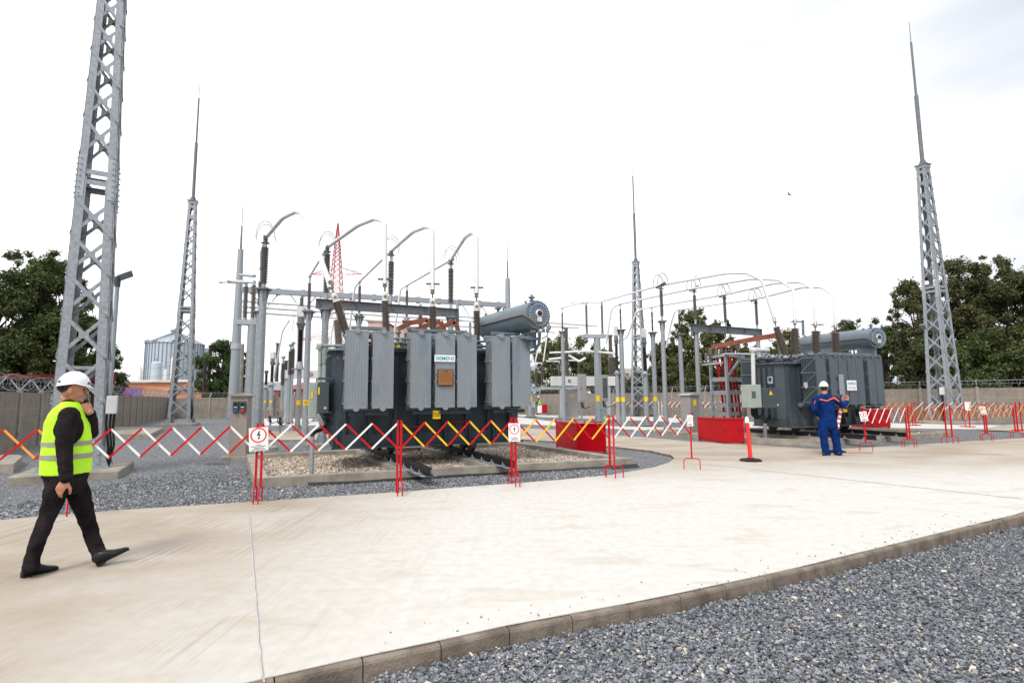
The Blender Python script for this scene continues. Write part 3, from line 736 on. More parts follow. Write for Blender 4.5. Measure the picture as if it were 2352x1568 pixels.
def conservator(T, c1, c2, r, m='grey_paint', detail=True):
    c1 = Vector(c1); c2 = Vector(c2); d = (c2-c1); Ln = d.length; d.normalize(); x = Vector((0, 0, 1)); y = d.cross(x).normalized(); x = y.cross(d).normalized()
    S = MB().lathe(c1, c2, [(0, r*.985), (.02, r), (.05, r), (.055, r*.985), (.14, r*.985), (.145, r*1.0), (.16, r*1.0), (Ln*.48, r), (Ln*.485, r*1.006), (Ln*.5, r*1.006), (Ln*.505, r), (Ln, r), (Ln+.06, r*.93), (Ln+.12, r*.6), (Ln+.13, .01)], 40).build('oil_conservator', m, T)
    e_ = MB().lathe(c1-d*.03, c1, [(0, r*.80), (.028, r*.80)], 36).build('end_cover', m, S)
    b = MB()
    for k in range(24):
        a = 2*PI*k/24; p = c1-d*.03+(x*math.cos(a)+y*math.sin(a))*r*.74; b.cyl(p-d*.02, p+d*.01, .014*r/.33, 6)
    b.build('cover_bolts', 'bolt', S)
    g_ = c1-d*.03+x*r*.08
    G_ = MB().lathe(g_-d*.05, g_, [(0, r*.25), (.01, r*.28), (.05, r*.28)], 24).build('level_gauge', 'bolt', S)
    MB().cyl(g_-d*.054, g_-d*.05, r*.19, 20).build('gauge_dial', 'ink', G_)
    MB().beam(g_-d*.057-y*r*.02, g_-d*.057+x*r*.13+y*r*.05, .012, .004).build('gauge_needle', 'sign_red', G_)
    q = g_-x*r*.42-d*.03; MB().beam(q-x*r*.15, q+x*r*.15, r*.32, .05, d).build('gauge_box', 'white_box', S)
    vt = MB(); p = c1+d*.28+x*r; vt.cyl(p, p+Vector((0, 0, .12)), .035, 10).cyl(p+Vector((0, 0, .03)), p+Vector((0, 0, .05)), .07, 12).cyl(p+Vector((0, 0, .10)), p+Vector((0, 0, .13)), .085, 12).cyl(p+Vector((0, 0, .13)), p+Vector((0, 0, .19)), .03, 8)
    p = c1+d*Ln*.78+x*r; vt.cyl(p, p+Vector((0, 0, .10)), .04, 10).cyl(p+Vector((0, 0, .09)), p+Vector((0, 0, .12)), .10, 12)
    vt.build('vent_flange', m, S)
    for k in (.12, .55, .95):
        p = c1+d*Ln*k+(x*.9-y*.43)*r; MB().beam(p, p+x*.05-y*.02, .05, .012, d).cyl(p+x*.045-d*.06, p+x*.045+d*.06, .014, 6).build('lifting_lug', 'galv_dark', S)
    for k, a in ((0, .55), (1, -.55), (2, 0)):
        p = c1-d*.02+(x*math.cos(a)+y*math.sin(a))*r*(.86 if k < 2 else .62); MB().ball(p, .034, n=8, m=6).build('blue_cap', 'blue', S)
    # side conduit
    pp = [c1+d*(Ln+.05)-(y*1.0)*r*1.04-x*r*.1]
    sgn = -1
    pp = [c2-y*r*1.05, c1+d*.25-y*r*1.05, c1+d*.02-y*r*1.08-x*.02, c1-d*.06-y*r*.8-x*r*.35, c1-d*.07-y*r*.4-x*r*.6, c1-d*.06-x*r*.62]
    MB().tube(pp, .022, 8).build('conduit', 'brass', S)
    return S, d, x, y

# ---- near transformer
O1 = WD(968, 860, 11.9); n1 = pv.copy()
base1 = WP(794.4, 800, O1, n1); F1 = frame(YARD, (base1.x, base1.y, 0))
rads1 = [(0, .47), (.57, 1.02), (1.40, 1.86), (1.97, 2.42), (2.49, 2.95), (3.34, 3.80), (3.87, 4.33)]
TK1 = (-.22, 4.42, .95, 2.55, .50, 2.72)
T1 = transformer(F1, rads1, TK1, 1.40, 3.08, 'rad', 'transformer', 'near dark grey power transformer with light grey radiators and a white plate with teal letters', .52, [(0.1, .57), (.67, 1.1), (1.5, 1.96), (2.07, 2.5), (2.6, 3.05), (3.44, 3.9)])
def on_rail(F, a, c, t_):
    # s where the rail crosses local t
    inv = F.inverted(); A = inv @ Z(a, 0); B = inv @ Z(c, 0); k = (t_-A.y)/(B.y-A.y); return A.x+(B.x-A.x)*k
wh = [(on_rail(F1, *rails1[0], t_), t_) for t_ in (1.15, 2.35)]+[(on_rail(F1, *rails1[1], t_), t_) for t_ in (.80, 1.35, 2.35)]
wheels(T1, F1, wh, TK1[4], bz+.166)
def Lp(F, s, t_, z): return F @ Vector((s, t_, z))
# bushings
def bush_px(T, ub, vb, ut, vt, D, r, label, cap=True):
    return bushing(T, WD(ub, vb, D), WD(ut, vt, D), r, label, cap)
B1 = [bush_px(T1, 797, 768, 765.5, 672, 13.0, .115, 'tilted brown bushing at the left end of the row'), bush_px(T1, 887, 768, 884, 669, 13.1, .115, None), bush_px(T1, 995, 772, 993.5, 684, 13.5, .115, None), bush_px(T1, 1096, 790, 1094.5, 692, 14.0, .115, None)]
tips1 = [(765.5, 672, 13.0), (884, 669, 13.1), (993.5, 684, 13.5), (1094.5, 692, 14.0)]
for (u, v, D), dd in zip(tips1, ((-6, -20), (0, -20), (0, -20), (0, -20))):
    p = WD(u, v, D); q = WD(u+dd[0], v+dd[1], D); clamp(T1, p-(q-p).normalized()*.02, q-p)
# low-voltage bushings with copper links behind the radiators
for i, (pts, D) in enumerate([(((915, 755), (940, 742), (982, 734), (1003, 768)), 14.0), (((930, 772), (980, 747), (1012, 738), (1026, 772)), 14.3), (((955, 775), (1000, 757), (1045, 738), (1058, 775)), 14.7)]):
    b = MB(); P_ = [WD(u, v, D) for u, v in pts]
    for a, c in zip(P_, P_[1:]): b.beam(a, c, .05, .13)
    b.build('copper_link', 'copper', T1)
    p = P_[0]; q = Vector((p.x, p.y, TK1[5]+.05)); MB().shed(q, Z(p, max(p.z-.02, q.z+.2)), .08, .04, 4, 10).build('small_bushing', 'porcelain_grey', T1)
    p = P_[1]; MB().shed(Z(p, TK1[5]+.05), Z(p, p.z-.08), .07, .035, 5, 10).build('small_bushing', 'porcelain_grey', T1)
MB().shed(WD(779, 800, 15), WD(775, 735, 15), .13, .09, 16, 14).build('small_bushing', 'porcelain_grey', T1)
# pipework on the lid seen between the radiator groups
pw = MB(F1)
for z, r_ in ((2.80, .05), (2.90, .035), (3.02, .03)): pw.cyl((.3, .80, z), (4.2, .80, z), r_, 10)
for s in (.9, 1.2, 2.9, 3.2): pw.cyl((s, .8, 2.76), (s, 1.3, 2.85), .04, 8)
pw.build('lid_pipes', 'grey_paint', T1)
MB(F1).cbox((1.25, .74, 2.83), .07, .05, .06, .005).build('valve_tag', 'sign_yellow', T1)
vl = MB(F1)
for s in (1.1, 1.3, 3.1): vl.cyl((s, .72, 2.92), (s, .72, 3.02), .05, 10).beam((s-.08, .70, 3.03), (s+.08, .70, 3.03), .02, .02)
vl.build('valve', 'galv', T1)
# conservator with its bracket
C1a = WD(1236, 723, 12.5); C1b = WD(1122, 752, 14.7)
S1, cdr, cx_, cy_ = conservator(T1, C1a, C1b, .352)
mid = lerp(C1a, C1b, .35)
k = MB(); 
for f_ in (.2, .75):
    p = lerp(C1a, C1b, f_); k.beam(Z(p, 2.78), Z(p, p.z-.30), .08, .42, cdr)
k.beam(Z(lerp(C1a, C1b, .08), 3.02), Z(lerp(C1a, C1b, .85), 3.02), .30, .06); k.build('conservator_bracket', 'grey_paint', T1)
k = MB(); p = WD(1226, 770, 12.7); k.tube([WD(1233, 758, 12.6), WD(1226, 772, 12.7), WD(1205, 776, 12.7), WD(1196, 776, 12.7)], .03, 8)
k.tube([WD(1240, 762, 12.7), WD(1238, 790, 12.8), WD(1228, 806, 12.9), WD(1212, 812, 13)], .04, 8); k.build('oil_pipe', 'grey_paint', T1)
vv = MB()
for u, v in ((1222, 762), (1238, 763), (1248, 758), (1258, 757), (1262, 752)): vv.ball(WD(u, v, 12.5), .045, .045, .06, 8, 6); vv.cyl(WD(u, v, 12.5), WD(u-2, v-10, 12.5), .02, 6)
vv.tube([WD(1260, 758, 12.5), WD(1256, 772, 12.5), WD(1244, 778, 12.5)], .016, 6); vv.build('valves', 'galv_dark', T1)
MB().hexa([WD(u, v, D) for D in (12.9, 13.0) for u, v in ((1222, 800), (1232, 800), (1232, 762), (1222, 762))]).build('pipe_bracket', 'grey_paint', T1)
# white plate and nameplate
sx = lambda u, v, t_=-.03: (F1.inverted() @ WP(u, v, Lp(F1, 0, t_, 0), n1))
p = sx(1022, 823); P_, xx, nn = plate_text(T1, F1, p.x, p.z, .485, .155, None, lbl='white plate with teal capital letters')
text('SIEMENS', .118, Lp(F1, p.x, -.038, p.z-.002), xx, nn, 'teal', 'plate_lettering', P_, .001, bold=.0022)
p = sx(1023, 867); NP = MB(F1).cbox((p.x, -.05, p.z), .335, .02, .35, .008).build('nameplate', 'bronze', T1)
MB(F1).cbox((p.x, -.032, p.z), .365, .012, .385, .006).build('plate_frame', 'tank', NP)
text('SIEMENS', .028, Lp(F1, p.x, -.062, p.z+.145), xx, nn, 'ink', 'plate_lettering', NP, .0005, bold=.001)
ls = MB(F1)
for i in range(11):
    z = p.z+.115-i*.022
    for a, b in (((-.14, -.02), (.0, .14)) if i % 3 else ((-.14, .13),)): 
        ls.box(p.x+a, p.x+b if b > a else a+.1, -.0615, -.0602, z-.003, z+.002)
ls.build('engraved_lines', 'bronze_dark', NP)
for d_ in (-.07, .07): MB(F1).box(p.x-.235, p.x+.235, -.032, -.020, p.z+d_-.012, p.z+d_+.012).build('plate_strap', 'grey_paint', NP)
p = F1.inverted() @ WP(1003, 952, Lp(F1, 0, .14, 0), n1); YS = MB(F1).cbox((p.x, .14, p.z), .185, .01, .19, .004).build('yellow_sign', 'sign_yellow', T1)
text('TRAFO 1\n110/20KV', .047, Lp(F1, p.x, .133, p.z), xx, nn, 'ink', 'sign_lettering', YS, .0008, bold=.0008)
# control cabinets and conduits at the left end
def cab_px(T, F, uL, uR, v0, v1, t_, depth, m, name, n_):
    a = F.inverted() @ WP(uL, (v0+v1)/2, Lp(F, 0, t_, 0), n_); b = F.inverted() @ WP(uR, (v0+v1)/2, Lp(F, 0, t_, 0), n_)
    zt = (F.inverted() @ WP((uL+uR)/2, v0, Lp(F, 0, t_, 0), n_)).z; zb = (F.inverted() @ WP((uL+uR)/2, v1, Lp(F, 0, t_, 0), n_)).z
    return MB(F).cbox(((a.x+b.x)/2, t_+depth/2, (zt+zb)/2), abs(b.x-a.x), depth, zt-zb, .012).build(name, m, T), (a.x, b.x, zb, zt)
cb, (a0, a1, zb_, zt_) = cab_px(T1, F1, 730, 756, 877, 949, .95, .55, 'cab_dark', 'control_cabinet', n1)
MB(F1).box(a1-.10, a1-.06, .945, .949, zb_+.1, zb_+.14).build('latch', 'bolt', cb); MB(F1).cyl((a1-.08, .93, zb_+.12), (a1-.08, .949, zb_+.12), .03, 12).build('lock', 'bolt', cb)
cb2, (g0, g1, zb2, zt2) = cab_px(T1, F1, 709, 729, 880, 960, 1.25, .5, 'cab_light', 'control_cabinet', n1); cb2['label'] = 'pale green control cabinet'
MB(F1).box(g0+.05, g0+.09, 1.24, 1.249, zt2-.35, zt2-.2).build('yellow_sticker', 'sign_yellow', cb2)
MB(F1).box(a0+.0, a0+.035, .944, .9485, zt_-.28, zt_-.12).build('yellow_sticker', 'sign_yellow', cb)
k = MB(); k.tube([WD(735, 880, 13.0), WD(735, 797, 13.0)], .05, 12).cyl(WD(735, 838, 13), WD(735, 834, 13), .06, 12).cyl(WD(733, 802, 13), WD(733, 799, 13), .09, 12); k.build('cable_pipe', 'cab_light', T1)
k = MB(); c = WD(735, 794, 13.0); k.cbox(c, .14, .14, .12, .01); k.tube([WD(738, 794, 13.0), WD(786, 794, 13.4)], .038, 8); k.build('cable_duct', 'cab_light', T1)
MB().cbox(WD(745, 860, 13), .11, .10, .42, .01).build('oil_meter', 'galv', T1)
k = MB(); k.tube([WD(752, 872, 12.9), WD(752, 800, 12.9)], .03, 8).tube([WD(768, 950, 12.7), WD(768, 905, 12.7)], .035, 8).tube([WD(758, 815, 12.9), WD(764, 812, 12.9), WD(766, 870, 12.9)], .012, 6); k.build('conduit', 'galv_dark', T1)
k = MB()
for u in (738, 744, 750): k.tube([WD(u, 949, 12.9), WD(u+2, 958, 12.9), WD(u+10, 975-(u-738)*.6, 12.8), WD(766, 978-(u-738), 12.7)], .022, 8)
k.cyl(WD(767, 962, 12.7), WD(767, 990, 12.7), .05, 8); k.ball(WD(767, 968, 12.7), .06, n=8, m=6); k.build('cable_loop', 'brass', T1)
k = MB(); k.cyl(WD(772, 822, 12.6), WD(779, 822, 12.2), .05, 10); k.cyl(WD(776, 822, 12.6), WD(777, 822, 12.6), .09, 12); k.build('side_valve', 'brass', T1)
k = MB(F1); k.box(-.52, TK1[0]+.02, 1.02, 1.10, 1.28, 1.33); k.box(-.52, TK1[0]+.02, 1.02, 1.10, 2.05, 2.10); k.build('cabinet_arm', 'cab_dark', T1)
MB(F1).box(on_rail(F1, *rails1[1], .9)-.55, on_rail(F1, *rails1[1], .9)-.2, .70, .76, 1.0, 1.05).build('jacking_pad', 'red_dark', T1)
k = MB(F1); k.box(1.35, 2.0, .66, .70, .93, .96); k.build('jacking_pad', 'red_dark', T1)
k = MB(); k.ball(WD(1101, 823, 13.6), .12, .12, .26, 12, 8); k.build('red_valve_body', 'red_dark', T1)
MB().cyl(WD(1096, 812, 13.8), WD(1096, 790, 13.8), .15, 16).build('bushing_turret', 'tank', T1)
# black cable from the cabinet into a pipe in the pebbles
ct = thing('cable_pipe', G(716, 1078, 0), 'galvanised pipe standing in the pebbles with a black cable curling out of its top', 'pipe')
pb = WD(716, 1082, 10.9); MB().cyl(Z(pb, -.1), WD(717, 1002, 10.9), .045, 14).build('pipe', 'galv', ct)
MB().tube([WD(717, 1004, 10.9), WD(718, 997, 10.95), WD(724, 991, 11.1), WD(738, 986, 11.4), WD(748, 978, 11.8), WD(750, 965, 12.3), WD(742, 955, 12.7), WD(738, 950, 12.9)], .042, 10).build('cable', 'black', ct)

# ---- far transformer
O2 = WD(1895, 860, 18.3); Y2 = 24.0
n2 = Vector((-math.sin(math.radians(Y2)), math.cos(math.radians(Y2)), 0))
base2 = WP(1874, 820, O2, n2); F2 = frame(Y2, (base2.x, base2.y, 0))
rads2 = [(0, .46), (.68, 1.09), (1.15, 1.58), (1.64, 2.06), (2.09, 2.48), (2.76, 3.15), (3.2, 3.6)]
tl = F2.inverted() @ WP(1797, 900, O2+n2*.95, n2)
TK2 = (tl.x-.06, 3.7, .95, 2.15, .47, 2.72)
T2 = transformer(F2, rads2, TK2, 1.25, 2.99, 'rad_dark', 'transformer', 'far slate grey power transformer behind the worker in blue', .62, [(tl.x+.42, tl.x+.86), (tl.x+.95, tl.x+1.38), (1.64, 2.06), (2.1, 2.5), (2.8, 3.2)])
wh = [(on_rail(F2, *rails2[0], t_), t_) for t_ in (1.1, 2.0)]+[(on_rail(F2, *rails2[1], t_), t_) for t_ in (1.1, 2.0)]
wheels(T2, F2, [q for q in wh if TK2[0] < q[0] < TK2[1]], TK2[4], bz+.166)
cb, (a0, a1, zb_, zt_) = cab_px(T2, F2, 1722, 1749, 883, 960*0+936, .55, .35, 'cab_light', 'control_cabinet', n2); cb['label'] = 'pale green control cabinet with a small window'
MB(F2).box(a0+.10, a0+.28, .545, .549, zt_-.45, zt_-.22).build('window', 'window', cb)
cb, (a0, a1, zb_, zt_) = cab_px(T2, F2, 1752, 1789, 891, 937, .62, .33, 'cab_dark', 'control_cabinet', n2)
tr = MB(F2); mx_ = (a0+a1)/2; tr.poly([(mx_-.09, .612, zt_-.23), (mx_+.09, .612, zt_-.23), (mx_, .612, zt_-.07)], 0)
tr.build('warning_triangle', 'sign_yellow', cb); MB(F2).cyl((a1-.08, .60, zb_+.1), (a1-.08, .62, zb_+.1), .035, 12).build('lock', 'bolt', cb)
k = MB()
for i in range(4): k.tube([WD(1726+i*4, 937, 19.2), WD(1727+i*4, 952, 19.2), WD(1737+i*3, 961-i, 19.2), WD(1750, 955-i*2, 19.2), WD(1751+i, 938, 19.2)], .035, 7)
for i in range(4): k.tube([WD(1768+i*5, 938, 19.2), WD(1770+i*4, 950, 19.2), WD(1760+i*2, 962, 19.2), WD(1757, 972, 19.2)], .03, 7)
k.build('cable_loops', 'black', T2)
MB().tube([WD(1731, 884, 19.1), WD(1729, 806, 19.1)], .07, 12).build('cable_pipe', 'white_box', T2)
k = MB(); k.cbox(WD(1730, 803, 19.1), .22, .2, .16, .01); k.tube([WD(1733, 803, 19.1), WD(1765, 804, 19.4)], .07, 8); k.build('cable_duct', 'white_box', T2)
MB().cbox(WD(1769, 873, 19.0), .15, .12, .26, .01).build('thermometer_box', 'galv_light', T2); MB().cbox(WD(1768.5, 871, 18.93), .09, .02, .12).build('dial', 'ink', T2)
MB().cyl(WD(1757, 972, 19), Z(WD(1758, 1005, 19), -.05), .06, 12).build('cable_post', 'galv_light', T2)
B2 = [bushing(T2, WD(1806, 828, 20.3), WD(1782, 748, 20.3), .165, 'tilted brown bushing at the left end of the row', False)]
for ub, vb, ut, vt, D in ((1828, 826, 1825.5, 752, 20.0), (1875, 830, 1872.5, 758, 20.4), (1920.5, 832, 1918.5, 762, 20.8)): B2.append(bushing(T2, WD(ub, vb, D), WD(ut, vt, D), .17, None, False))
for (u, v, D), dd in zip(((1782, 748, 20.3), (1825.5, 752, 20.0), (1872.5, 758, 20.4), (1918.5, 762, 20.8)), ((-3, -12), (0, -12), (0, -12), (0, -12))):
    p = WD(u, v, D); q = WD(u+dd[0], v+dd[1], D); clamp(T2, p-(q-p).normalized()*.03, q-p, 1.1)
conservator(T2, WD(2016, 776, 20.6), WD(1850, 792, 24.4), .41)
k = MB()
for u, v, D in ((1905, 800, 22.5), (1990, 796, 21.0)): p = WD(u, v, D); k.beam(Z(p, 2.7), p, .12, .7, n2)
k.build('conservator_bracket', 'grey_paint', T2)
sx2 = lambda u, v, t_=-.03: (F2.inverted() @ WP(u, v, Lp(F2, 0, t_, 0), n2))
p = sx2(1956.5, 885); P_, xx, nn = plate_text(T2, F2, p.x, p.z, .52, .36, None, lbl='white plate with teal and lilac letters')
text('SIEMENS', .12, Lp(F2, p.x, -.038, p.z+.07), xx, nn, 'teal', 'plate_lettering', P_, .001, bold=.001)
M['lilac'] = mat('lilac_print', (.42, .38, .48), .5); text('energy', .15, Lp(F2, p.x, -.038, p.z-.07), xx, nn, 'lilac', 'plate_lettering', P_, .001)
p = sx2(1932, 883); MB(F2).cbox((p.x, -.05, p.z), .26, .02, .72, .008).build('nameplate', 'galv', T2)
k = MB(F2); k.box(p.x-.24, p.x-.14, -.05, -.03, p.z+.2, p.z+.24); k.box(p.x-.24, p.x-.14, -.05, -.03, p.z-.24, p.z-.2); k.build('plate_strap', 'tank', T2)
p = F2.inverted() @ WP(1941, 938, Lp(F2, 0, .14, 0), n2); MB(F2).cbox((p.x, .14, p.z), .22, .01, .25, .004).build('yellow_sign', 'sign_yellow', T2)
p = F2.inverted() @ WP(1851, 884, Lp(F2, -.02, 0, 0), Vector((math.cos(math.radians(Y2)), math.sin(math.radians(Y2)), 0)))
MB(F2).poly([(-.05, p.y+.06, p.z+.10), (-.05, p.y-.09, p.z+.09), (-.05, p.y-.09, p.z-.06), (-.05, p.y-.03, p.z-.13), (-.05, p.y+.06, p.z-.04)], .006).build('torn_label', 'sign_white', T2)
MB().cyl(WD(1845, 770, 21.5), WD(1844, 735, 21.5), .05, 8).build('vent_post', 'galv_dark', T2)
for u in (1795, 1835):
    MB().shed(WD(u, 830, 22), WD(u, 795, 22), .14, .08, 6, 12).build('small_bushing', 'porcelain_grey', T2)
lm = MB(); 
for i in range(9):
    u = 1745+i*10; lm.ball(WD(u, 819+3*math.sin(i*2.2), 20+(i % 3)*.3), .10, .10, .08, 8, 6); lm.tube([WD(u-6, 822, 20), WD(u, 815, 20.2), WD(u+9, 823, 20.1)], .035, 6)
lm.build('lid_fittings', 'galv', T2)
#@@END1
#@@MASTS
# ------------------------------------------------------------------ lattice masts
def mast(x, y, label, rot=YARD, H_=13.4, wb=1.18, wt=.44, z0=.12, floodlight=None, box=None):
    T = thing('lattice_mast', (x, y, 0), label, 'lattice mast', 'lattice lightning masts'); F = frame(rot, (x, y, 0))
    hw = lambda z: (wb+(wt-wb)*(z-z0)/(H_-z0))/2
    zs = 6.75
    zs = z0+(H_-z0)*.5
    cor = ((-1, -1), (1, -1), (1, 1), (-1, 1))
    for cx, cy in cor:
        b = MB(F); L_ = .18
        for za, zb in ((z0, zs), (zs, H_)):
            a, c = hw(za), hw(zb); th = .014; l = L_ if za < 1 else .15
            for (dx, dy) in ((l, th), (th, l)):
                b.hexa([(cx*a, cy*a, za), (cx*(a-dx), cy*a, za), (cx*(a-dx), cy*(a-dy), za), (cx*a, cy*(a-dy), za), (cx*c, cy*c, zb), (cx*(c-dx), cy*c, zb), (cx*(c-dx), cy*(c-dy), zb), (cx*c, cy*(c-dy), zb)])
        leg = b.build('leg', 'galv', T)
        b = MB(F); a, c = hw(zs-.5), hw(zs+.5); e_ = .012
        for (dx, dy) in ((.14, e_), (e_, .14)):
            b.hexa([(cx*(a+e_), cy*(a+e_), zs-.5), (cx*(a-dx), cy*(a+e_), zs-.5), (cx*(a-dx), cy*(a+e_-dy), zs-.5), (cx*(a+e_), cy*(a+e_-dy), zs-.5), (cx*(c+e_), cy*(c+e_), zs+.5), (cx*(c-dx), cy*(c+e_), zs+.5), (cx*(c-dx), cy*(c+e_-dy), zs+.5), (cx*(c+e_), cy*(c+e_-dy), zs+.5)])
        for i in range(7):
            z = zs-.42+i*.14; a = hw(z)+e_
            b.cyl((cx*(a-.06), cy*(a+.03), z), (cx*(a-.06), cy*(a-.02), z), .018, 6); b.cyl((cx*(a+.03), cy*(a-.06), z), (cx*(a-.02), cy*(a-.06), z), .018, 6)
        b.build('splice_plate', 'galv_light', leg)
        b = MB(F); a = hw(z0); b.box(cx*a-.16, cx*a+.16, cy*a-.16, cy*a+.16, z0, z0+.03)
        for i in range(5):
            z = z0+.12+i*.1; b.cyl((cx*(a-.05), cy*(a+.04), z), (cx*(a-.05), cy*(a-.02), z), .02, 6)
        b.hexa([(cx*a-.15, cy*a-.01, z0), (cx*a+.15, cy*a-.01, z0), (cx*a+.15, cy*a+.01, z0), (cx*a-.15, cy*a+.01, z0), (cx*a-.04, cy*a-.01, z0+.3), (cx*a+.04, cy*a-.01, z0+.3), (cx*a+.04, cy*a+.01, z0+.3), (cx*a-.04, cy*a+.01, z0+.3)])
        b.build('foot_plate', 'galv', leg)
    def levels(za, zb, n, k): 
        out = [za]; tot = sum(k**i for i in range(n)); z = za
        for i in range(n): z += (zb-za)*k**i/tot; out.append(z)
        return out
    lo = levels(z0+.45, zs-.52, 6, .965); up = levels(zs+.52, H_-.1, 8, .94)
    for f in range(4):
        nx, ny = ((0, -1), (1, 0), (0, 1), (-1, 0))[f]; tx, ty = -ny, nx
        for lv in (lo, up):
            b = MB(F)
            for i, (za, zb) in enumerate(zip(lv, lv[1:])):
                a, c = hw(za), hw(zb); wdt = .075 if lv is lo else .062
                n = Vector((nx, ny, 0)); t_ = Vector((tx, ty, 0))
                p = [n*a+t_*-a, n*a+t_*a, n*c+t_*-c, n*c+t_*c]
                sgn = 1
                b.angle(Vector((*p[1].xy, za))+n*.004, Vector((*p[2].xy, zb))+n*.004, wdt, .010, n)
                b.angle(Vector((*p[0].xy, za))-n*.022, Vector((*p[3].xy, zb))-n*.022, wdt, .010, n)
                m_ = Vector((*(n*(a+c)/2).xy, (za+zb)/2)); 
                b.hexa([m_+t_*sx_+Vector((0, 0, sz))+n*o for o in (-.012, .0035) for sx_, sz in ((-.09, -.07), (.09, -.07), (.09, .07), (-.09, .07))])
            b.build('bracing_panel', 'galv', T)
        b = MB(F)
        for z in ((zs-.12, zs+.12) ):
            a = hw(z); n = Vector((nx, ny, 0)); t_ = Vector((tx, ty, 0))
            b.angle(Vector((*(n*a-t_*a).xy, z))-n*.02, Vector((*(n*a+t_*a).xy, z))-n*.02, .12, .01, n)
            b.build('cross_brace', 'galv', T); b = MB(F)
        a = hw(2.35); b.angle(Vector((*(n*a-t_*a).xy, 2.35))-n*.04, Vector((*(n*a+t_*a).xy, 2.35))-n*.04, .07, .01, n)
        b.build('cross_brace', 'galv', T)
    a = hw(H_)+.03
    b = MB(F); b.box(-a, a, -a, a, H_-.22, H_-.02); b.box(-a-.06, a+.06, -a-.06, a+.06, H_-.018, H_+.015); b.build('top_plate', 'galv', T)
    b = MB(F)
    for i in range(4):
        R = Matrix.Rotation(PI/2*i, 3, 'Z'); b.hexa([R@Vector(q) for q in ((.06, -.01, H_+.016), (a, -.01, H_+.016), (a, .01, H_+.016), (.06, .01, H_+.016), (.06, -.01, H_+.38), (.08, -.01, H_+.38), (.08, .01, H_+.38), (.06, .01, H_+.38))])
    b.lathe((0, 0, H_+.016), (0, 0, H_+9), [(0, .10), (4.2, .10), (4.22, .06), (7.5, .055), (7.52, .022), (8.8, .012)], 12)
    b.build('lightning_rod', 'galv_dark', T)
    if box:
        s, t_, z, mm = box; B_ = MB(F).cbox((s, t_, z), .20, .16, .40, .012).build('junction_box', mm, T)
        k = MB(F)
        for i in range(3): k.tube([(s-.08+i*.07, t_, z-.20), (s-.08+i*.06, t_, z-.45), (s-.02+i*.05, t_+.05, z-.9), (s+.0, t_+.05, .1)], .022, 6)
        k.build('cable', 'black', B_)
    if floodlight:
        s, t_, z = floodlight; k = MB(F); k.beam((s, t_, z), (s-.28, t_-.1, z+.22), .22, .10, (0, 0, 1)); k.build('floodlight', 'galv_dark', T)
    return T
def pad_thing(F, x0, x1, y0, y1, h, label, grp='concrete foundation pads', z0=-.3):
    o = MB(F).cbox(((x0+x1)/2, (y0+y1)/2, (h+z0)/2), x1-x0, y1-y0, h-z0, .02).build('foundation_pad', 'concrete')
    return tag(o, label, 'foundation pad', grp)
m1 = G(178, 1070); m1 = Vector((-9.80, 12.05, 0)); mast(m1.x, m1.y, 'tallest looking grey lattice mast, at the left behind the walking man', rot=32, wb=.96, box=(.60, -.46, 1.52, 'white_box'))
pad_thing(frame(28, (m1.x, m1.y, 0)), -.85, .95, -1.15, .9, .13, 'concrete pad under the big lattice mast behind the walking man')
m2 = G(414, 976); mast(m2.x, m2.y, 'grey lattice mast in front of the grain silo', H_=topz(m2.x, m2.y, 463), wb=1.3, box=(.66, -.35, 1.9, 'beige_box'))
pad_thing(frame(YARD, (m2.x, m2.y, 0)), -1.0, 1.0, -1.0, 1.0, .13, 'concrete pad under the mast in front of the grain silo')
m3 = Vector(((1468-1176)/1210*43.5, 43.5, 0)); mast(m3.x, m3.y, 'distant grey lattice mast rising behind the middle posts', rot=60, H_=topz(m3.x, m3.y, 602), wb=1.3, box=(-.8, -.6, 2.1, 'galv_light'), floodlight=(.6, -.5, 4.8))
m4 = G(2176, 972); mast(m4.x, m4.y, 'grey lattice mast at the right with a floodlight', H_=topz(m4.x, m4.y, 380), box=(-.75, -.3, 1.75, 'white_box'), floodlight=(-.6, .4, 5.2))
pad_thing(frame(YARD, (m4.x, m4.y, 0)), -1.1, 1.1, -1.2, 1.0, .13, 'concrete pad under the right lattice mast')
# other pads on the left
o = MB(); P_ = [G(255, 1005), G(345, 1005), G(375, 988), G(262, 986)]
o.hexa([Z(p, -.3) for p in P_]+[Z(p, .16) for p in P_]); tag(o.build('foundation_pad', 'concrete'), 'long concrete block on the gravel right of the big mast', 'foundation pad', 'concrete foundation pads')
o = MB(); P_ = [G(-60, 1082), G(30, 1082), G(50, 1062), G(40, 1058), G(-60, 1060)]
o.poly([Z(p, .17) for p in P_], .4); tag(o.build('foundation_pad', 'concrete'), 'low concrete block at the left edge of the yard', 'foundation pad', 'concrete foundation pads')
P_ = [G(470, 1063), G(527, 1063), G(530, 1057), G(480, 1057)]
b = MB()
for i in range(9):
    a, c = lerp(P_[0], P_[1], i/9), lerp(P_[3], P_[2], i/9); d = (P_[1]-P_[0])/9*.55; b.hexa([Z(q, -.05) for q in (a, a+d, c+d, c)]+[Z(q, -.015) for q in (a, a+d, c+d, c)])
tag(b.build('drain_grate', 'galv_dark'), 'metal drain grating set in the gravel beside the socket pillar', 'drain grate')

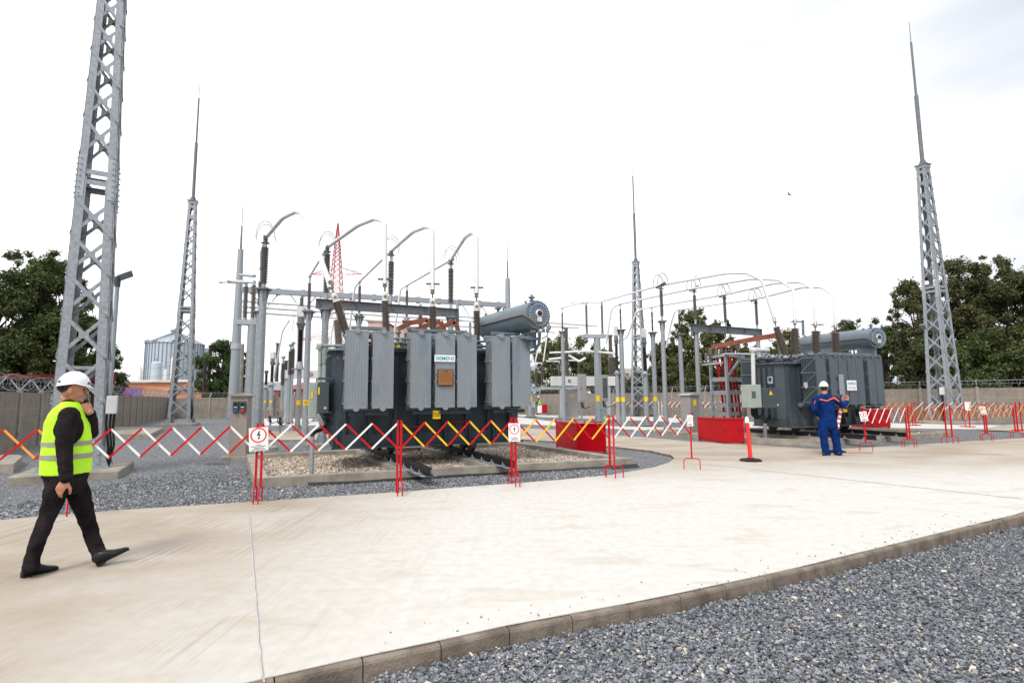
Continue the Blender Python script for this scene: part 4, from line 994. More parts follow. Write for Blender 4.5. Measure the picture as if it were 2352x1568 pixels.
# ------------------------------------------------------------------ posts, gantries, insulators
def column(T, x, y, z1, r, foot=True, m='galv', z0=0.0, taper=.88):
    b = MB(); b.lathe((x, y, z0), (x, y, z1), [(0, r), (z1-z0, r*taper)], 12); c = b.build('column', m, T)
    if foot:
        k = MB(); k.cbox((x, y, z0+.012), r*4, r*4, .024)
        for i in range(4):
            d = Vector((math.cos(PI/2*i+.5), math.sin(PI/2*i+.5), 0)); x_ = Vector((-d.y, d.x, 0))*.008; o = Vector((x, y, 0))
            k.hexa([Z(o+d*r*.9-x_, z0+.02), Z(o+d*r*1.9-x_, z0+.02), Z(o+d*r*1.9+x_, z0+.02), Z(o+d*r*.9+x_, z0+.02), Z(o+d*r*.9-x_, z0+.38), Z(o+d*r*1.0-x_, z0+.38), Z(o+d*r*1.0+x_, z0+.38), Z(o+d*r*.9+x_, z0+.38)])
        k.build('foot_plate', 'galv', T)
    return c
def head_plate(T, x, y, z, w_, name='head_plate'):
    k = MB(); k.cbox((x, y, z), w_, w_, .06)
    for i in range(4):
        d = Vector((math.cos(PI/2*i+.4), math.sin(PI/2*i+.4), 0)); x_ = Vector((-d.y, d.x, 0))*.008; o = Vector((x, y, 0))
        k.hexa([Z(o+d*.05-x_, z-.45), Z(o+d*.12-x_, z-.45), Z(o+d*.12+x_, z-.45), Z(o+d*.05+x_, z-.45), Z(o+d*.05-x_, z-.03), Z(o+d*w_*.48-x_, z-.03), Z(o+d*w_*.48+x_, z-.03), Z(o+d*.05+x_, z-.03)])
    return k.build(name, 'galv_dark', T)
def insul(T, x, y, z0, z1, r, m='comp_grey', k=None, base=.0, name='insulator', rc=None):
    k = k or max(8, int((z1-z0)/.055))
    return MB().shed((x, y, z0), (x, y, z1), r, rc or r*.6, k, 14).build(name, m, T)
def arcs(T, x, y, z, s=1.0, heading=None):
    d = heading or Vector((0, 1, 0)); e_ = Vector((-d.y, d.x, 0)); o = Vector((x, y, z)); C_ = MB()
    C_.tube([o-d*.28*s-Vector((0, 0, .05)), o+d*.28*s+Vector((0, 0, .05))], .055*s, 10); C_.lathe(o-Vector((0, 0, .16*s)), o, [(0, .12*s), (.02, .12*s), (.03, .06*s), (.16*s, .07*s)], 12)
    C_.build('busbar_clamp', 'galv_dark', T)
    for k_ in (-.16, .14):
        pts = [o+d*k_*s+e_*(.26*s*math.cos(a))+Vector((0, 0, -.03+.50*s*math.sin(a))) for a in [PI*i/12 for i in range(13)]]
        MB().tube(pts, (.015 if y < 24 and x < 0 else .022)*s, 6).build('corona_arc', 'galv_light', T)
def sign_on(T, x, y, z, w_, h, r, txt=None, size=.06):
    v = Vector((EYE.x-x, EYE.y-y, 0)).normalized(); xx = Vector((-v.y, v.x, 0)); o = Vector((x, y, z))+v*(r+.012)
    P_ = MB(); pts = []
    for k in range(5):
        a = -.6+1.2*k/4; pts.append(Vector((x, y, 0))+v*math.cos(a)*(r+.006)+xx*math.sin(a)*(r+.006)*w_/2/(r*.56))
    for a, c in zip(pts, pts[1:]): P_.fc([P_.av(Z(a, z-h/2)), P_.av(Z(c, z-h/2)), P_.av(Z(c, z+h/2)), P_.av(Z(a, z+h/2))])
    s_ = P_.build('warning_sign', 'sign_yellow', T)
    if txt: text(txt, size, o+v*.002, xx, v, 'ink', 'sign_lettering', s_, .0005, bold=.0006)
def D_of(p): return p.y
TXT1 = 'SEP. N\nTRAFO 1\n110 KV'
posts = {}
def tz(p, v): return topz(p.x, p.y, v)
# single corner post with the tall insulator
def big_post(u, vb, vhead, vi0, vi1, vtop, label, r=.13, ir=.17, gut=False, u_top=None, mi='comp_grey', heading=None, grp='busbar posts', signz=None, txt=None, s=1.15, ped=True):
    p = G(u, vb); T = thing('insulator_post', p, label, 'insulator post', grp)
    zh = tz(p, vhead); column(T, p.x, p.y, zh-.03, r, z0=.0); head_plate(T, p.x, p.y, zh, r*3.2)
    z0_, z1_ = tz(p, vi0), tz(p, vi1); MB().cyl((p.x, p.y, zh+.03), (p.x, p.y, z0_), ir*.55, 10).build('spacer', 'galv_light', T)
    insul(T, p.x, p.y, z0_, z1_, ir, mi); zt = tz(p, vtop); MB().cyl((p.x, p.y, z1_), (p.x, p.y, zt-.16*s), ir*.5, 10).build('spacer', 'galv_light', T)
    arcs(T, p.x, p.y, zt, s, heading)
    if signz: sign_on(T, p.x, p.y, signz, .3, .3, r, txt)
    posts[(u, vb)] = (T, Vector((p.x, p.y, zt))); return T, Vector((p.x, p.y, zt))
pB = Vector((.35, -.94, 0))
T_a, A1 = big_post(590, 1030, 664, 652, 568, 547, 'thick galvanised post in front of the socket pillar carrying one tall insulator', heading=pv, signz=None, ir=.125)
pad_thing(frame(YARD, (A1.x, A1.y, 0)), -.5, .6, -.45, .45, .06, 'small concrete pad under the single tall insulator post')
# gantry with three insulators
def gantry(pa, pb_, va, vb, label, ins, r=.13, bh=.30, ir=.17, mi='comp_grey', heading=None, grp='beam gantries', over=.35, gap=True):
    T = thing('beam_gantry', pa, label, 'beam gantry', grp); za, zb = tz(pa, va), tz(pb_, vb); zt = (za+zb)/2; za = zb = zt
    d = (pb_-pa).normalized(); a = Z(pa-d*over, zt-bh/2); c = Z(pb_+d*over, zt-bh/2)
    b = MB(); b.beam(a, c, .012, bh-.04); b.beam(a+Vector((0, 0, bh/2-.011)), c+Vector((0, 0, bh/2-.011)), .2, .022); b.beam(a-Vector((0, 0, bh/2-.011)), c-Vector((0, 0, bh/2-.011)), .2, .022)
    n = 4
    for i in range(n+1):
        q = lerp(a, c, .02+.96*i/n); b.beam(q-Vector((0, 0, bh/2-.025)), q+Vector((0, 0, bh/2-.025)), .18, .012, d)
    b.build('beam', 'galv_dark', T)
    for p in (pa, pb_): column(T, p.x, p.y, zt-bh-.06, r); head_plate(T, p.x, p.y, zt-bh-.03, r*3.0)
    out = []
    for k, vi0, vi1, vtop in ins:
        p = lerp(pa, pb_, k); z1_ = tz(p, vi1); z0_ = tz(p, vi0); MB().cyl((p.x, p.y, zt), (p.x, p.y, z0_), ir*.55, 10).build('spacer', 'galv_light', T)
        insul(T, p.x, p.y, z0_, z1_, ir, mi); q = tz(p, vtop); MB().cyl((p.x, p.y, z1_), (p.x, p.y, q-.15), ir*.5, 10).build('spacer', 'galv_light', T); arcs(T, p.x, p.y, q, 1.15, heading); out.append(Vector((p.x, p.y, q)))
    return T, out
g0 = G(739, 1021); gdir = Vector((math.cos(math.radians(27)), math.sin(math.radians(27)), 0))
def along(p, d, u):
    # point p + k d that projects at column u
    lo, hi = 0, 60
    for _ in range(50):
        m = (lo+hi)/2; q = p+d*m
        if proj(Z(q, 3))[0] < u: lo = m
        else: hi = m
    return p+d*lo
g1 = along(g0, gdir, 1035); gm = along(g0, gdir, 895); km = (gm-g0).length/(g1-g0).length
T_g, A234 = gantry(g0, g1, 683, 713, 'steel beam on two thick posts carrying three insulators behind the near transformer', [(0, 672, 583, 568), (km, 676, 601, 576), (1, 697, 617, 597)], heading=pv, bh=.34, ir=.125)
pad_thing(frame(YARD, (g0.x, g0.y, 0)), -.5, .5, -.45, .45, .06, 'small concrete pad under the left post of the near beam')

# busbar tubes from the near transformer
def tubes(label, pts, r, name='busbar_tube', m='alu', grp='white busbar tubes'):
    P_ = []
    for q in pts: P_.append(q if isinstance(q, Vector) else WD(*q))
    # rounded bends
    out = [P_[0]]
    for a, b, c in zip(P_, P_[1:], P_[2:]):
        d1 = min((a-b).length, (c-b).length)*.18
        p, q = b+(a-b).normalized()*d1, b+(c-b).normalized()*d1
        out += [p, (p+q)/4+b/2, q]
    out.append(P_[-1]); o = MB().tube(out, r, 12).build(name, m); return tag(o, label, 'busbar tube', grp)
tubes('white tube arching from the near tilted bushing to the single tall post', [(758, 661, 13.0), (755, 646, 13.05), (706, 508, 14.0), (692, 489, 14.3), (680, 485.5, 14.6), (650, 500, 15.8), A1], .066)
tubes('white tube from the second near bushing to the left end of the beam', [(884, 652, 13.1), (883.5, 512, 13.1), (874, 505, 13.5), (861, 502, 14.0), (823, 517, 15.5), A234[0]], .066)
tubes('white tube from the third near bushing to the middle of the beam', [(993.5, 666, 13.5), (993, 526, 13.5), (984, 521, 13.9), (976, 521, 14.3), (949, 532, 16.0), A234[1]], .066)
tubes('white tube from the rightmost near bushing to the right end of the beam', [(1094.5, 674, 14.0), (1094, 540, 14.0), (1086, 533, 14.5), (1069, 544, 16.5), A234[2]], .066)
for i, (u, v, D) in enumerate(((883.5, 641, 13.1), (993.5, 652, 13.5), (1094.5, 660.5, 14.0))):
    p = WD(u, v, D); k = MB(); k.beam(p-rv*.16+pv*.05, p+rv*.18-pv*.05, .12, .03, (0, 0, 1)); k.build('earthing_plate', 'brass', T1)
# arresters behind the beam
def arrester(u, vb, vcol, vi0, vi1, vtop, label, r=.11, ir=.095, mi='comp_grey', m='galv', grp='surge arrester posts', sign=None, gaps=0, D=None, red=False):
    p = G(u, vb) if D is None else Z(WD(u, 900, D), 0); T = thing('arrester_post', p, label, 'surge arrester', grp)
    zc = tz(p, vcol); column(T, p.x, p.y, zc-.03, r, m=m); head_plate(T, p.x, p.y, zc, r*3.4)
    z0_, z1_ = tz(p, vi0), tz(p, vi1)
    if red: MB().cbox((p.x, p.y, (zc+z0_)/2), .34, .1, .05).build('red_terminal', 'red_dark', T)
    MB().cyl((p.x, p.y, zc+.03), (p.x, p.y, z0_), ir*.7, 10).build('spacer', 'galv_light', T)
    if gaps:
        for i in range(gaps):
            a = z0_+(z1_-z0_)*i/gaps; b = z0_+(z1_-z0_)*(i+.93)/gaps; insul(T, p.x, p.y, a, b, ir, mi)
            MB().cyl((p.x, p.y, b), (p.x, p.y, z0_+(z1_-z0_)*(i+1)/gaps), ir*.7, 10).build('joint_ring', 'alu', T)
    else: insul(T, p.x, p.y, z0_, z1_, ir, mi)
    zt = tz(p, vtop); k = MB(); k.lathe((p.x, p.y, z1_), (p.x, p.y, zt), [(0, ir*.7), (.04, ir*.7), (.05, .04), (zt-z1_-.06, .04), (zt-z1_-.05, .09), (zt-z1_, .09)], 10); k.build('terminal', 'galv_light', T)
    if sign: sign_on(T, p.x, p.y, sign[0], .20, .25, r, sign[1] if len(sign) > 1 else None, .05)
    return T, Vector((p.x, p.y, zt))
_, R1 = arrester(700, 999, 716, 710, 651, 634, 'square grey post with a sign and a small insulator left of the near beam', sign=(1.46, TXT1), red=True, r=.14)
_, R0 = arrester(583, 1001, 716, 702, 648, 616, 'grey arrester post just left of the single tall post', r=.12, ir=.11)
_, R2 = arrester(821, 0, 727, 718, 658, 646, 'arrester post seen between the two left bushings of the near transformer', D=26.5, red=True, r=.14)
_, R3 = arrester(932, 0, 737, 727, 668, 655, 'arrester post seen between the two middle bushings of the near transformer', D=29, red=True, r=.14)
tubes('thin tube sloping from the single tall post down to the arrester at its left', [A1, (600, 580, 19), R0], .045, grp='busbar tubes behind the near beam')
tubes('thin tube sloping from the left end of the beam down to the signed square post', [A234[0], R1], .05, grp='busbar tubes behind the near beam')
tubes('thin tube from the middle of the near beam down past its arrester', [A234[1], R2, (815, 660, 26.6), (802, 760, 27)], .055, grp='busbar tubes behind the near beam')
tubes('thin tube from the right end of the beam down behind the copper links', [A234[2], R3, (920, 664, 29), (905, 770, 29.5)], .06, grp='busbar tubes behind the near beam')

# current transformers (dark insulator, metal head, white tank)
def current_tr(u, vb, vbr, vi0, vi1, vh, vw, label, ir=.2, D=None, mi='composite', top=None, r=.13, sign=True, white=True):
    p = G(u, vb) if D is None else Z(WD(u, 900, D), 0); T = thing('current_transformer', p, label, 'current transformer', 'current transformers on posts')
    zb = tz(p, vbr); column(T, p.x, p.y, zb-.05, r); MB().cbox((p.x, p.y, zb-.04), ir*3.4, ir*3.4, .05).build('bracket', 'galv', T)
    z0_, z1_, zh, zw = tz(p, vi0), tz(p, vi1), tz(p, vh), tz(p, vw)
    MB().lathe((p.x, p.y, zb), (p.x, p.y, z0_), [(0, ir*1.1), (.03, ir*1.1), (z0_-zb-.02, ir*.8), (z0_-zb, ir*.9)], 14).build('base', 'galv_light', T)
    insul(T, p.x, p.y, z0_, z1_, ir, mi, k=int((z1_-z0_)/.05))
    MB().lathe((p.x, p.y, z1_), (p.x, p.y, zh), [(0, ir*.8), ((zh-z1_)*.4, ir*1.1), ((zh-z1_)*.45, ir*1.3), ((zh-z1_)*.55, ir*1.3), ((zh-z1_)*.6, ir*1.0), (zh-z1_, ir*1.0)], 14).build('head', 'galv_dark', T)
    if white: MB().cbox((p.x, p.y, (zh+zw)/2), ir*2.1, ir*2.1, zw-zh, .03).build('white_tank', 'white_box', T)
    if top: insul(T, p.x, p.y, zw, tz(p, top), ir*.7, 'comp_grey', k=5); 
    if sign: sign_on(T, p.x, p.y, 1.45, .19, .25, r)
    return T
current_tr(683, 989, 846, 830, 758, 729, 705, 'big dark insulator with white tank on a post left of the near transformer', ir=.185, top=683)
current_tr(621, 960, 883, 877, 840, 824, 808, 'smaller dark insulator with white top beyond the socket pillar', ir=.18, sign=True, r=.2)
current_tr(608, 958, 890, 884, 858, 850, 846, 'farthest small dark insulator beyond the socket pillar', ir=.16, white=False, r=.2)
current_tr(1421, 978, 856, 850, 791, 772, 749, 'dark insulator with white top left of the distant mast', ir=.11, r=.13)
current_tr(1486, 976, 858, 852, 797, 776, 755, 'dark insulator with white top in front of the distant mast', ir=.13, r=.15)

# disconnectors and circuit breakers
def disconnector(u, vb, vfr, label, ins, r=.18, w_=.9, ori=YARD, D=None, arms=True, mi='porcelain_grey', ir=.10, sign=True):
    p = G(u, vb) if D is None else Z(WD(u, 900, D), 0); T = thing('disconnector', p, label, 'disconnector', 'disconnectors on posts')
    zf = tz(p, vfr); column(T, p.x, p.y, zf-.25, r)
    pts = [WD(ui, vi0, p.y) for ui, vi0, vi1 in ins]; zt = []
    lo = min(pts, key=lambda q: q.x); hi = max(pts, key=lambda q: q.x); b = MB()
    a, c = Z(lo-rv*.3, zf-.12), Z(hi+rv*.3, zf-.12)
    for s_ in (-.22, .22): b.beam(a+pv*s_, c+pv*s_, .06, .22)
    for q in (a, c): b.beam(q-pv*.2, q+pv*.2, .06, .2)
    b.build('frame', 'galv_light', T)
    tops = []
    for (ui, vi0, vi1), q in zip(ins, pts):
        z0_ = zf; z1_ = tz(q, vi1); MB().cyl((q.x, q.y, zf), (q.x, q.y, zf+.12), .1, 10).build('bearing', 'galv_light', T); insul(T, q.x, q.y, zf+.12, z1_, ir, mi)
        k = MB(); k.cyl((q.x, q.y, z1_), (q.x, q.y, z1_+.22), .07, 10); k.build('terminal', 'galv_light', T); tops.append(Vector((q.x, q.y, z1_+.16)))
    if arms:
        for q in tops:
            k = MB(); k.beam(q-rv*.05, q-rv*1.0+pv*.1, .09, .10); k.cyl(q-rv*1.0+pv*.1, q-rv*1.15+pv*.1, .07, 8); k.build('blade', 'alu', T)
    MB().beam((p.x+.2, p.y-.1, 1.2), (p.x+.2, p.y-.1, zf-.1), .04, .04).build('drive_rod', 'galv_light', T)
    MB().cbox((p.x+.25, p.y-.15, 1.0), .3, .25, .5, .02).build('drive_box', 'galv_light', T)
    if sign: sign_on(T, p.x, p.y, 1.5, .3, .42, r)
    return T, tops
_, dt = disconnector(1376, 967, 768, 'disconnector on a thick post with two stacked insulators beside the red box', [(1348, 768, 702), (1384, 772, 701)], r=.25)
disconnector(1290, 955, 888, 'low disconnector frame in front of the trees right of the near transformer', [(1246, 888, 838), (1286, 888, 834), (1330, 884, 832)], D=44, r=.2, mi='porcelain', ir=.13)
disconnector(575, 1003, 735, 'disconnector on a broad post at the left of the single tall post', [(562, 735, 658), (580, 735, 655)], D=24.5, r=.26, ir=.12)
disconnector(1218, 957, 892, 'disconnector half hidden behind the right end of the near transformer', [(1218, 892, 852), (1232, 890, 845)], D=45, r=.25, mi='porcelain', ir=.12)
def breaker(u0, u1, vt, vb2, vfoot, label, ins, D=None, ir=.3, mi='porcelain'):
    a = G(u0, vfoot) if D is None else Z(WD(u0, 900, D), 0); c = Z(WD(u1, 900, a.y+1.2), 0); T = thing('circuit_breaker', a, label, 'circuit breaker', 'circuit breakers')
    za, zb = tz(a, vt), tz(a, vb2); d = (c-a).normalized(); b = MB(); b.beam(Z(a, (za+zb)/2), Z(c, (za+zb)/2), .5, za-zb); B_ = b.build('drive_housing', 'white_box', T)
    for k_ in (.25, .68):
        q = Z(lerp(a, c, k_), (za+zb)/2)-Vector((-d.y, d.x, 0))*.26; k = MB(); k.cyl(q, q-Vector((-d.y, d.x, 0))*.02, .13, 16); k.build('gauge', 'ink', B_); MB().cyl(q, q-Vector((-d.y, d.x, 0))*.03, .085, 14).build('gauge_face', 'galv_light', B_)
    for k_ in (.15, .85): q = lerp(a, c, k_); column(T, q.x, q.y, zb, .2, m='galv_light')
    for k_, v1 in ins:
        q = lerp(a, c, k_); z1 = tz(q, v1); zm = lerp(za, z1, .46)
        insul(T, q.x, q.y, za+.04, zm, ir*1.05, mi, k=14); MB().lathe((q.x, q.y, zm), (q.x, q.y, zm+.18), [(0, ir), (.08, ir*1.1), (.18, ir)], 14).build('mid_flange', 'porcelain_grey', T); insul(T, q.x, q.y, zm+.18, z1, ir*.92, mi, k=16)
        MB().lathe((q.x, q.y, z1), (q.x, q.y, z1+.1), [(0, ir*1.0), (.1, ir*1.0)], 14).build('end_cap', 'galv_dark', T)
    return T
breaker(1268, 1420, 864, 886, 961, 'white breaker housing with two tall brown insulators in front of the trees', [(.23, 754), (.90, 772)], ir=.22)
breaker(640, 745, 850, 869, 969, 'white breaker housing left of the control cabinets of the near transformer', [], ir=.3)
breaker(600, 672, 877, 896, 957, 'distant breaker with a tall brown insulator beyond the socket pillar', [(.45, 790), (.75, 830)], ir=.24)
for u, v0, v1, lb in ((664, 860, 800, 'slim pair of insulators, the left one, beyond the near dark insulator'), (670, 858, 795, 'slim pair of insulators, the right one, beyond the near dark insulator'), (705, 872, 828, 'short insulator on the breaker housing beside the signed square post'), (648, 884, 828, 'thin insulator beside the tall brown insulator beyond the socket pillar')):
    p = Z(WD(u, 900, 36), 0); T = thing('insulator_post', p, lb, 'insulator post', 'small background insulators'); column(T, p.x, p.y, tz(p, v0), .1); insul(T, p.x, p.y, tz(p, v0), tz(p, v1)-.2, .17, 'comp_grey'); MB().lathe((p.x, p.y, tz(p, v1)-.2), (p.x, p.y, tz(p, v1)+.3), [(0, .1), (.3, .05), (.35, .14), (.5, .14)], 10).build('terminal', 'galv', T)
# far transformer side
_, P1 = big_post(1531, 991, 738, 726, 667, 655, 'single thick post with a tall insulator left of the far beam', heading=Vector((.35, -.94, 0)), ir=.10, r=.11)
pad_thing(frame(YARD, (P1.x, P1.y, 0)), -.8, .7, -.55, .5, .10, 'concrete pad under the single post left of the steel cabinet')
h0 = G(1609, 985); h1 = along(h0, Vector((math.cos(math.radians(27)), math.sin(math.radians(27)), 0)), 1745); hm = along(h0, (h1-h0).normalized(), 1672)
_, P234 = gantry(h0, h1, 742, 758, 'steel beam on two posts carrying three insulators left of the far transformer', [(0, 734, 678, 662), ((hm-h0).length/(h1-h0).length, 740, 686, 677), (1, 746, 695, 687)], heading=Vector((.35, -.94, 0)), ir=.10, bh=.36, r=.115)
_, Q2 = arrester(1433, 978, 758, 754, 709, 698, 'thick post with slim banded insulator right of the beam of the red box', ir=.065, gaps=3, mi='composite', r=.14, sign=(1.45,))
_, Q3 = arrester(1507, 975, 764, 759, 716, 705, 'thick post with slim banded insulator directly right of the distant mast', ir=.07, gaps=3, mi='composite', r=.14, sign=(1.45,))
_, Q4 = arrester(1570, 970, 768, 764, 721, 711, 'thick post with slim banded insulator right of the single tall post', ir=.08, gaps=3, mi='composite', r=.14)
_, Q1 = arrester(1296, 969, 762, 757, 718, 707, 'thick post with slim banded insulator behind the left end of the red box', ir=.07, gaps=3, mi='composite', r=.125)
tubes('long thin tube from the disconnector over the single post to the far tilted bushing', [dt[1]+Vector((0, 0, .1)), P1, (1666, 628, 21.5), (1714, 627, 20.6), (1749, 643, 20.3), (1779, 738, 20.3)], .055, grp='busbar tubes of the far transformer')
tubes('long thin tube over the left end of the far beam to the second bushing', [(1392, 790, 30), (1404, 712, 29.5), (1412, 703, 29.4), Q2, P234[0], (1729, 640, 22.0), (1790, 643, 20.6), (1822, 664, 20.0), (1825.5, 742, 20.0)], .055, grp='busbar tubes of the far transformer')
tubes('long thin tube over the middle of the far beam to the third bushing', [(1408, 793, 32), (1440, 775, 31.5), (1462, 716, 30.6), (1476, 709, 30.4), Q3, P234[1], (1781, 650, 22.5), (1840, 648, 21.3), (1868, 664, 20.4), (1872.5, 748, 20.4)], .055, grp='busbar tubes of the far transformer')
tubes('long thin tube over the right end of the far beam to the last bushing', [(1530, 798, 32), (1542, 740, 31.5), (1551, 714, 31), Q4, P234[2], (1842, 660, 23), (1889, 660, 21.8), (1916, 680, 20.8), (1918.5, 752, 20.8)], .055, grp='busbar tubes of the far transformer')
for i, (u, v, D) in enumerate(((1826, 738, 20.0), (1873, 745, 20.4), (1919, 749, 20.8))):
    p = WD(u+5, v, D); MB().beam(p-Vector((.22, 0, 0)), p+Vector((.26, .1, 0)), .14, .03, (0, 0, 1)).build('earthing_plate', 'galv_dark', T2)
tubes('short tube linking two insulators behind the red box', [Q1, dt[0]+Vector((0, 0, .12))], .05, grp='busbar tubes of the far transformer')
tubes('sagging white pipe from the disconnector to the dark insulator left of the mast', [(1262, 810, 40), (1310, 808, 40), (1352, 806, 39), (1415, 812, 30)], .07, grp='busbar tubes of the far transformer')
tubes('white bent pipe at the trees behind the breaker', [(1262, 825, 44), (1290, 822, 42), (1300, 812, 42), (1330, 830, 41), (1345, 822, 41)], .09, grp='busbar tubes of the far transformer')
# long horizontal bus tubes
for (a, c), lb in zip((((557, 691, 27), (1371, 748.5, 37.3)), ((557, 704, 27.5), (1330, 753, 38)), ((557, 716, 28), (1275, 763, 38.5))), ('topmost of three long level bus tubes crossing behind the near transformer', 'middle one of three long level bus tubes crossing behind the near transformer', 'lowest of three long level bus tubes crossing behind the near transformer')):
    A, B = WD(*a), WD(*c); z = (A.z+B.z)/2; tag(MB().cyl(A, B, .07, 10).build('bus_tube', 'alu'), lb, 'bus tube', 'long level bus tubes')
for i, (u, vt, D, lb) in enumerate(((1050, 700, 33, 'stub post holding the bus tubes right of the beam'), (964, 706, 32, 'grey hanger post of the bus tubes behind the middle bushings'), (1153, 752, 35, 'banded bus insulator left of the oil conservator'), (1080, 748, 34, 'banded bus insulator behind the rightmost bushing'))):
    p = Z(WD(u, 900, D), 0); T = thing('bus_support', p, lb, 'bus support', 'bus tube supports'); zt = tz(p, vt); column(T, p.x, p.y, zt-2.2, .14); insul(T, p.x, p.y, zt-2.2, zt-.5, .15, 'porcelain_grey'); MB().cyl((p.x, p.y, zt-.5), (p.x, p.y, zt+.2), .09, 10).build('terminal', 'galv', T)
# tubular gantry masts behind
def tall_mast(u, D, vt, vs, vtip, r0, r1, label, vb=None):
    p = Z(WD(u, 900, D), 0) if vb is None else G(u, vb); T = thing('tubular_mast', p, label, 'tubular mast', 'tubular lightning masts'); z1 = tz(p, vt)
    MB().lathe((p.x, p.y, 0), (p.x, p.y, z1), [(0, r0), (z1, r1)], 12).build('pole', 'galv', T); z2, z3 = tz(p, vs), tz(p, vtip)
    MB().lathe((p.x, p.y, z1), (p.x, p.y, z3), [(0, .10), (z2-z1, .08), (z2-z1+.05, .04), (z3-z1, .02)], 8).build('lightning_rod', 'galv_dark', T); MB().cbox((p.x, p.y, .02), 1.1, 1.1, .04).build('foot_plate', 'galv', T)
    MB().lathe((p.x, p.y, tz(p, 802)), (p.x, p.y, tz(p, 789)), [(0, r0*.93), (tz(p, 789)-tz(p, 802), r0*.9)], 12).build('joint_sleeve', 'galv_light', T)
    return T, p
tmL, pL = tall_mast(535, 48, 573, 520, 458, .50, .24, 'tapered tubular mast left of the post cluster', vb=959.5)
tmR, pR = tall_mast(1168, 58, 640, 600, 532, .48, .26, 'tapered tubular mast rising behind the oil conservator')
gb = MB(); a = WD(549, 657, pL.y); c = WD(1167, 708, pR.y); zz = (a.z+c.z)/2; a.z = c.z = zz
gb.beam(a, c, .35, .5); 
for i in range(12):
    q = lerp(a, c, (i+.5)/12); gb.beam(q-Vector((.0, 0, .36)), q+Vector((0, 0, .36)), .12, .4)
tag(gb.build('gantry_beam', 'galv'), 'long grey gantry beam spanning between the two tubular masts', 'gantry beam')
for i, (u, lb) in enumerate(((600, 'V-shaped hanger under the left part of the gantry beam'), (690, 'V-shaped hanger in the middle left of the gantry beam'), (1085, 'V-shaped hanger under the right part of the gantry beam'), (1130, 'V-shaped hanger under the right end of the gantry beam'))):
    k_ = (u-549)/(1167-549)
    q = along(Z(a, 0), (Z(c, 0)-Z(a, 0)).normalized(), u); q = Z(q, zz-.3); d = (c-a).normalized()*1.1; tip = q-Vector((0, 0, 1.5)); tag(MB().tube([q-d, tip, q+d], .05, 6).build('hanger', 'galv_dark'), lb, 'hanger', 'V hangers on the gantry beam')
for v, lb in ((631, 'upper of two short level arms on the left tubular mast'), (646, 'lower of two short level arms on the left tubular mast')):
    p = WD(550, v, 30); q = WD(585, v+3, 26); tag(MB().tube([p, q], .08, 8).build('side_arm', 'galv_light'), lb, 'arm', 'short arms beside the left tubular mast')

# slanting droppers
for i, (pts, lb) in enumerate([(((665, 735, 32), (649, 760, 32.3), (629, 868, 33)), 'thin dropper tube sloping down left of the near dark insulator'), (((676, 720, 34), (671, 760, 34)), 'short hanging dropper tube behind the single tall post'), (((769, 735, 33), (764, 750, 33), (752, 850, 33.5)), 'thin dropper tube sloping down behind the thick left beam post'), (((1256, 775, 38), (1248, 830, 38)), 'thin dropper tube right of the near transformer'), (((1236, 800, 38), (1228, 838, 38)), 'short dropper tube beside the radiators of the near transformer')]):
    tubes(lb, list(pts), .05, name='dropper_tube', grp='slanting dropper tubes')

# ------------------------------------------------------------------ cabinets, boxes
def cabinet(F, w_, d_, z0, z1, m, name, label, cat, roof=True, sockets=False, sign=None, grp=None, door=True):
    T = thing(name, F.translation, label, cat, grp); MB(F).cbox((0, 0, (z0+z1)/2), w_, d_, z1-z0, .008).build('body', m, T)
    if door:
        D_ = MB(F).cbox((-.01, -d_/2-.008, (z0+z1)/2), w_-.08, .016, z1-z0-.14, .004).build('door', m, T); MB(F).cbox((-w_/2+.09, -d_/2-.03, z0+(z1-z0)*.48), .03, .03, .18, .006).build('handle', 'black', D_)
    if roof:
        k = MB(F); a, b = w_/2+.07, d_/2+.07
        k.hexa([(-a, -b, z1+.002), (a, -b, z1+.002), (a, b, z1+.002), (-a, b, z1+.002), (-a, -b, z1+.03), (a, -b, z1+.03), (a, b, z1+.03), (-a, b, z1+.03)])
        k.hexa([(-a, -b, z1+.031), (a, -b, z1+.031), (a, b, z1+.031), (-a, b, z1+.031), (-a*.1, -b, z1+.09), (a*.1, -b, z1+.09), (a*.1, b, z1+.09), (-a*.1, b, z1+.09)]); k.build('roof', 'galv_light' if m == 'steel_box' else m, T)
    if sign: MB(F).cbox((sign[0], -d_/2-.021, sign[1]), .17, .006, .22, .002).build('yellow_sign', 'sign_yellow', T)
    return T
def socket(T, F, x, y, z, nx=(0, -1, 0), cap='blue', w_=.115):
    n = Vector(nx); t_ = Vector((-n.y, n.x, 0)); c = Vector((x, y, z)); k = MB(F); k.beam(c-Vector((0, 0, .13)), c+Vector((0, 0, .13)), w_, .08, t_) if False else k.hexa([c+t_*a*w_/2+n*b+Vector((0, 0, h)) for h in (-.14, .14) for a, b in ((-1, 0), (1, 0), (1, .07), (-1, .07))])
    S_ = k.build('socket_box', 'cab_dark', T); k = MB(F); q = c+n*.07+Vector((0, 0, .055)); k.cyl(q, q+n*.02, .042, 14); k.build('socket_dial', 'black', S_)
    k = MB(F); k.hexa([c+t_*a*.035+n*b+Vector((0, 0, h)) for h in (-.03, -.005) for a, b in ((-1, .07), (1, .07), (1, .073), (-1, .073))]); k.build('socket_label', 'sign_white', S_)
    k = MB(F); q = c+n*.05-Vector((0, 0, .12)); k.cyl(q, q+n*.06-Vector((0, 0, .045)), .04, 14); k.build('socket_cover', cap, S_)
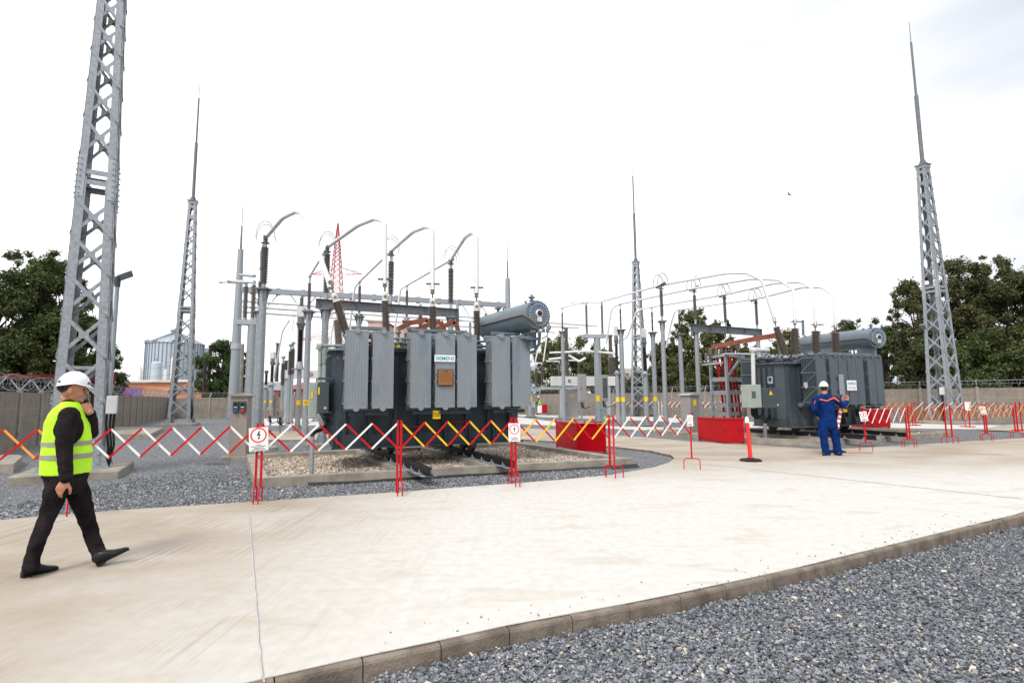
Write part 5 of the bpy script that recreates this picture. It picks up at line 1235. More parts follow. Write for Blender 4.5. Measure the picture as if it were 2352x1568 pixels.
# socket pillar (leans on its footing beside the basin)
sp = G(549, 1050); spF = frame(8, (sp.x, sp.y, 0)); sz = topz(sp.x, sp.y, 910)
T = cabinet(spF, .46, .34, .06, sz, 'beige_box', 'socket_pillar', 'beige socket pillar with a blue and a red socket beside the single tall post', 'socket pillar', door=False, roof=True)
socket(T, spF, -.07, -.17, sz-.28, cap='blue', w_=.15); socket(T, spF, .11, -.17, sz-.28, cap='sign_red', w_=.15)
pad_thing(frame(8, (sp.x, sp.y, 0)), -.42, .38, -.32, .32, .06, 'square concrete footing of the beige socket pillar')
cbp = G(1588, 998); cF = frame(30, (cbp.x, cbp.y, 0)); cz = topz(cbp.x, cbp.y, 908)
T = cabinet(cF, .58, .50, .12, cz, 'steel_box', 'steel_cabinet', 'tall stainless steel cabinet with a yellow sign left of the right red box', 'cabinet', sign=(-.02, cz-.30))
socket(T, cF, .29, -.11, cz-.22, (1, 0, 0), 'blue', .13); socket(T, cF, .29, .05, cz-.22, (1, 0, 0), 'sign_red', .13)
pad_thing(cF, -.45, .60, -.40, .40, .12, 'concrete footing of the tall stainless cabinet')
for (u, D, w_, v0, v1, m, lb, s_) in ((1312, 42, 1.0, 898, 958, 'steel_box', 'distant steel cabinet beside the far workers', True), (602, 26, .24, 937, 974, 'beige_box', 'brown box on a stand right behind the single tall post', False), (622, 31, .32, 936, 955, 'beige_box', 'small brown control box with cables, left one', False), (645, 26, .32, 938, 958, 'beige_box', 'small brown control box with cables, right one', False), (1337, 34, .48, 859, 923, 'steel_box', 'brown cabinet on the left of the disconnector post', False), (1387, 33.5, .45, 861, 921, 'steel_box', 'cabinet with a dark glass door right of the disconnector post', False)):
    p = Z(WD(u, 900, D), 0); F = frame(YARD*.6, (p.x, p.y, 0)); za, zb = tz(p, v1), tz(p, v0); T = cabinet(F, w_, min(.45, w_*.8), max(za, .05), zb, m, 'equipment_cabinet', lb, 'cabinet', roof=s_, sign=(0, zb-.35) if s_ else None, grp='background cabinets')
    if za > .2:
        MB(F).box(-.05, .05, .12, .22, 0, za).build('stand', 'galv', T)
        k = MB(F)
        for i in range(3): k.tube([(-.09+i*.07, 0, za), (-.08+i*.07, -.05, za-.25), (.15, 0, za-.42), (.5, 0, za-.30)], .022, 6)
        k.build('cables', 'black', T)
    if 'glass' in lb: MB(F).cbox((0, -.21, (za+zb)/2), .30, .01, (zb-za)*.75, .003).build('glass_panel', 'window', T)

def red_box(A, B, C_, h, label, back=None, name='red_sand_box'):
    # A front-left, B near corner, C_ right corner (ground); parallelogram
    D_ = A+(C_-B); T = thing(name, B, label, 'red box', 'red sheet metal boxes'); P_ = [A, B, C_, D_]
    b = MB(); b.hexa([Z(p, .03) for p in P_]+[Z(p, h) for p in P_]); b.build('body', 'red_box', T)
    c = (A+C_)/2; Q = [p+(p-c).normalized()*.035 for p in P_]; b = MB(); b.hexa([Z(p, h-.04) for p in Q]+[Z(p, h+.012) for p in Q]); b.build('lid', 'red_box', T)
    x = (C_-B); n = Vector((x.y, -x.x, 0)).normalized()
    for k_ in (.12, .8):
        q = Z(lerp(B, C_, k_), h*.55)+n*.02; k = MB(); k.tube([q-x.normalized()*.07, q-x.normalized()*.06+n*.04, q+x.normalized()*.06+n*.04, q+x.normalized()*.07], .010, 6); k.build('handle', 'red_dark', T)
    for p in P_: MB().cbox(Z(p+(c-p).normalized()*.08, .015), .07, .07, .03).build('foot', 'red_dark', T)
    for k_ in (.2, .7):
        q = Z(lerp(A, D_, .5)*.0+lerp(lerp(A, B, .5), lerp(D_, C_, .5), k_), h+.03); MB().cbox(q, .03, .10, .035).build('hinge', 'red_dark', T)
    return T
rb1 = [G(1276, 1027), G(1326, 1036.5), G(1393, 1041)]
rb1[0] = G(1277, 1026); red_box(rb1[0], rb1[1], rb1[2], topz(rb1[1].x, rb1[1].y, 972), 'red sheet metal box behind the yellow and red barrier')
red_box(G(1604, 1011), G(1661, 1018), G(1711, 1018), topz(G(1661, 1018).x, G(1661, 1018).y, 961), 'red sheet metal box in front of the steel cabinet')
rb3 = [G(1955, 981), G(2005, 983), G(2046, 982)]
red_box(rb3[0], rb3[1], rb3[2], topz(rb3[1].x, rb3[1].y, 941), 'darkest red metal box behind the right end of the far transformer')

# cable rack with red cables left of the far transformer
crb = G(1668, 975); cr_ = thing('cable_rack', crb, 'galvanised frame with red cables and a rusty busbar beside the far transformer', 'cable rack')
DR = 21.4
def rk(u, D=DR): return Z(WD(u, 900, D), 0)
fr = [rk(1635, 22.4), rk(1671, 21.4), rk(1709, 22.6), rk(1676, 23.6)]
zt = topz(fr[1].x, fr[1].y, 818)
for p in fr: MB().beam(Z(p, 0), Z(p, zt), .10, .10, rv).build('post', 'galv', cr_)
for v in (870, 901, 930, 951):
    z = topz(fr[1].x, fr[1].y, v); b = MB()
    for a, c in zip(fr, fr[1:]+fr[:1]): b.beam(Z(a, z), Z(c, z), .03, .17)
    b.build('rung', 'galv', cr_)
b = MB()
for p, q in ((fr[0], fr[1]), (fr[1], fr[2]), (fr[3], fr[0])): b.beam(Z(p+(p-q)*.12, zt+.05), Z(q+(q-p)*.12, zt+.05), .08, .10)
b.build('top_frame', 'galv_light', cr_)
MB().beam(Z(fr[1], topz(fr[1].x, fr[1].y, 868)), Z(lerp(fr[1], fr[2], .9), zt), .06, .10).build('diagonal_brace', 'galv', cr_)
z = topz(fr[1].x, fr[1].y, 833); MB().beam(Z(rk(1615, 22.6), z), Z(rk(1662, 21.3), z), .08, .08).build('side_arm', 'galv_light', cr_)
for i, (u0, u1) in enumerate(((1652, 1664), (1662, 1672), (1667, 1676), (1676, 1684), (1682, 1694), (1690, 1700))):
    p, q = rk(u0, 22.2), rk(u1, 22.2); MB().tube([Z(p, zt+.45), Z(p, zt-.3), Z(lerp(p, q, .5), 1.6), Z(q, .05)], .05, 7).build('red_cable', 'red_dark' if i % 2 else 'red_box', cr_)
zc = [topz(rk(1640, 22).x, 22, 795), topz(rk(1745, 21.5).x, 21.5, 776)]
MB().beam(WD(1634, 797, 22.2), WD(1745, 776, 21.4), .05, .20).build('busbar', 'copper', cr_)
b = MB(); b.beam(WD(1745, 776, 21.4), WD(1790, 769, 21.0), .05, .20); b.beam(WD(1780, 768, 21.2), WD(1800, 784, 21.0), .05, .18); b.build('busbar', 'copper', cr_)
for i, u in enumerate((1636, 1650, 1662, 1672, 1684, 1698)):
    p = rk(u, 22.1); MB().shed(Z(p, zt+.1), Z(p, tz(p, 799-(u-1636)*.19)), .10, .05, 4, 10).build('small_insulator', 'porcelain_grey', cr_)
for i, u in enumerate((1612, 1626)):
    p = rk(u, 22.5); MB().shed(Z(p, z+.04), Z(p, z+.5), .09, .05, 4, 10).build('small_insulator', 'porcelain_grey', cr_)
b = MB(); b.beam(Z(rk(1668), zt+.1), WD(1735, 813, 20.9), .30, .06); b.beam(WD(1735, 813, 20.9), WD(1765, 812, 20.5), .26, .05); b.build('cable_tray', 'galv_light', cr_)

#@@BARRIERS
# ------------------------------------------------------------------ barriers
def danger_sign(T, c, xdir, n, w_=.24, h=.36, lean=0.0, back=False):
    # white plate, red ring, arrow flash and four lines of writing
    n = Vector(n).normalized(); x = Vector(xdir).normalized(); up = n.cross(x).normalized(); R = Matrix.Rotation(lean, 3, n); x = R@x; up = R@up; c = Vector(c)
    P_ = MB(); P_.hexa([c+x*a*w_/2+up*b*h/2+n*o for o in (-.002, .002) for a, b in ((-1, -1), (1, -1), (1, 1), (-1, 1))]); S_ = P_.build('danger_sign', 'sign_white', T)
    if back: return S_
    o = c+up*h*.17+n*.003; r1, r2 = w_*.43, w_*.35; b = MB(); k = 36
    i1 = [b.av(o+(x*math.cos(2*PI*i/k)+up*math.sin(2*PI*i/k))*r1) for i in range(k)]; i2 = [b.av(o+(x*math.cos(2*PI*i/k)+up*math.sin(2*PI*i/k))*r2) for i in range(k)]
    for i in range(k): b.fc((i1[i], i1[(i+1) % k], i2[(i+1) % k], i2[i]))
    b.build('red_ring', 'sign_red', S_)
    s = w_*.24; q = o+n*.001
    fl = [(.10, 1), (.38, .95), (.06, .25), (.42, .30), (.12, -.62), (.34, -.62), (-.02, -1.05), (-.22, -.55), (-.04, -.60), (.02, -.02), (-.42, -.06)]
    b = MB(); b.poly([q+x*a*s+up*c_*s for a, c_ in fl]); b.build('lightning_flash', 'ink', S_)
    text('STAI !\nÎNALTĂ TENSIUNE !\nPERICOL DE\nELECTROCUTARE', w_*.088, c-up*h*.345+n*.003, x, n, 'ink', 'sign_lettering', S_, .0003, bold=.0006)
    return S_
def barrier(a, c, n, ca, cb, label, pa=True, pc=True, foot=None, top=1.19, bot=.77, ph=1.235, sign=None, signat=0, pm='red', grp='folding lattice barriers', wd=.030, foots=True):
    a = Z(a, 0); c = Z(c, 0); d = (c-a).normalized(); e_ = foot or Vector((-d.y, d.x, 0)); e_ = e_.normalized(); T = thing('folding_barrier', a, label, 'folding barrier', grp)
    for p, on in ((a, pa), (c, pc)):
        if not on: continue
        P_ = MB().beam(Z(p, .235), Z(p, ph), .034, .034, e_).build('post', pm, T)
        if foots:
            pts = [Z(p-e_*.17, 0), Z(p-e_*.17, .17), Z(p-e_*.15, .215), Z(p-e_*.11, .235), Z(p+e_*.11, .235), Z(p+e_*.15, .215), Z(p+e_*.17, .17), Z(p+e_*.17, 0)]
            MB().tube(pts, .011, 8).build('foot_bracket', pm, T)
        else: MB().cbox(Z(p, .02), .3, .3, .04).build('foot_bracket', pm, T); MB().beam(Z(p, 0.0), Z(p, .235), .034, .034, e_).build('post', pm, T)
    nrm = Vector((-d.y, d.x, 0))
    for i in range(n):
        p = lerp(a, c, i/n); q = lerp(a, c, (i+1)/n); o = nrm*.012
        za, zb = (bot, top) if i > 0 or True else (bot, top)
        MB().beam(Z(p, bot)-o, Z(q, top)-o, wd, .008, nrm).build('slat', ca, T)
        MB().beam(Z(p, top)+o, Z(q, bot)+o, wd, .008, nrm).build('slat', cb, T)
    if sign:
        p = Z(a if signat == 0 else c, 0); v = Vector((EYE.x-p.x, EYE.y-p.y, 0)).normalized(); nn_ = (-e_ if (-e_).dot(v) > 0 else e_)
        if sign.get('face') == 'cam': nn_ = v
        xx_ = Vector((-nn_.y, nn_.x, 0)); danger_sign(T, Z(p, sign.get('z', 1.02))+nn_*.045+xx_*sign.get('dx', 0), xx_, nn_, sign.get('w', .27), sign.get('h', .37), sign.get('lean', 0), sign.get('back', False))
    return T
bp_ = lambda u, v: G(u, v)
ma = Vector((-6.95, 7.72, 0))
p590a, p590b = bp_(585, 1153), bp_(597, 1153); p915a, p915b = bp_(911.5, 1135), bp_(919.5, 1135); p1180a, p1180b = bp_(1176, 1114.5), bp_(1185, 1114.5); p1408a, p1408b = bp_(1402, 1096), bp_(1412, 1096)
mb_ = bp_(166, 1180); ma_ = bp_(150, 1180)
barrier(ma_+(ma_-mb_).normalized()*2.6, ma_, 5, 'red', 'orange', 'red and orange folding barrier running out of the picture at the left')
barrier(mb_, p590a, 6, 'red', 'white', 'red and white folding barrier between the walking man and the leftmost danger sign', sign=None)
barrier(p590b, p915a, 5, 'white', 'red', 'red and white folding barrier in front of the pebble basin', sign={'z': .985, 'dx': -.055, 'w': .275, 'h': .365, 'lean': .05, 'face': 'cam'})
barrier(p915b, p1180a, 5, 'red', 'yellow', 'red and yellow folding barrier in front of the near transformer wheels')
barrier(p1180b, p1408a, 5, 'yellow', 'red', 'red and yellow folding barrier in front of the left red box', sign={'z': .965, 'dx': -.02, 'w': .215, 'h': .33, 'face': 'cam'})
p1590 = bp_(1590, 1077)
barrier(p1408b, p1590, 5, 'white', 'red', 'red and white folding barrier curving back to the single red post with a small sign', foot=Vector((1, -.25, 0)), sign={'z': 1.06, 'dx': .0, 'w': .125, 'h': .24, 'face': 'cam'}, signat=1)
r0, r1, r2, r3, r4, r5 = bp_(1990, 1035.5), bp_(2086, 1026.5), bp_(2092, 1026), bp_(2176, 1018), bp_(2189, 1018), bp_(2265, 1012)
ft = Vector((1, -.15, 0))
barrier(r0, r1, 6, 'white', 'red', 'red and white folding barrier behind and right of the worker in blue', foot=ft, sign={'z': .98, 'w': .18, 'h': .28, 'face': 'cam', 'lean': .12})
barrier(r2, r3, 5, 'orange', 'red', 'red and orange folding barrier in front of the right lattice mast', foot=ft)
barrier(r4, r5, 5, 'orange', 'red', 'red and orange folding barrier right of the right lattice mast', foot=ft, sign={'z': 1.02, 'w': .15, 'h': .28, 'face': 'cam', 'lean': .1}, signat=1)
r6, r7 = bp_(2270, 1012), bp_(2334, 1006)
barrier(r6, r7, 5, 'orange', 'red', 'red and orange folding barrier second from the right edge', foot=ft)
barrier(bp_(2340, 1005), bp_(2420, 998), 5, 'orange', 'red', 'red and orange folding barrier cut by the right edge of the picture', foot=ft)
# barriers beyond the far path
fb = [(2035, 975), (2097, 977), (2104, 977), (2218, 980), (2228, 980.5), (2338, 989), (2348, 989), (2430, 996)]
barrier(bp_(*fb[0]), bp_(*fb[1]), 4, 'orange', 'red', 'far red and orange barrier between the red box and the right mast', foots=False)
barrier(bp_(*fb[2]), bp_(*fb[3]), 5, 'white', 'red', 'far red and white barrier directly behind the right mast', foots=False)
barrier(bp_(*fb[4]), bp_(*fb[5]), 5, 'white', 'red', 'far red and white barrier with a white board on its post right of the mast', foots=False, sign={'z': 1.0, 'w': .22, 'h': .40, 'face': 'cam', 'back': True})
barrier(bp_(*fb[6]), bp_(*fb[7]), 5, 'orange', 'red', 'far red and orange barrier near the right edge of the wall', foots=False)
fl = [(1232, 951), (1303, 951.5), (1309, 951.5), (1416, 954), (1422, 954), (1514, 957), (1521, 957), (1600, 960), (1606, 960), (1700, 962), (1706, 962), (1790, 965)]
for i, lb in enumerate(('white and red barrier at the far workers', 'white and red barrier behind the breaker housing', 'white and red barrier at the foot of the distant mast', 'white and red barrier behind the single tall post on the right', 'white and red barrier behind the cable rack', 'orange and red barrier behind the far control cabinets')):
    barrier(bp_(*fl[2*i]), bp_(*fl[2*i+1]), 7, 'white' if i < 5 else 'orange', 'red', lb, foots=False, pm='white' if i < 5 else 'red', wd=.05, grp='barriers along the far wall')
# delineator posts
def delineator(p, label, wrap=False):
    T = thing('delineator_post', p, label, 'delineator post', 'delineator posts'); q = Vector(p)
    k = MB(); n = 8
    prof = [(.27, 0), (.275, .025), (.20, .055), (.08, .065), (.07, .08)]
    k.rings([Z(q, z) for r_, z in prof], [(Vector((1, 0, 0)), Vector((0, 1, 0)))]*5, [r_ for r_, z in prof], 8, True, False); k.build('base', 'black', T)
    k = MB(); k.lathe(Z(q, .06), Z(q+Vector((-.035, 0, 0)), 1.02), [(0, .062), (.04, .05), (.93, .045), (.95, .042)], 16); k.build('post', 'delin', T)
    k = MB(); a = q+Vector((-.036, 0, 0)); k.lathe(Z(a, .93), Z(a, 1.08), [(0, .052), (.05, .05), (.10, .045), (.14, .035), (.15, .01)], 16); k.build('cap', 'white', T)
    if wrap:
        for i in range(9):
            z = .12+i*.085; k = MB(); k.tube([Z(q+Vector((.065*math.cos(a_), .065*math.sin(a_), 0)), z+.04*a_/6.28) for a_ in [j*.7 for j in range(10)]], .022, 6); k.build('barrier_tape', 'white' if i % 2 else 'tape', T)
        k = MB(); P_ = [q+Vector((.2, -.25, .012)), q+Vector((.5, -.35, .03)), q+Vector((.85, -.30, .012))]; k.beam(P_[0], P_[1], .07, .006); k.beam(P_[1], P_[2], .07, .006); k.build('barrier_tape', 'tape', T)
    return T
delineator(G(1724, 1058), 'orange plastic post with a white cap on a black base, standing alone on the road')
delineator(G(1919, 1038), 'plastic post wrapped in red and white tape behind the worker in blue', True)

#@@WALLS
# ------------------------------------------------------------------ perimeter walls
def wall(a, c, label, h=2.0, bay=2.0, arms=1.0, coil=.27):
    a = Z(a, 0); c = Z(c, 0); T = thing('perimeter_wall', a, label, 'wall', 'perimeter walls of cast panels'); d = (c-a).normalized(); L_ = (c-a).length; n = max(1, round(L_/bay)); nr = Vector((-d.y, d.x, 0))
    ang = math.atan2(d.y, d.x)
    def local(mb_fn, name, m):
        b = MB(); mb_fn(b); o = b.build(name, m, T); return o
    me0 = None
    for i in range(n):
        s = L_*i/n
        if me0 is None:
            b = MB(); b.box(.06, L_/n-.06, -.025, .025, -.1, h-.03); me0 = bpy.data.meshes.new('panel'); o = b.build('panel', 'panel', None); me0 = o.data; bpy.data.objects.remove(o)
            b = MB(); b.box(-.075, .075, -.075, .075, -.2, h+.03); o = b.build('wall_post', 'concrete', None); me1 = o.data; bpy.data.objects.remove(o)
            b = MB(); b.beam((0, 0, h+.02), (0, -.28*arms, h+.42), .035, .035, (1, 0, 0)); b.beam((0, 0, h+.02), (0, .28*arms, h+.42), .035, .035, (1, 0, 0)); o = b.build('wire_arm', 'galv_light', None); me2 = o.data; bpy.data.objects.remove(o)
        for nm, me in (('panel', me0), ('wall_post', me1), ('wire_arm', me2)):
            o = bpy.data.objects.new(nm, me); C.objects.link(o); o.parent = T; o.location = d*s; o.rotation_euler = (0, 0, ang)
    # razor coil
    turns = int(L_/.42); pts = []; k = 10
    for j in range(turns*k+1):
        t_ = j/k; s = t_*.42+.06*math.sin(t_*2.1); r_ = coil*(1+.12*math.sin(t_*1.7))
        pts.append(a+d*s+nr*(r_*math.cos(2*PI*t_))+Vector((0, 0, h+.30+r_*math.sin(2*PI*t_))))
    MB().tube(pts, .008, 3, False).build('razor_coil', 'razor', T)
    b = MB()
    for z_, y_ in ((h+.22, -.14), (h+.40, -.26), (h+.40, .26)): b.tube([a+nr*y_+Vector((0, 0, z_)), c+nr*y_+Vector((0, 0, z_))], .006, 3, False)
    b.build('straight_wires', 'razor', T)
    return T
wl0 = G(0, 1036); wc = G(383, 959.6); wb = G(1240, 951); wr = G(2352, 968.5)
wall(wl0+(wl0-wc).normalized()*9, wc, 'ribbed concrete panel wall with razor wire along the left side', h=1.98)
wall(wc, wb, 'plain concrete panel wall with razor wire at the back behind the transformers', h=1.9)
wall(wb, wr+(wr-wb).normalized()*14, 'long concrete panel wall with razor wire along the right side', h=1.95, bay=2.6)

#@@TREES
def tree(name, p, H_, R_, label, leaf, cat='tree', n=16000, ls=.17, clumps=46, seed=1, trunk=.22, z0f=.28, flat=1.0, grp='trees beyond the wall', clr=.0):
    n = int(n*1.7); ls *= .78; rnd = random.Random(seed); T = thing(name, p, label, cat, grp); p = Vector(p); zc = p.z+H_*(z0f+(1-z0f)/2); rz = H_*(1-z0f)/2
    cl = []
    for i in range(clumps):
        for _ in range(30):
            q = Vector((rnd.uniform(-1, 1), rnd.uniform(-1, 1), rnd.uniform(-1, 1)))
            if .35 < q.length < 1: break
        w_ = 1.0 if q.z < .2 else (1-.45*(q.z-.2))
        cl.append((Vector((q.x*R_*w_*flat, q.y*R_*w_, zc-p.z+q.z*rz)), rnd.uniform(.45, 1.2)*R_*.26))
    tips = []
    for i in range(int(clumps*.9)):
        a = rnd.uniform(0, 6.28); e_ = rnd.uniform(.75, 1.08); zz = rnd.uniform(.1, .98)
        k_ = math.sqrt(max(0, 1-(2*zz-1)**2*.9)); tips.append((Vector((R_*e_*k_*math.cos(a), R_*e_*k_*math.sin(a), zc-p.z+rz*(2*zz-1)*1.05)), R_*rnd.uniform(.05, .13)))
    b = MB(); top = Vector((p.x+rnd.uniform(-.3, .3), p.y, p.z+H_*.62)); b.tube([p-Vector((0, 0, .3)), p+Vector((0, 0, H_*.2)), lerp(p, top, .6), top], [trunk*1.15, trunk, trunk*.65, trunk*.2], 9)
    for c_, r_ in cl[:26]:
        s_ = lerp(p, top, rnd.uniform(.3, .9)); e_ = p+c_; m_ = lerp(s_, e_, .5)+Vector((0, 0, .05*H_*rnd.random())); b.tube([s_, m_, e_], [trunk*.4, trunk*.22, trunk*.06], 5)
    b.build('trunk', 'trunk', T)
    vs = []; fs = []
    al = cl+tips; wts = [r_**2 for _, r_ in al]; 
    for c_, r_ in rnd.choices(al, wts, k=n):
        q = Vector((rnd.gauss(0, 1), rnd.gauss(0, 1), rnd.gauss(0, .8))).normalized()*(r_*(rnd.random()**.5)*(1 if rnd.random() < .8 else 1.45)); o = c_+q
        if o.z < p.z*0+H_*.03: o.z = abs(o.z)+.05
        s_ = ls*rnd.uniform(.6, 1.35); nrm = (q.normalized()*.6+Vector((rnd.uniform(-1, 1), rnd.uniform(-1, 1), rnd.uniform(-.2, 1)))).normalized()
        t_ = nrm.orthogonal().normalized(); t_ = Matrix.Rotation(rnd.uniform(0, 6.28), 3, nrm)@t_; u_ = nrm.cross(t_); k_ = len(vs)
        vs += [tuple(o-t_*s_*.5), tuple(o+u_*s_*.24+nrm*s_*.05), tuple(o+t_*s_*.5-nrm*s_*.06), tuple(o-u_*s_*.24+nrm*s_*.05)]; fs.append((k_, k_+1, k_+2, k_+3))
    # thin twigs with leaves reaching out of the crown
    for c_, r_ in al:
        for _k in range(4):
            dr = Vector((rnd.gauss(0, 1), rnd.gauss(0, 1), rnd.gauss(.35, .8))).normalized(); out_ = (c_-Vector((0, 0, zc-p.z))); dr = (dr+out_.normalized()*.8).normalized(); Lw = r_*rnd.uniform(1.1, 2.1)
            for j in range(int(12+Lw*10)):
                t_ = rnd.uniform(.3, 1.0); o = c_+dr*Lw*t_+Vector((rnd.gauss(0, 1), rnd.gauss(0, 1), rnd.gauss(0, 1)))*ls*.55*(1.4-t_)
                if o.z < .1: continue
                s_ = ls*rnd.uniform(.6, 1.2); nrm = Vector((rnd.uniform(-1, 1), rnd.uniform(-1, 1), rnd.uniform(-.2, 1))).normalized(); a_ = nrm.orthogonal().normalized(); a_ = Matrix.Rotation(rnd.uniform(0, 6.28), 3, nrm)@a_; u_ = nrm.cross(a_); k_ = len(vs)
                vs += [tuple(o-a_*s_*.5), tuple(o+u_*s_*.22), tuple(o+a_*s_*.5), tuple(o-u_*s_*.22)]; fs.append((k_, k_+1, k_+2, k_+3))
    me = bpy.data.meshes.new('crown'); me.from_pydata(vs, [], fs); me.materials.append(M[leaf]); o = bpy.data.objects.new('crown', me); C.objects.link(o); o.parent = T
    return T
def tree_px(u, D, vtop, wpx, label, leaf, **k):
    p = Z(WD(u, 900, D), -.1); H_ = topz(p.x, p.y, vtop)+.1; th = abs(p.x)/p.y; return tree('tree', p, H_, wpx/2*D/FPX/math.sqrt(1+th*th), label, leaf, **k)
tree_px(-60, 24, 560, 330, 'dark bushy tree cut by the left edge of the picture', 'leaf_dark', n=26000, seed=3, ls=.20, clumps=60, z0f=.12)
tree_px(85, 25, 590, 240, 'tall dark tree showing through the left side of the big mast', 'leaf_dark', n=26000, seed=4, ls=.19, clumps=60, z0f=.12)
tree_px(128, 26, 635, 170, 'dark tree filling the lattice of the big mast', 'leaf_dark', n=18000, seed=26, ls=.19, clumps=50, z0f=.08)
tree_px(165, 27, 690, 130, 'lower dark tree seen through the big mast', 'leaf_dark', n=12000, seed=5, ls=.18, z0f=.15)
tree_px(240, 33, 775, 90, 'small thin tree beside the street lamp', 'leaf_green', n=3800, seed=6, ls=.2, clumps=26, z0f=.2)
tree_px(512, 62, 788, 118, 'round green tree right of the grain silo', 'leaf_green', n=13000, seed=7, ls=.34, clumps=40, z0f=.22, trunk=.35)
tree_px(1295, 66, 776, 150, 'broad olive tree behind the breaker', 'leaf_olive', n=14000, seed=8, ls=.36, clumps=40, z0f=.15, trunk=.3)
tree_px(1385, 62, 800, 90, 'lower olive tree right of the disconnector', 'leaf_olive', n=8000, seed=9, ls=.34, z0f=.12)
tree_px(1475, 64, 852, 130, 'low dark bush line behind the distant mast', 'leaf_dark', n=8000, seed=10, ls=.34, z0f=.05, cat='bush')
tree_px(1535, 50, 782, 80, 'mid height tree left of the far beam', 'leaf_rust', n=9000, seed=11, ls=.30, z0f=.08)
tree_px(1600, 46, 716, 120, 'tall tree behind the left post of the far beam', 'leaf_olive', n=16000, seed=12, ls=.28, z0f=.06)
tree_px(1662, 47, 742, 90, 'tree behind the middle of the far beam', 'leaf_rust', n=12000, seed=13, ls=.28, z0f=.06)
tree_px(1735, 45, 800, 110, 'low tree behind the rusty busbar', 'leaf_olive', n=11000, seed=14, ls=.27, z0f=.05)
tree_px(1815, 43, 765, 110, 'tree behind the bushings of the far transformer', 'leaf_olive', n=12000, seed=15, ls=.27, z0f=.05)
tree_px(1890, 43, 790, 90, 'tree hidden behind the far oil conservator', 'leaf_dark', n=9000, seed=16, ls=.27, z0f=.05)
tree_px(1970, 42, 738, 120, 'wispy tree above the end of the far oil conservator', 'leaf_rust', n=9000, seed=17, ls=.25, z0f=.05)
tree_px(2040, 40, 740, 120, 'dark rounded tree left of the right mast', 'leaf_dark', n=16000, seed=18, ls=.25, z0f=.05)
tree_px(2120, 38, 650, 150, 'rusty tree behind the right lattice mast', 'leaf_rust', n=22000, seed=19, ls=.25, z0f=.05, clumps=60)
tree_px(2215, 38, 592, 190, 'tall rusty tree right of the right lattice mast', 'leaf_rust', n=30000, seed=20, ls=.25, z0f=.08, clumps=66)
tree_px(2330, 36, 580, 200, 'tall tree at the right edge of the picture', 'leaf_rust', n=30000, seed=21, ls=.25, z0f=.08, clumps=66)
tree_px(2150, 36, 790, 210, 'dense dark bushes at the foot of the right trees', 'leaf_dark', n=20000, seed=22, ls=.24, z0f=.03, cat='bush')
tree_px(2290, 35, 760, 230, 'dense dark bushes at the right edge above the wall', 'leaf_dark', n=24000, seed=23, ls=.24, z0f=.03, cat='bush')
tree_px(2430, 36, 640, 200, 'tree beyond the right edge of the picture', 'leaf_dark', n=12000, seed=24, ls=.28, z0f=.05)
tree_px(30, 24, 800, 240, 'dark bush filling the space over the left wall', 'leaf_dark', n=14000, seed=25, ls=.2, z0f=.03, cat='bush')

#@@FAR
# ------------------------------------------------------------------ silo, buildings, pylon
sc = Z(WD(397, 900, 112), 0); sr = 68*112/FPX/1.19
ST = thing('grain_silo', sc, 'big corrugated zinc grain silo with a conical roof', 'grain silo'); ze, zr_ = topz(sc.x, sc.y, 791), topz(sc.x, sc.y, 766)
MB().lathe(sc, Z(sc, ze), [(0, sr), (ze, sr)], 64).build('wall', 'silo', ST)
b = MB()
for i in range(44):
    a = 2*PI*i/44; q = sc+Vector((math.cos(a), math.sin(a), 0))*(sr+.05); b.beam(Z(q, 0), Z(q, ze), .10, .12)
b.build('stiffener_ribs', 'silo_rib', ST)
MB().lathe(Z(sc, ze), Z(sc, zr_+.3), [(0, sr+.25), (zr_-ze, .9), (zr_-ze+.01, .9), (zr_-ze+.25, .85)], 64).build('roof', 'silo', ST)
b = MB()
for i in range(40):
    a = 2*PI*i/40; d = Vector((math.cos(a), math.sin(a), 0)); b.beam(Z(sc+d*(sr+.2), ze+.06), Z(sc+d*.9, zr_+.06), .09, .08)
b.build('roof_ribs', 'silo_rib', ST)
MB().lathe(Z(sc, zr_), Z(sc, zr_+1.2), [(0, .95), (.5, .95), (.55, 1.2), (.7, 1.2), (.75, .5), (1.1, .5)], 20).build('roof_vent', 'galv', ST)
for k_ in (-.8, -.2, .5): MB().ball(Z(sc+Vector((sr*math.sin(k_), -sr*math.cos(k_), 0))*.97, ze+.35), .5, .5, .4, 10, 6).build('roof_hatch', 'galv', ST)
sc2 = Z(WD(455, 900, 125), 0); ST2 = thing('grain_silo', sc2, 'second silo half hidden behind the first at the round tree', 'grain silo'); MB().lathe(sc2, Z(sc2, topz(sc2.x, sc2.y, 802)), [(0, 2.6), (topz(sc2.x, sc2.y, 802), 2.6)], 32).build('wall', 'silo', ST2); MB().lathe(Z(sc2, topz(sc2.x, sc2.y, 802)), Z(sc2, topz(sc2.x, sc2.y, 795)), [(0, 2.7), (.9, .3)], 32).build('roof', 'silo', ST2)
for i, (u, v, w_, lb) in enumerate(((320, 870-8, 9, 'pale filter drum at the left foot of the silo'), (356, 845, 26, 'bluish bin in front of the silo'), (378, 872-9, 9, 'pale filter drum at the foot of the silo'), (393, 835, 10, 'short pale cyclone in front of the silo'))):
    q = Z(WD(u, 900, 96), 0); T = thing('hopper', q, lb, 'hopper', 'hoppers at the foot of the silo'); r_ = w_/2*96/FPX/1.19; zt_ = topz(q.x, q.y, v-15); MB().lathe(q, Z(q, zt_), [(0, r_), (zt_-.3, r_), (zt_, r_*.5)], 18).build('drum', 'silo' if i == 1 else 'white_box', T); MB().cyl(Z(q, zt_), Z(q, zt_+.6), r_*.25, 8).build('pipe', 'galv', T)
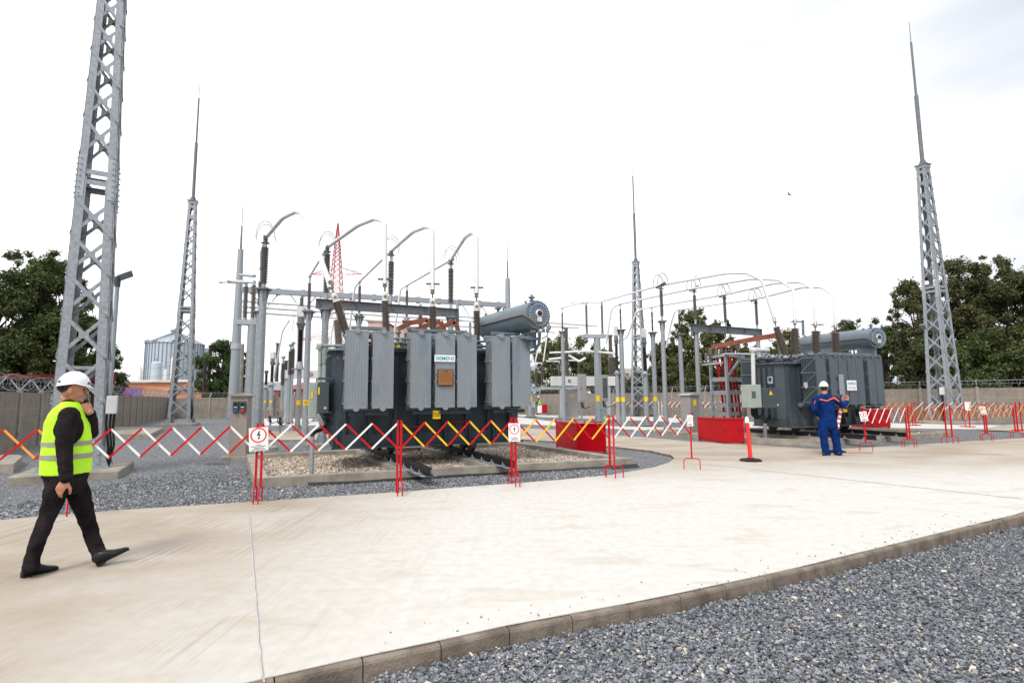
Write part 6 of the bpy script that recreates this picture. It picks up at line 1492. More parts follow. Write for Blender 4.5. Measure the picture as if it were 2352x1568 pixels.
def block(u0, u1, D, vt, label, m, cat='building', depth=8, wins=(), roofm=None, D1=None, rh=.35, vb=None):
    a = Z(WD(u0, 900, D), 0); c = Z(WD(u1, 900, D1 or D), 0); z = topz(a.x, a.y, vt); d = (c-a).normalized(); nr = Vector((-d.y, d.x, 0)); T = thing('building', a, label, cat, 'buildings beyond the wall')
    b = MB(); P_ = [a, c, c+nr*depth, a+nr*depth]; b.hexa([Z(p, 0) for p in P_]+[Z(p, z) for p in P_]); b.build('wall', m, T)
    if roofm:
        Q = [a-d*.5-nr*.5, c+d*.5-nr*.5, c+d*.5+nr*(depth+.5), a-d*.5+nr*(depth+.5)]; b = MB(); b.hexa([Z(p, z+.004) for p in Q]+[Z(Q[0], z+.15), Z(Q[1], z+.15), Z(Q[2], z+rh), Z(Q[3], z+rh)]); b.build('roof', roofm, T)
    for (k0, k1, z0_, z1_) in wins:
        q0, q1 = lerp(a, c, k0)-nr*.04, lerp(a, c, k1)-nr*.04; F_ = MB().hexa([Z(q0, z0_), Z(q1, z0_), Z(q1+nr*.035, z0_), Z(q0+nr*.035, z0_), Z(q0, z1_), Z(q1, z1_), Z(q1+nr*.035, z1_), Z(q0+nr*.035, z1_)]).build('window', 'window', T)
        for s_ in (.33, .66): q = lerp(q0, q1, s_)-nr*.03; MB().beam(Z(q, z0_), Z(q, z1_), .1, .05, nr).build('frame', 'white', F_)
        MB().beam(Z(q0-nr*.03, z0_+(z1_-z0_)*.5), Z(q1-nr*.03, z0_+(z1_-z0_)*.5), .05, .1).build('frame', 'white', F_)
    return T
block(180, 470, 88, 880, 'long salmon coloured shed in front of the silo', 'orange_wall', roofm='roof', rh=.8)
block(386, 545, 74, 896, 'lower salmon house with windows left of the round tree', 'orange_wall', wins=[(.28, .40, 1.6, 3.0), (.52, .66, 1.6, 3.0), (.85, .95, 1.6, 3.0)], roofm='roof')
block(235, 320, 64, 896, 'wall sheet with magenta banner behind the left wall', 'white_box', depth=.4)
M['magenta'] = mat('magenta_banner', (.5, .03, .28), .6, 0, .3, 1.2, col2=(.12, .10, .35)); o = MB(); a, c = WD(262, 903, 63.6), WD(326, 903, 63.6); o.beam(a, c, .05, 1.3); tag(o.build('banner', 'magenta'), 'magenta and blue printed banner behind the left wall', 'banner')
block(655, 700, 90, 895, 'low red brick shed seen between the posts on the left', 'brick', roofm='brick', rh=1.5)
block(560, 640, 95, 893, 'brick shed with white window behind the socket pillar', 'brick', wins=[(.7, .85, 1.5, 2.5)], roofm='brick')
block(842, 878, 150, 738, 'distant pink apartment block behind the second bushing', 'pink_wall', depth=14, roofm='pylon_red', wins=[(.2, .35, 17, 19), (.55, .7, 17, 19), (.2, .35, 13, 15), (.55, .7, 13, 15)])
block(905, 965, 170, 752, 'distant pale block behind the copper links', 'roof', depth=14, roofm='brick')
M['bluehall'] = mat('pale_blue_sheet_hall', (.35, .45, .5), .7); block(1212, 1240, 120, 838, 'pale blue hall at the right end of the near transformer', 'bluehall')
block(1425, 1475, 140, 846, 'pale hall roof behind the distant mast', 'roof')
block(100, 232, 29, 868, 'dark red tiled shed roof behind the left wall', 'trunk', depth=4, roofm='red_dark', D1=33, rh=.7)
block(-120, 60, 23, 872, 'dark roofed shed at the left edge behind the wall', 'trunk', depth=4, roofm='red_dark', rh=.5)
# red and white pylon
def pylon(u, D, vt, label):
    p = Z(WD(u, 900, D), 0); T = thing('power_pylon', p, label, 'power pylon'); H_ = topz(p.x, p.y, vt)
    def hw(z): return 5.2*(1-z/H_)**1.15+.10 if z < H_*.55 else 2.08*(1-(z-H_*.55)/(H_*.45))*1.0+.10
    hw = lambda z: max(.12, 4.6+(1.9-4.6)*z/(H_*.55)) if z < H_*.55 else max(.12, 1.9*(1-(z-H_*.55)/(H_*.45))**.8)
    lv = [0]; z = 0
    while z < H_-.8: z = min(H_, z+max(1.2, hw(z)*1.35)); lv.append(z)
    bands = [0, .30, .48, .62, .78, 1.01]
    for bi in range(5):
        b = MB(); m = 'pylon_red' if bi != 1 and bi != 3 else 'pylon_white'
        if bi == 4 or bi == 3: m = 'pylon_red'
        for za, zb in zip(lv, lv[1:]):
            if not bands[bi] <= za/H_ < bands[bi+1]: continue
            a, c = hw(za), hw(zb); cc = ((-1, -1), (1, -1), (1, 1), (-1, 1))
            for i in range(4):
                (x0, y0), (x1, y1) = cc[i], cc[(i+1) % 4]; o = Vector(p)
                b.beam(o+Vector((x0*a, y0*a, za)), o+Vector((x0*c, y0*c, zb)), .16, .16); b.beam(o+Vector((x0*a, y0*a, za)), o+Vector((x1*c, y1*c, zb)), .08, .08); b.beam(o+Vector((x1*a, y1*a, za)), o+Vector((x0*c, y0*c, zb)), .11, .11); b.beam(o+Vector((x0*a, y0*a, za)), o+Vector((x1*a, y1*a, za)), .1, .1)
        b.build('lattice_section', m, T)
    for v, k_ in ((630, 6.8), (780, 8.5), (690, 4.5)):
        z = topz(p.x, p.y, v)
        for s_ in (-1, 1):
            b = MB(); tip = p+Vector((s_*(hw(z)+k_), 0, z)); 
            for y in (-1, 1):
                for dz in (0, 2.2): b.beam(p+Vector((s_*hw(z), y*hw(z), z+dz)), tip, .13, .13)
                for f_ in (.3, .6): q0 = lerp(p+Vector((s_*hw(z), y*hw(z), z)), tip, f_); q1 = lerp(p+Vector((s_*hw(z), y*hw(z), z+2.2)), tip, f_); b.beam(q0, q1, .08, .08)
            b.build('cross_arm', 'pylon_red', T); MB().shed(tip, tip-Vector((0, 0, 2.2)), .12, .06, 8, 6).build('insulator_string', 'white_box', T)
    return T
pylon(766, 165, 511, 'distant red and white lattice power pylon behind the near beam')
# street lamps
def lamp(u, D, vt, label, r=.05, arm=(35, -20), vb=None):
    p = Z(WD(u, 900, D), 0) if vb is None else G(u, vb); T = thing('lamp_post', p, label, 'lamp post', 'slim lamp posts'); z = topz(p.x, p.y, vt); MB().lathe(p, Z(p, z), [(0, r*1.25), (z, r)], 12).build('pole', 'galv_light', T)
    q = Z(p, z); k = MB(); k.lathe(q-Vector((0, 0, .1)), q+Vector((0, 0, .16)), [(0, r*1.3), (.26, r*1.4)], 10); k.build('collar', 'cab_dark', T)
    e_ = WD(proj(q)[0]+arm[0], proj(q)[1]+arm[1], p.y); MB().beam(q+Vector((0, 0, .12)), e_, .16, .035, (0, 1, 0)).build('lamp_head', 'cab_dark', T); return T
lamp(252, 13.4, 650, 'slim lamp post with a flat dark lamp head beside the big mast', .05, (34, -22))
lamp(436, 36, 832, 'farther slim lamp post behind the silo mast', .06, (18, -14))
for u, D, vt, lb in ((478, 60, 793, 'dark wooden pole with a square top left of the round tree'), (468, 58, 822, 'shorter dark wooden pole left of the round tree'), (552, 50, 790, 'pale concrete pole directly right of the left tubular mast')):
    p = Z(WD(u, 900, D), 0); z = tz(p, vt); tag(MB().lathe(p, Z(p, z), [(0, .22), (z, .17)], 8).build('utility_pole', 'trunk' if 'dark' in lb else 'concrete'), lb, 'utility pole', 'utility poles')
# overhead wires
for i, (a, c, lb) in enumerate((((-40, 600, 60), (640, 700, 90), 'uppermost thin wire in the left sky'), ((200, 832, 80), (480, 822, 70), 'upper thin wire crossing the silo'), ((200, 852, 80), (470, 842, 70), 'middle thin wire crossing the silo'), ((200, 868, 80), (470, 852, 70), 'lower thin wire crossing the silo'), ((600, 770, 60), (1000, 745, 120), 'thin wire behind the posts'))):
    A, B = WD(*a), WD(*c); pts = [lerp(A, B, k_/12)-Vector((0, 0, 1.2*math.sin(PI*k_/12))) for k_ in range(13)]
    tag(MB().tube(pts, .022, 4).build('overhead_wire', 'wire'), lb, 'wire', 'thin overhead wires')
# bird
p = WD(1813, 447, 60); b = MB(); 
bt = thing('bird', p, 'small grey bird flying in the sky left of the right mast', 'bird'); b = MB(); b.ball(p, .30, .09, .09, 10, 6, Matrix.Rotation(.3, 3, 'Y')); b.poly([p+Vector(q) for q in ((-.05, 0, .05), (.12, 0, .05), (.10, .30, .42), (.02, .36, .48))], .015); b.poly([p+Vector(q) for q in ((-.08, 0, .04), (.08, 0, .04), (-.18, -.25, .25), (-.30, -.28, .24))], .015); b.poly([p+Vector(q) for q in ((-.25, 0, 0), (-.45, .05, -.02), (-.45, -.05, -.02))], .01); b.build('body', 'bird', bt)

#@@PEOPLE
# ------------------------------------------------------------------ people
def soft(mb, name, m, parent, vox=.008, it=6, fold=0.0, fscale=.12):
    o = mb.build(name, m, parent)
    r = o.modifiers.new('remesh', 'REMESH'); r.mode = 'VOXEL'; r.voxel_size = vox; r.use_smooth_shade = True
    if fold:
        tx = bpy.data.textures.new('folds', 'CLOUDS'); tx.noise_scale = fscale; tx.noise_depth = 2
        d = o.modifiers.new('folds', 'DISPLACE'); d.texture = tx; d.strength = fold; d.mid_level = .5; d.texture_coords = 'LOCAL'
    s = o.modifiers.new('smooth', 'SMOOTH'); s.factor = .5; s.iterations = it
    return o
def limb(mb, pts, rs, n=12):
    # tapered limb with rounded ends
    pts = [Vector(p) for p in pts]; mb.tube(pts, list(rs), n); mb.ball(pts[0], rs[0], n=n); mb.ball(pts[-1], rs[-1], n=n)
    for p, r in zip(pts[1:-1], rs[1:-1]): mb.ball(p, r*1.0, n=n)
    return mb
def hand(mb, wrist, d, nrm, side, curl=.5, s=1.0, spread=.0):
    # palm plus five separate bent fingers. d: direction, nrm: back of the hand, side: thumb side
    d = Vector(d).normalized(); nrm = Vector(nrm); nrm = (nrm-d*nrm.dot(d)).normalized(); sd = d.cross(nrm); sd = sd if sd.dot(Vector(side)) > 0 else -sd
    w0 = Vector(wrist)
    mb.rings([w0-d*.02*s, w0+d*.015*s, w0+d*.05*s, w0+d*.088*s], [(sd, nrm)]*4, [(.028*s, .021*s), (.032*s, .020*s), (.042*s, .018*s), (.040*s, .014*s)], 12)
    for i, (o, L_) in enumerate(((.031, .92), (.0105, 1.0), (-.0105, .93), (-.031, .76))):
        p = w0+d*(.084-.004*abs(i-1))*s+sd*o*s; pts = [p]; a = 0; dd = d+sd*o*spread
        for j, l in enumerate((.042, .028, .022)):
            a += curl*(.8, 1.1, .8)[j]*(1+.08*i); v = (dd*math.cos(a)-nrm*math.sin(a)).normalized(); pts.append(pts[-1]+v*l*L_*s)
        limb(mb, pts, [.0095*s, .0090*s, .0082*s, .0072*s], 8)
    p = w0+d*.022*s+sd*.030*s; q = p+(d*.55+sd*.75-nrm*.35).normalized()*.040*s; r = q+(d*.85+sd*.25-nrm*.45).normalized()*.032*s; t = r+(d*.9-nrm*.5).normalized()*.024*s
    limb(mb, [p, q, r, t], [.014*s, .0125*s, .0105*s, .0085*s], 8)
def head(mb, c, f, s=1.0, tilt=0.0):
    f = Vector(f).normalized(); z = (Vector((0, 0, 1))+f*tilt).normalized(); f = (f-z*f.dot(z)).normalized(); y = z.cross(f); R = Matrix((f, y, z)).transposed(); P_ = lambda a, b, c_: Vector(c)+(f*a+y*b+z*c_)*s
    B = lambda a, b, c_, rx, ry, rz, n=14, m=10: mb.ball(P_(a, b, c_), rx*s, ry*s, rz*s, n, m, R)
    B(-.005, 0, .03, .100, .078, .110); B(.025, 0, -.035, .066, .060, .075); B(.040, 0, -.085, .046, .042, .030); B(.082, 0, -.100, .020, .024, .018)
    B(.086, 0, .030, .016, .050, .013); B(.068, .030, -.030, .024, .024, .028); B(.068, -.030, -.030, .024, .024, .028)
    mb.tube([P_(.090, 0, .022), P_(.108, 0, .0), P_(.118, 0, -.018)], [.009*s, .012*s, .015*s], 8); B(.112, 0, -.022, .016, .015, .011)
    B(.091, 0, -.052, .013, .024, .008); B(.088, 0, -.066, .013, .021, .009)
    for q in (-1, 1): B(-.006, q*.079, -.006, .022, .015, .034)
    return P_, R
def helmet(T, c, f, s=1.0, tilt=0.0, vents=True):
    f = Vector(f).normalized(); z = (Vector((0, 0, 1))+f*tilt).normalized(); f = (f-z*f.dot(z)).normalized(); y = z.cross(f); P_ = lambda a, b, c_: Vector(c)+(f*a+y*b+z*c_)*s
    n, m = 40, 12; mb = MB(); rx, ry, rz = .131, .104, .142; G_ = []
    for i in range(m+1):
        row = []
        for k in range(n):
            a = 2*PI*k/n; rim = .030+.022*(1-abs(math.cos(a)))+(.008 if math.cos(a) > 0 else -.012*abs(math.cos(a))); e0 = math.asin(max(-1, min(1, (rim-.035)/rz))); e_ = e0+(PI/2-e0)*i/m
            row.append(mb.av(P_(rx*math.cos(e_)*math.cos(a), ry*math.cos(e_)*math.sin(a), .035+rz*math.sin(e_)) if i < m else P_(.001*math.cos(a), .001*math.sin(a), .035+rz)))
        G_.append(row)
    for a, b in zip(G_, G_[1:]):
        for k in range(n): mb.fc((a[k], a[(k+1) % n], b[(k+1) % n], b[k]), True)
    br = []
    for k in range(n):
        a = 2*PI*k/n; rim = .030+.022*(1-abs(math.cos(a)))+(.008 if math.cos(a) > 0 else -.012*abs(math.cos(a))); x_ = max(0, math.cos(a))**3; ex = .008+.032*x_
        br.append(mb.av(P_((rx+ex)*math.cos(a), (ry+.008)*math.sin(a), rim-.004-.012*x_)))
    for k in range(n): mb.fc((br[k], br[(k+1) % n], G_[0][(k+1) % n], G_[0][k]), True)
    o = mb.build('helmet', 'helmet', T); sm = o.modifiers.new('thickness', 'SOLIDIFY'); sm.thickness = .004*s
    b = MB(); R = Matrix((f, y, z)).transposed(); b.ball(P_(-.062, 0, .008), .066*s, .076*s, .050*s, 16, 8, R); b.build('helmet_harness', 'black', o)
    if vents:
        for q in (-1, 1):
            for a_, zz in ((.40, .07), (2.55, .065)):
                e_ = math.asin((zz-.035)/rz); p = P_(rx*math.cos(e_)*math.cos(a_), q*ry*math.cos(e_)*math.sin(a_), zz); t_ = (f*(-math.sin(a_))+y*q*math.cos(a_)).normalized(); nn = (f*math.cos(a_)*.8+y*q*math.sin(a_)+z*.35).normalized(); up = nn.cross(t_).normalized(); up = up if up.z > 0 else -up
                k = MB(); k.poly([p+nn*.003+t_*(a*.021)*s+up*b_*.017*s for a, b_ in ((-1, -.8), (1, -.8), (.7, .1), (.15, .9), (-.4, .6))], 0); k.build('vent', 'ink', o)
    return o
def shoe(T, H_, Tt, w_=.048, h=.10, m='shoe', up=Vector((0, 0, 1)), lab='shoe'):
    H_ = Vector(H_); Tt = Vector(Tt); d = (Tt-H_); L_ = d.length; d.normalize(); y = up.cross(d).normalized(); z = d.cross(y); mb = MB(); cs = []; ax = []; rs = []
    for t_, ww, hh in ((0, .45, .50), (.04, .72, .80), (.14, .80, 1.0), (.30, .80, 1.0), (.45, .88, .80), (.62, 1.0, .58), (.80, .86, .44), (.92, .55, .36), (1.0, .18, .24)):
        cs.append(H_+d*L_*t_+z*h*hh*.5); ax.append((y, z)); rs.append((w_*ww, h*hh*.5))
    mb.rings(cs, ax, rs, 16); s_ = mb.build(lab, m, T)
    k = MB(); k.hexa([H_+d*L_*a+y*b*w_*.75+z*zz for zz in (-.004, .022) for a, b in ((.02, -1), (.02, 1), (.26, 1), (.26, -1))]); k.build('heel', m, s_)
    return s_
# ---- walking man with the yellow vest
XX = lambda u, v, D: WD(u, v, D)
fpos = G(150, 1315); mn = thing('person', fpos, 'walking man in fluorescent yellow vest, white helmet and black jeans, hand at his chin', 'person')
hd = math.radians(25); e1 = Vector((math.cos(hd), math.sin(hd), 0)); e2 = Vector((-math.sin(hd), math.cos(hd), 0)); fh = Vector((math.cos(math.radians(33)), math.sin(math.radians(33)), 0))
DM = 5.25; hc = XX(167.5, 896, DM-.02)
hpR = XX(137, 1100, 5.17); knR = XX(108, 1190, 5.13); anR = XX(72, 1288, 5.02); hpL = XX(168, 1100, 5.34); knL = XX(198, 1188, 5.40); anL = XX(228, 1274, 5.42)
shR = XX(160, 952, 5.07); elR = XX(147, 1030, 5.0); wrR = XX(153, 1100, 4.96); shL = XX(172, 950, 5.43); elL = XX(210, 993, 5.50); wrL = XX(206, 946, 5.30)
b = MB(); head(b, hc, fh, 1.0, .06); b.tube([hc+Vector((0, 0, -.06))-fh*.03, XX(157, 918, DM), XX(155, 940, DM)], [.058, .060, .07], 14)
def ringset(rows, off=0, Dc=DM, ee=(e1, e2), g=None):
    th = None; out = []
    for v, uL, uR, bb in rows:
        u = (uL+uR)/2; q = WD(u, v, Dc); tn = q.x/q.y; g1 = abs(ee[0].x-tn*ee[0].y); g2 = abs(ee[1].x-tn*ee[1].y); w_ = ((uR-uL)/2+off)*Dc/FPX; bbo = bb+off*Dc/FPX; a = math.sqrt(max((w_*.3)**2, w_*w_-(bbo*g2)**2))/g1; out.append((q, a, bbo))
    return out
def lay(mb, rows, n=32, ee=(e1, e2)):
    mb.rings([r[0] for r in rows], [ee]*len(rows), [(r[1], r[2]) for r in rows], n)
core = ringset([(934, 140, 178, .13), (960, 122, 192, .16), (1010, 118, 194, .15), (1060, 116, 192, .14), (1100, 118, 188, .14)]); lay(b, core)
for P_, r_ in (((shR, elR, wrR), (.055, .042, .028)), ((shL, elL, wrL), (.055, .042, .028)), ((hpR, knR, anR), (.075, .05, .035)), ((hpL, knL, anL), (.075, .05, .035))): limb(b, P_, r_)
hand(b, wrR+Vector((0, 0, -.01)), Vector((-.55, -.05, -.85)), Vector((.1, -1, .15)), Vector((.9, 0, -.3)), .34, 1.10)
hand(b, wrL+Vector((0, 0, .0)), Vector((-.42, -.25, .9)), Vector((.6, -.6, .1)), Vector((-.8, -.3, 0)), .75, 1.1)
soft(b, 'body', 'skin', mn, .0055, 3)
hb = MB(); R_ = Matrix((fh, Vector((0, 0, 1)).cross(fh), Vector((0, 0, 1)))).transposed(); hb.ball(hc+Vector((0, 0, .046))-fh*.030, .088, .0795, .098, 20, 12, R_); soft(hb, 'hair', 'hair', mn, .008, 2)
for q in (-1, 1):
    yv = Vector((0, 0, 1)).cross(fh)*q; E_ = MB(); E_.ball(hc+fh*.088+yv*.031+Vector((0, 0, .008)), .011, n=8, m=6); E_.build('eye', 'ink', mn)
helmet(mn, hc+Vector((0, 0, .012)), fh, 1.0, .10)
jk = MB(); lay(jk, ringset([(917, 143, 176, .075), (924, 141, 183, .10), (934, 130, 192, .16), (950, 117, 198, .185), (975, 106, 204, .19), (1010, 100, 208, .185), (1050, 97, 210, .18), (1095, 97, 206, .175)]), 32)
limb(jk, [shR+Vector((0, 0, -.01)), XX(150, 1000, 5.02), elR, XX(149, 1065, 4.98), XX(153, 1097, 4.96)], [.088, .074, .066, .060, .053]); 
R_2 = Matrix((e1, e2, Vector((0, 0, 1)))).transposed(); jk.ball(XX(158, 985, 5.10), .118, .075, .155, 16, 12, R_2)
limb(jk, [shL, XX(195, 975, 5.5), elL, XX(209, 968, 5.42), XX(207, 950, 5.33)], [.085, .075, .065, .058, .050])
soft(jk, 'jacket', 'jacket', mn, .009, 5, .016, .075)
vt = MB(); lay(vt, ringset([(922, 145, 185, .105), (929, 133, 192, .15), (938, 123, 197, .185), (950, 112, 201, .200), (968, 103, 206, .205), (1000, 98, 211, .200), (1042, 94, 214, .195), (1070, 92.5, 212, .19), (1086, 91, 209, .19), (1087.5, 94, 206, .17)]), 40)
vo = soft(vt, 'safety_vest', 'hivis', mn, .009, 4, .012, .10)
# arm hole edge of the vest
for v0, v1 in ((1012, 1021.5), (1040.5, 1051)):
    rows = ringset([(v0, 96.9 if v0 < 1030 else 94.1, 212.2 if v0 < 1030 else 214, .199), (v1, 95.9 if v0 < 1030 else 93.8, 213 if v0 < 1030 else 213.4, .197)], 1.2)
    k = MB(); n = 48; A = [k.av(rows[0][0]+e1*rows[0][1]*math.cos(2*PI*i/n)+e2*rows[0][2]*math.sin(2*PI*i/n)) for i in range(n)]; B = [k.av(rows[1][0]+e1*rows[1][1]*math.cos(2*PI*i/n)+e2*rows[1][2]*math.sin(2*PI*i/n)) for i in range(n)]
    for i in range(n): k.fc((A[i], A[(i+1) % n], B[(i+1) % n], B[i]), True)
    k.build('reflective_band', 'reflective', vo)
jn = MB(); lay(jn, ringset([(1084, 99, 205, .17), (1100, 102, 203, .17), (1118, 108, 198, .155), (1132, 120, 190, .11)]), 28)
limb(jn, [hpR, XX(124, 1145, 5.15), knR, XX(89, 1236, 5.08), XX(74, 1280, 5.03), XX(71, 1299, 5.01)], [.102, .090, .067, .063, .062, .067])
limb(jn, [hpL, XX(184, 1143, 5.37), knL, XX(211, 1230, 5.41), XX(224, 1262, 5.42), XX(229, 1276, 5.42)], [.104, .095, .074, .063, .063, .068])
soft(jn, 'jeans', 'jeans', mn, .009, 3, .026, .085)
shoe(mn, G(48, 1327), G(134, 1307), .056, .125)
hl = G(223, 1300); tt = WD(298, 1262, hl.y+.13); shoe(mn, hl+Vector((0, 0, .005)), tt, .056, .125, up=(Vector((0, 0, 1))-(tt-hl).normalized()*(tt-hl).normalized().z).normalized())
ph = thing('mobile_phone', XX(192, 927, 5.29), 'small black phone held at the jaw of the walking man', 'phone'); q = XX(190, 926, 5.27); MB().beam(q-fh*.045-Vector((0, 0, .02)), q+fh*.045+Vector((0, 0, .018)), .012, .055, Vector((0, 0, 1))).build('phone_case', 'black', ph)
# ---- worker in blue seen from behind
bm_ = thing('person', G(1910, 1043), 'worker in royal blue coverall with orange chevron and white helmet, seen from behind', 'person')
DB = 14.35; vq = WD(1900, 960, DB); f3 = Vector((vq.x, vq.y, 0)).normalized(); s3 = Vector((f3.y, -f3.x, 0)); BX = lambda u, v, D=DB: WD(u, v, D)
hcB = BX(1892.5, 892, DB+.05); b = MB(); head(b, hcB, f3, 1.08, .25); b.tube([hcB-Vector((0, 0, .05)), BX(1894, 903), BX(1895, 910)], [.062, .066, .08], 12)
ee = (s3, f3)
def rs3(rows, off=0):
    return [(BX((uL+uR)/2, v), ((uR-uL)/2+off)*DB/FPX/1.16, dd+off*DB/FPX) for v, uL, uR, dd in rows]
rowsB = [(903, 1888, 1902, .07), (908, 1879, 1911, .10), (913, 1873, 1918, .125), (925, 1875, 1918, .14), (940, 1880, 1917, .145), (953, 1882, 1918, .145), (963, 1882, 1921, .15)]
lay(b, rs3(rowsB, -3), 24, ee)
aR = [BX(1919, 916, DB-.02), BX(1935, 932, DB+.02), BX(1945, 922.5, DB+.22)]; aL = [BX(1874, 917, DB), BX(1869.5, 938, DB-.05), BX(1879, 955, DB+.15)]
lL = [BX(1891, 968), BX(1892.5, 1005), BX(1897, 1041)]; lR = [BX(1911, 968), BX(1918.5, 1005), BX(1925, 1041)]
for P_ in (aR, aL): limb(b, P_, (.06, .045, .032))
for P_ in (lL, lR): limb(b, P_, (.08, .055, .04))
hand(b, aR[2], Vector((.2, .3, .9)), Vector((.5, -.8, 0)), Vector((-1, 0, 0)), .7, 1.15); hand(b, aL[2], Vector((.35, .2, -.9)), Vector((-.5, -.8, 0)), Vector((1, 0, 0)), .5, 1.15)
soft(b, 'body', 'skin_red', bm_, .008, 3); hbB = MB(); hbB.ball(hcB+Vector((0, 0, .02))-f3*.035, .088, .080, .100, 16, 10, Matrix((f3, Vector((0, 0, 1)).cross(f3), Vector((0, 0, 1)))).transposed()); soft(hbB, 'hair', 'hair', bm_, .010, 2); helmet(bm_, hcB+Vector((0, 0, .012)), f3, 1.08, .22, False)
cv = MB(); lay(cv, rs3(rowsB+[(968, 1882, 1922, .15), (980, 1886, 1918, .12)]), 28, ee); limb(cv, [aR[0], BX(1928, 925, DB), aR[1], BX(1941, 927.5, DB+.12), aR[2]-Vector((.02, .03, .0))], [.092, .084, .078, .066, .055]); limb(cv, [aL[0], BX(1870.5, 928), aL[1], BX(1874, 947, DB+.05), aL[2]+Vector((-.01, -.02, .03))], [.092, .084, .078, .066, .056])
cv2 = MB(); lay(cv2, rs3([(960, 1882, 1921.5, .155), (968, 1881.5, 1923, .16), (980, 1884, 1921, .15), (988, 1890, 1916, .10)]), 28, ee)
limb(cv2, [lL[0], BX(1891, 990), lL[1], BX(1895, 1025), BX(1898, 1041)], [.125, .112, .098, .096, .102]); limb(cv2, [lR[0], BX(1915.5, 990), lR[1], BX(1922.5, 1025), BX(1925, 1041)], [.125, .112, .098, .096, .102])
co = soft(cv, 'jacket', 'coverall', bm_, .012, 4, .030, .09); soft(cv2, 'trousers', 'coverall', bm_, .013, 4, .035, .10)
RB = rs3(rowsB)
def back_pt(u, v, out=.028):
    for (q0, a0, d0), (q1, a1, d1), r0_, r1_ in zip(RB, RB[1:], rowsB, rowsB[1:]):
        if r0_[0] <= v <= r1_[0]:
            k = (v-r0_[0])/(r1_[0]-r0_[0]); q = lerp(q0, q1, k); a = a0+(a1-a0)*k; d = d0+(d1-d0)*k; x = (u-((r0_[1]+r0_[2])/2*(1-k)+(r1_[1]+r1_[2])/2*k))*DB/FPX/1.16; t_ = min(.98, abs(x)/a); return q+s3*x-f3*(d*math.sqrt(1-t_*t_)+out)
    return q
ch_ = [(1872.0, 925.5, 918.5), (1877, 920.0, 914.5), (1884, 918.5, 914.8), (1890, 919.2, 916.4), (1899.5, 921.5, 919.0), (1908, 917.5, 914.2), (1914, 915.4, 911.8), (1919, 916.5, 911.9)]
k = MB(); up_ = []; dn = []
for u, vb, vt_ in ch_:
    uu = min(u, 1917.3); uu = max(uu, 1873.6); up_.append(back_pt(uu, vt_)); dn.append(back_pt(uu, vb))
up_.append(BX(1929, 921.5, DB-.14)); dn.append(BX(1925, 922, DB-.14)); up_[0] = BX(1871.5, 920, DB-.11); dn[0] = BX(1870.5, 928, DB-.11)
for i in range(len(up_)-1): k.fc([k.av(dn[i]), k.av(dn[i+1]), k.av(up_[i+1]), k.av(up_[i])])
ch = k.build('orange_chevron', 'orange_cloth', co); so_ = ch.modifiers.new('thickness', 'SOLIDIFY'); so_.thickness = .006
for u0, u1 in ((1884.5, 1889), (1918, 1922.5)):
    q = BX((u0+u1)/2, 995, DB-.02)+(s3*.05 if u0 > 1900 else -s3*.05); MB().cbox(q, .07, .14, .18, .03).build('thigh_pocket', 'coverall', bm_)
for p, q in ((lL, G(1893.5, 1046)), (lR, G(1927, 1046))): shoe(bm_, q-f3*.02, q+f3*.26, .055, .10)
tr_ = thing('tape_roll', BX(1941, 914, DB+.3), 'pinkish roll of barrier tape in the raised hand of the worker in blue', 'tape roll'); q = BX(1941.5, 914, DB+.26); k = MB(); nn = -f3
n = 24; R1_ = [];
for r_, o_ in ((.085, -.025), (.085, .025), (.055, .025), (.055, -.025)): R1_.append([k.av(q+nn*o_+(s3*math.cos(2*PI*i/n)+Vector((0, 0, math.sin(2*PI*i/n))))*r_) for i in range(n)])
for a, c in zip(R1_, R1_[1:]+R1_[:1]):
    for i in range(n): k.fc((a[i], a[(i+1) % n], c[(i+1) % n], c[i]))
M['pink'] = mat('salmon_tape', (.62, .22, .19), .5); k.build('roll', 'pink', tr_)
k = MB(); P_ = [BX(1932, 938, DB+.25), BX(1930, 950, DB+.25), BX(1927, 963, DB+.2), BX(1923, 985, DB+.1)]
tp = thing('tape_strip', P_[0], 'red and white tape strip hanging beside the worker in blue', 'tape')
for i in range(9):
    a, c = lerp(P_[0], P_[-1], i/9), lerp(P_[0], P_[-1], (i+1)/9); MB().beam(a, c, .075, .004, f3).build('tape_band', 'tape' if i % 2 == 0 else 'white', tp)
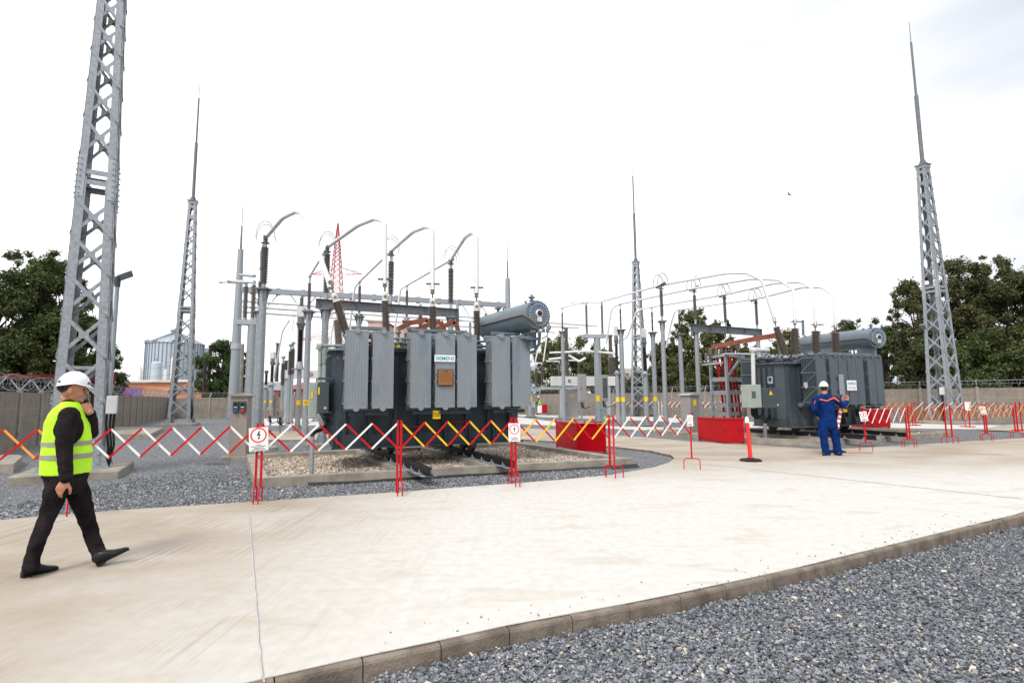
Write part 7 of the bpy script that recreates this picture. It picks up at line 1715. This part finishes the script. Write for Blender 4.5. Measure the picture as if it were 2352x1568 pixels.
# ---- distant workers
def worker(p, Hh, face, label, topm, botm, vest=None, lean=0.0, arm=.4):
    T = thing('person', p, label, 'person', 'workers far behind'); f = Vector((math.cos(face), math.sin(face), 0)); y = Vector((-f.y, f.x, 0)); s_ = Hh/1.78; P_ = lambda a, b_, z: Vector(p)+(f*a+y*b_)*s_+Vector((0, 0, z*s_))
    b = MB(); h = P_(.04+lean, 0, 1.60); head(b, h, f, s_); b.tube([P_(lean, 0, 1.54), P_(lean*.9, 0, 1.42)], [.055*s_, .06*s_], 10); b.rings([P_(lean*.9, 0, 1.42), P_(lean*.5, 0, 1.2), P_(0, 0, .95)], [(f, y)]*3, [(.10*s_, .17*s_), (.11*s_, .16*s_), (.10*s_, .15*s_)], 14)
    A = [(P_(lean, q*.2, 1.40), P_(lean+.05, q*.26, 1.13), P_(lean+arm, q*.22, 1.05)) for q in (-1, 1)]; Lg = [(P_(0, q*.1, .92), P_(.03*q, q*.11, .5), P_(.08*q, q*.12, .08)) for q in (-1, 1)]
    for a in A: limb(b, a, (.05, .04, .03), 8); hand(b, a[2], a[2]-a[1], Vector((0, 0, 1)), y, .5, s_)
    for a in Lg: limb(b, a, (.08, .055, .04), 8)
    soft(b, 'body', 'skin', T, .012, 2); helmet(T, h, f, s_*1.02, .05, False)
    b = MB(); b.rings([P_(lean*.95, 0, 1.49), P_(lean*.9, 0, 1.42), P_(lean*.5, 0, 1.2), P_(0, 0, .92)], [(f, y)]*4, [(.07*s_, .09*s_), (.13*s_, .20*s_), (.14*s_, .19*s_), (.13*s_, .18*s_)], 16)
    for a in A: limb(b, (a[0], a[1], lerp(a[1], a[2], .85)), (.07, .058, .045), 8)
    soft(b, 'jacket', topm, T, .014, 3)
    b = MB(); b.rings([P_(0, 0, .98), P_(0, 0, .82)], [(f, y)]*2, [(.12*s_, .17*s_), (.12*s_, .17*s_)], 14)
    for a in Lg: limb(b, a, (.10, .075, .07), 8)
    soft(b, 'trousers', botm, T, .014, 3)
    if vest:
        b = MB(); b.rings([P_(lean*.95, 0, 1.46), P_(lean*.9, 0, 1.40), P_(lean*.5, 0, 1.2), P_(0, 0, .95)], [(f, y)]*4, [(.10*s_, .13*s_), (.15*s_, .205*s_), (.16*s_, .205*s_), (.15*s_, .20*s_)], 16); soft(b, 'safety_vest', vest, T, .014, 3)
    for q in (-1, 1): e_ = P_(.08*q-.06, q*.12, 0); shoe(T, e_, e_+f*.28*s_, .05, .09)
    return T
worker(G(1239, 951), 1.78, 2.9, 'far worker in yellow vest and white helmet left of the steel cabinet', 'coverall', 'khaki', 'hivis', .04, .3)
worker(G(1287, 947.5), 1.90, 3.3, 'far worker in dark blue between the cabinet and the thin post', 'coverall', 'coverall', None, .05, .25)
worker(G(1219, 950), 1.78, 0.4, 'far worker in yellow vest half hidden by the near transformer', 'coverall', 'khaki', 'hivis', .02, .3)
q = G(1264, 949); tb = thing('folding_table', q, 'far folding table with a white cloth between two workers', 'table'); zz = topz(q.x, q.y, 927)
MB().cbox((q.x, q.y, zz-.06), 1.0, .6, .12, .01).build('table_cloth', 'white', tb)
for a in (-.4, .4): MB().beam((q.x+a, q.y, 0), (q.x-a*.6, q.y, zz-.12), .04, .04).build('leg', 'galv_dark', tb)
q = G(1251, 952); tb = thing('tool_trolley', q, 'far red tool trolley beside the worker in the yellow vest', 'trolley'); MB().cbox((q.x, q.y, .55), .5, .35, .8, .03).build('body', 'red_box', tb); MB().cbox((q.x-.45, q.y, .5), .4, .05, .7, .01).build('board', 'white', tb)
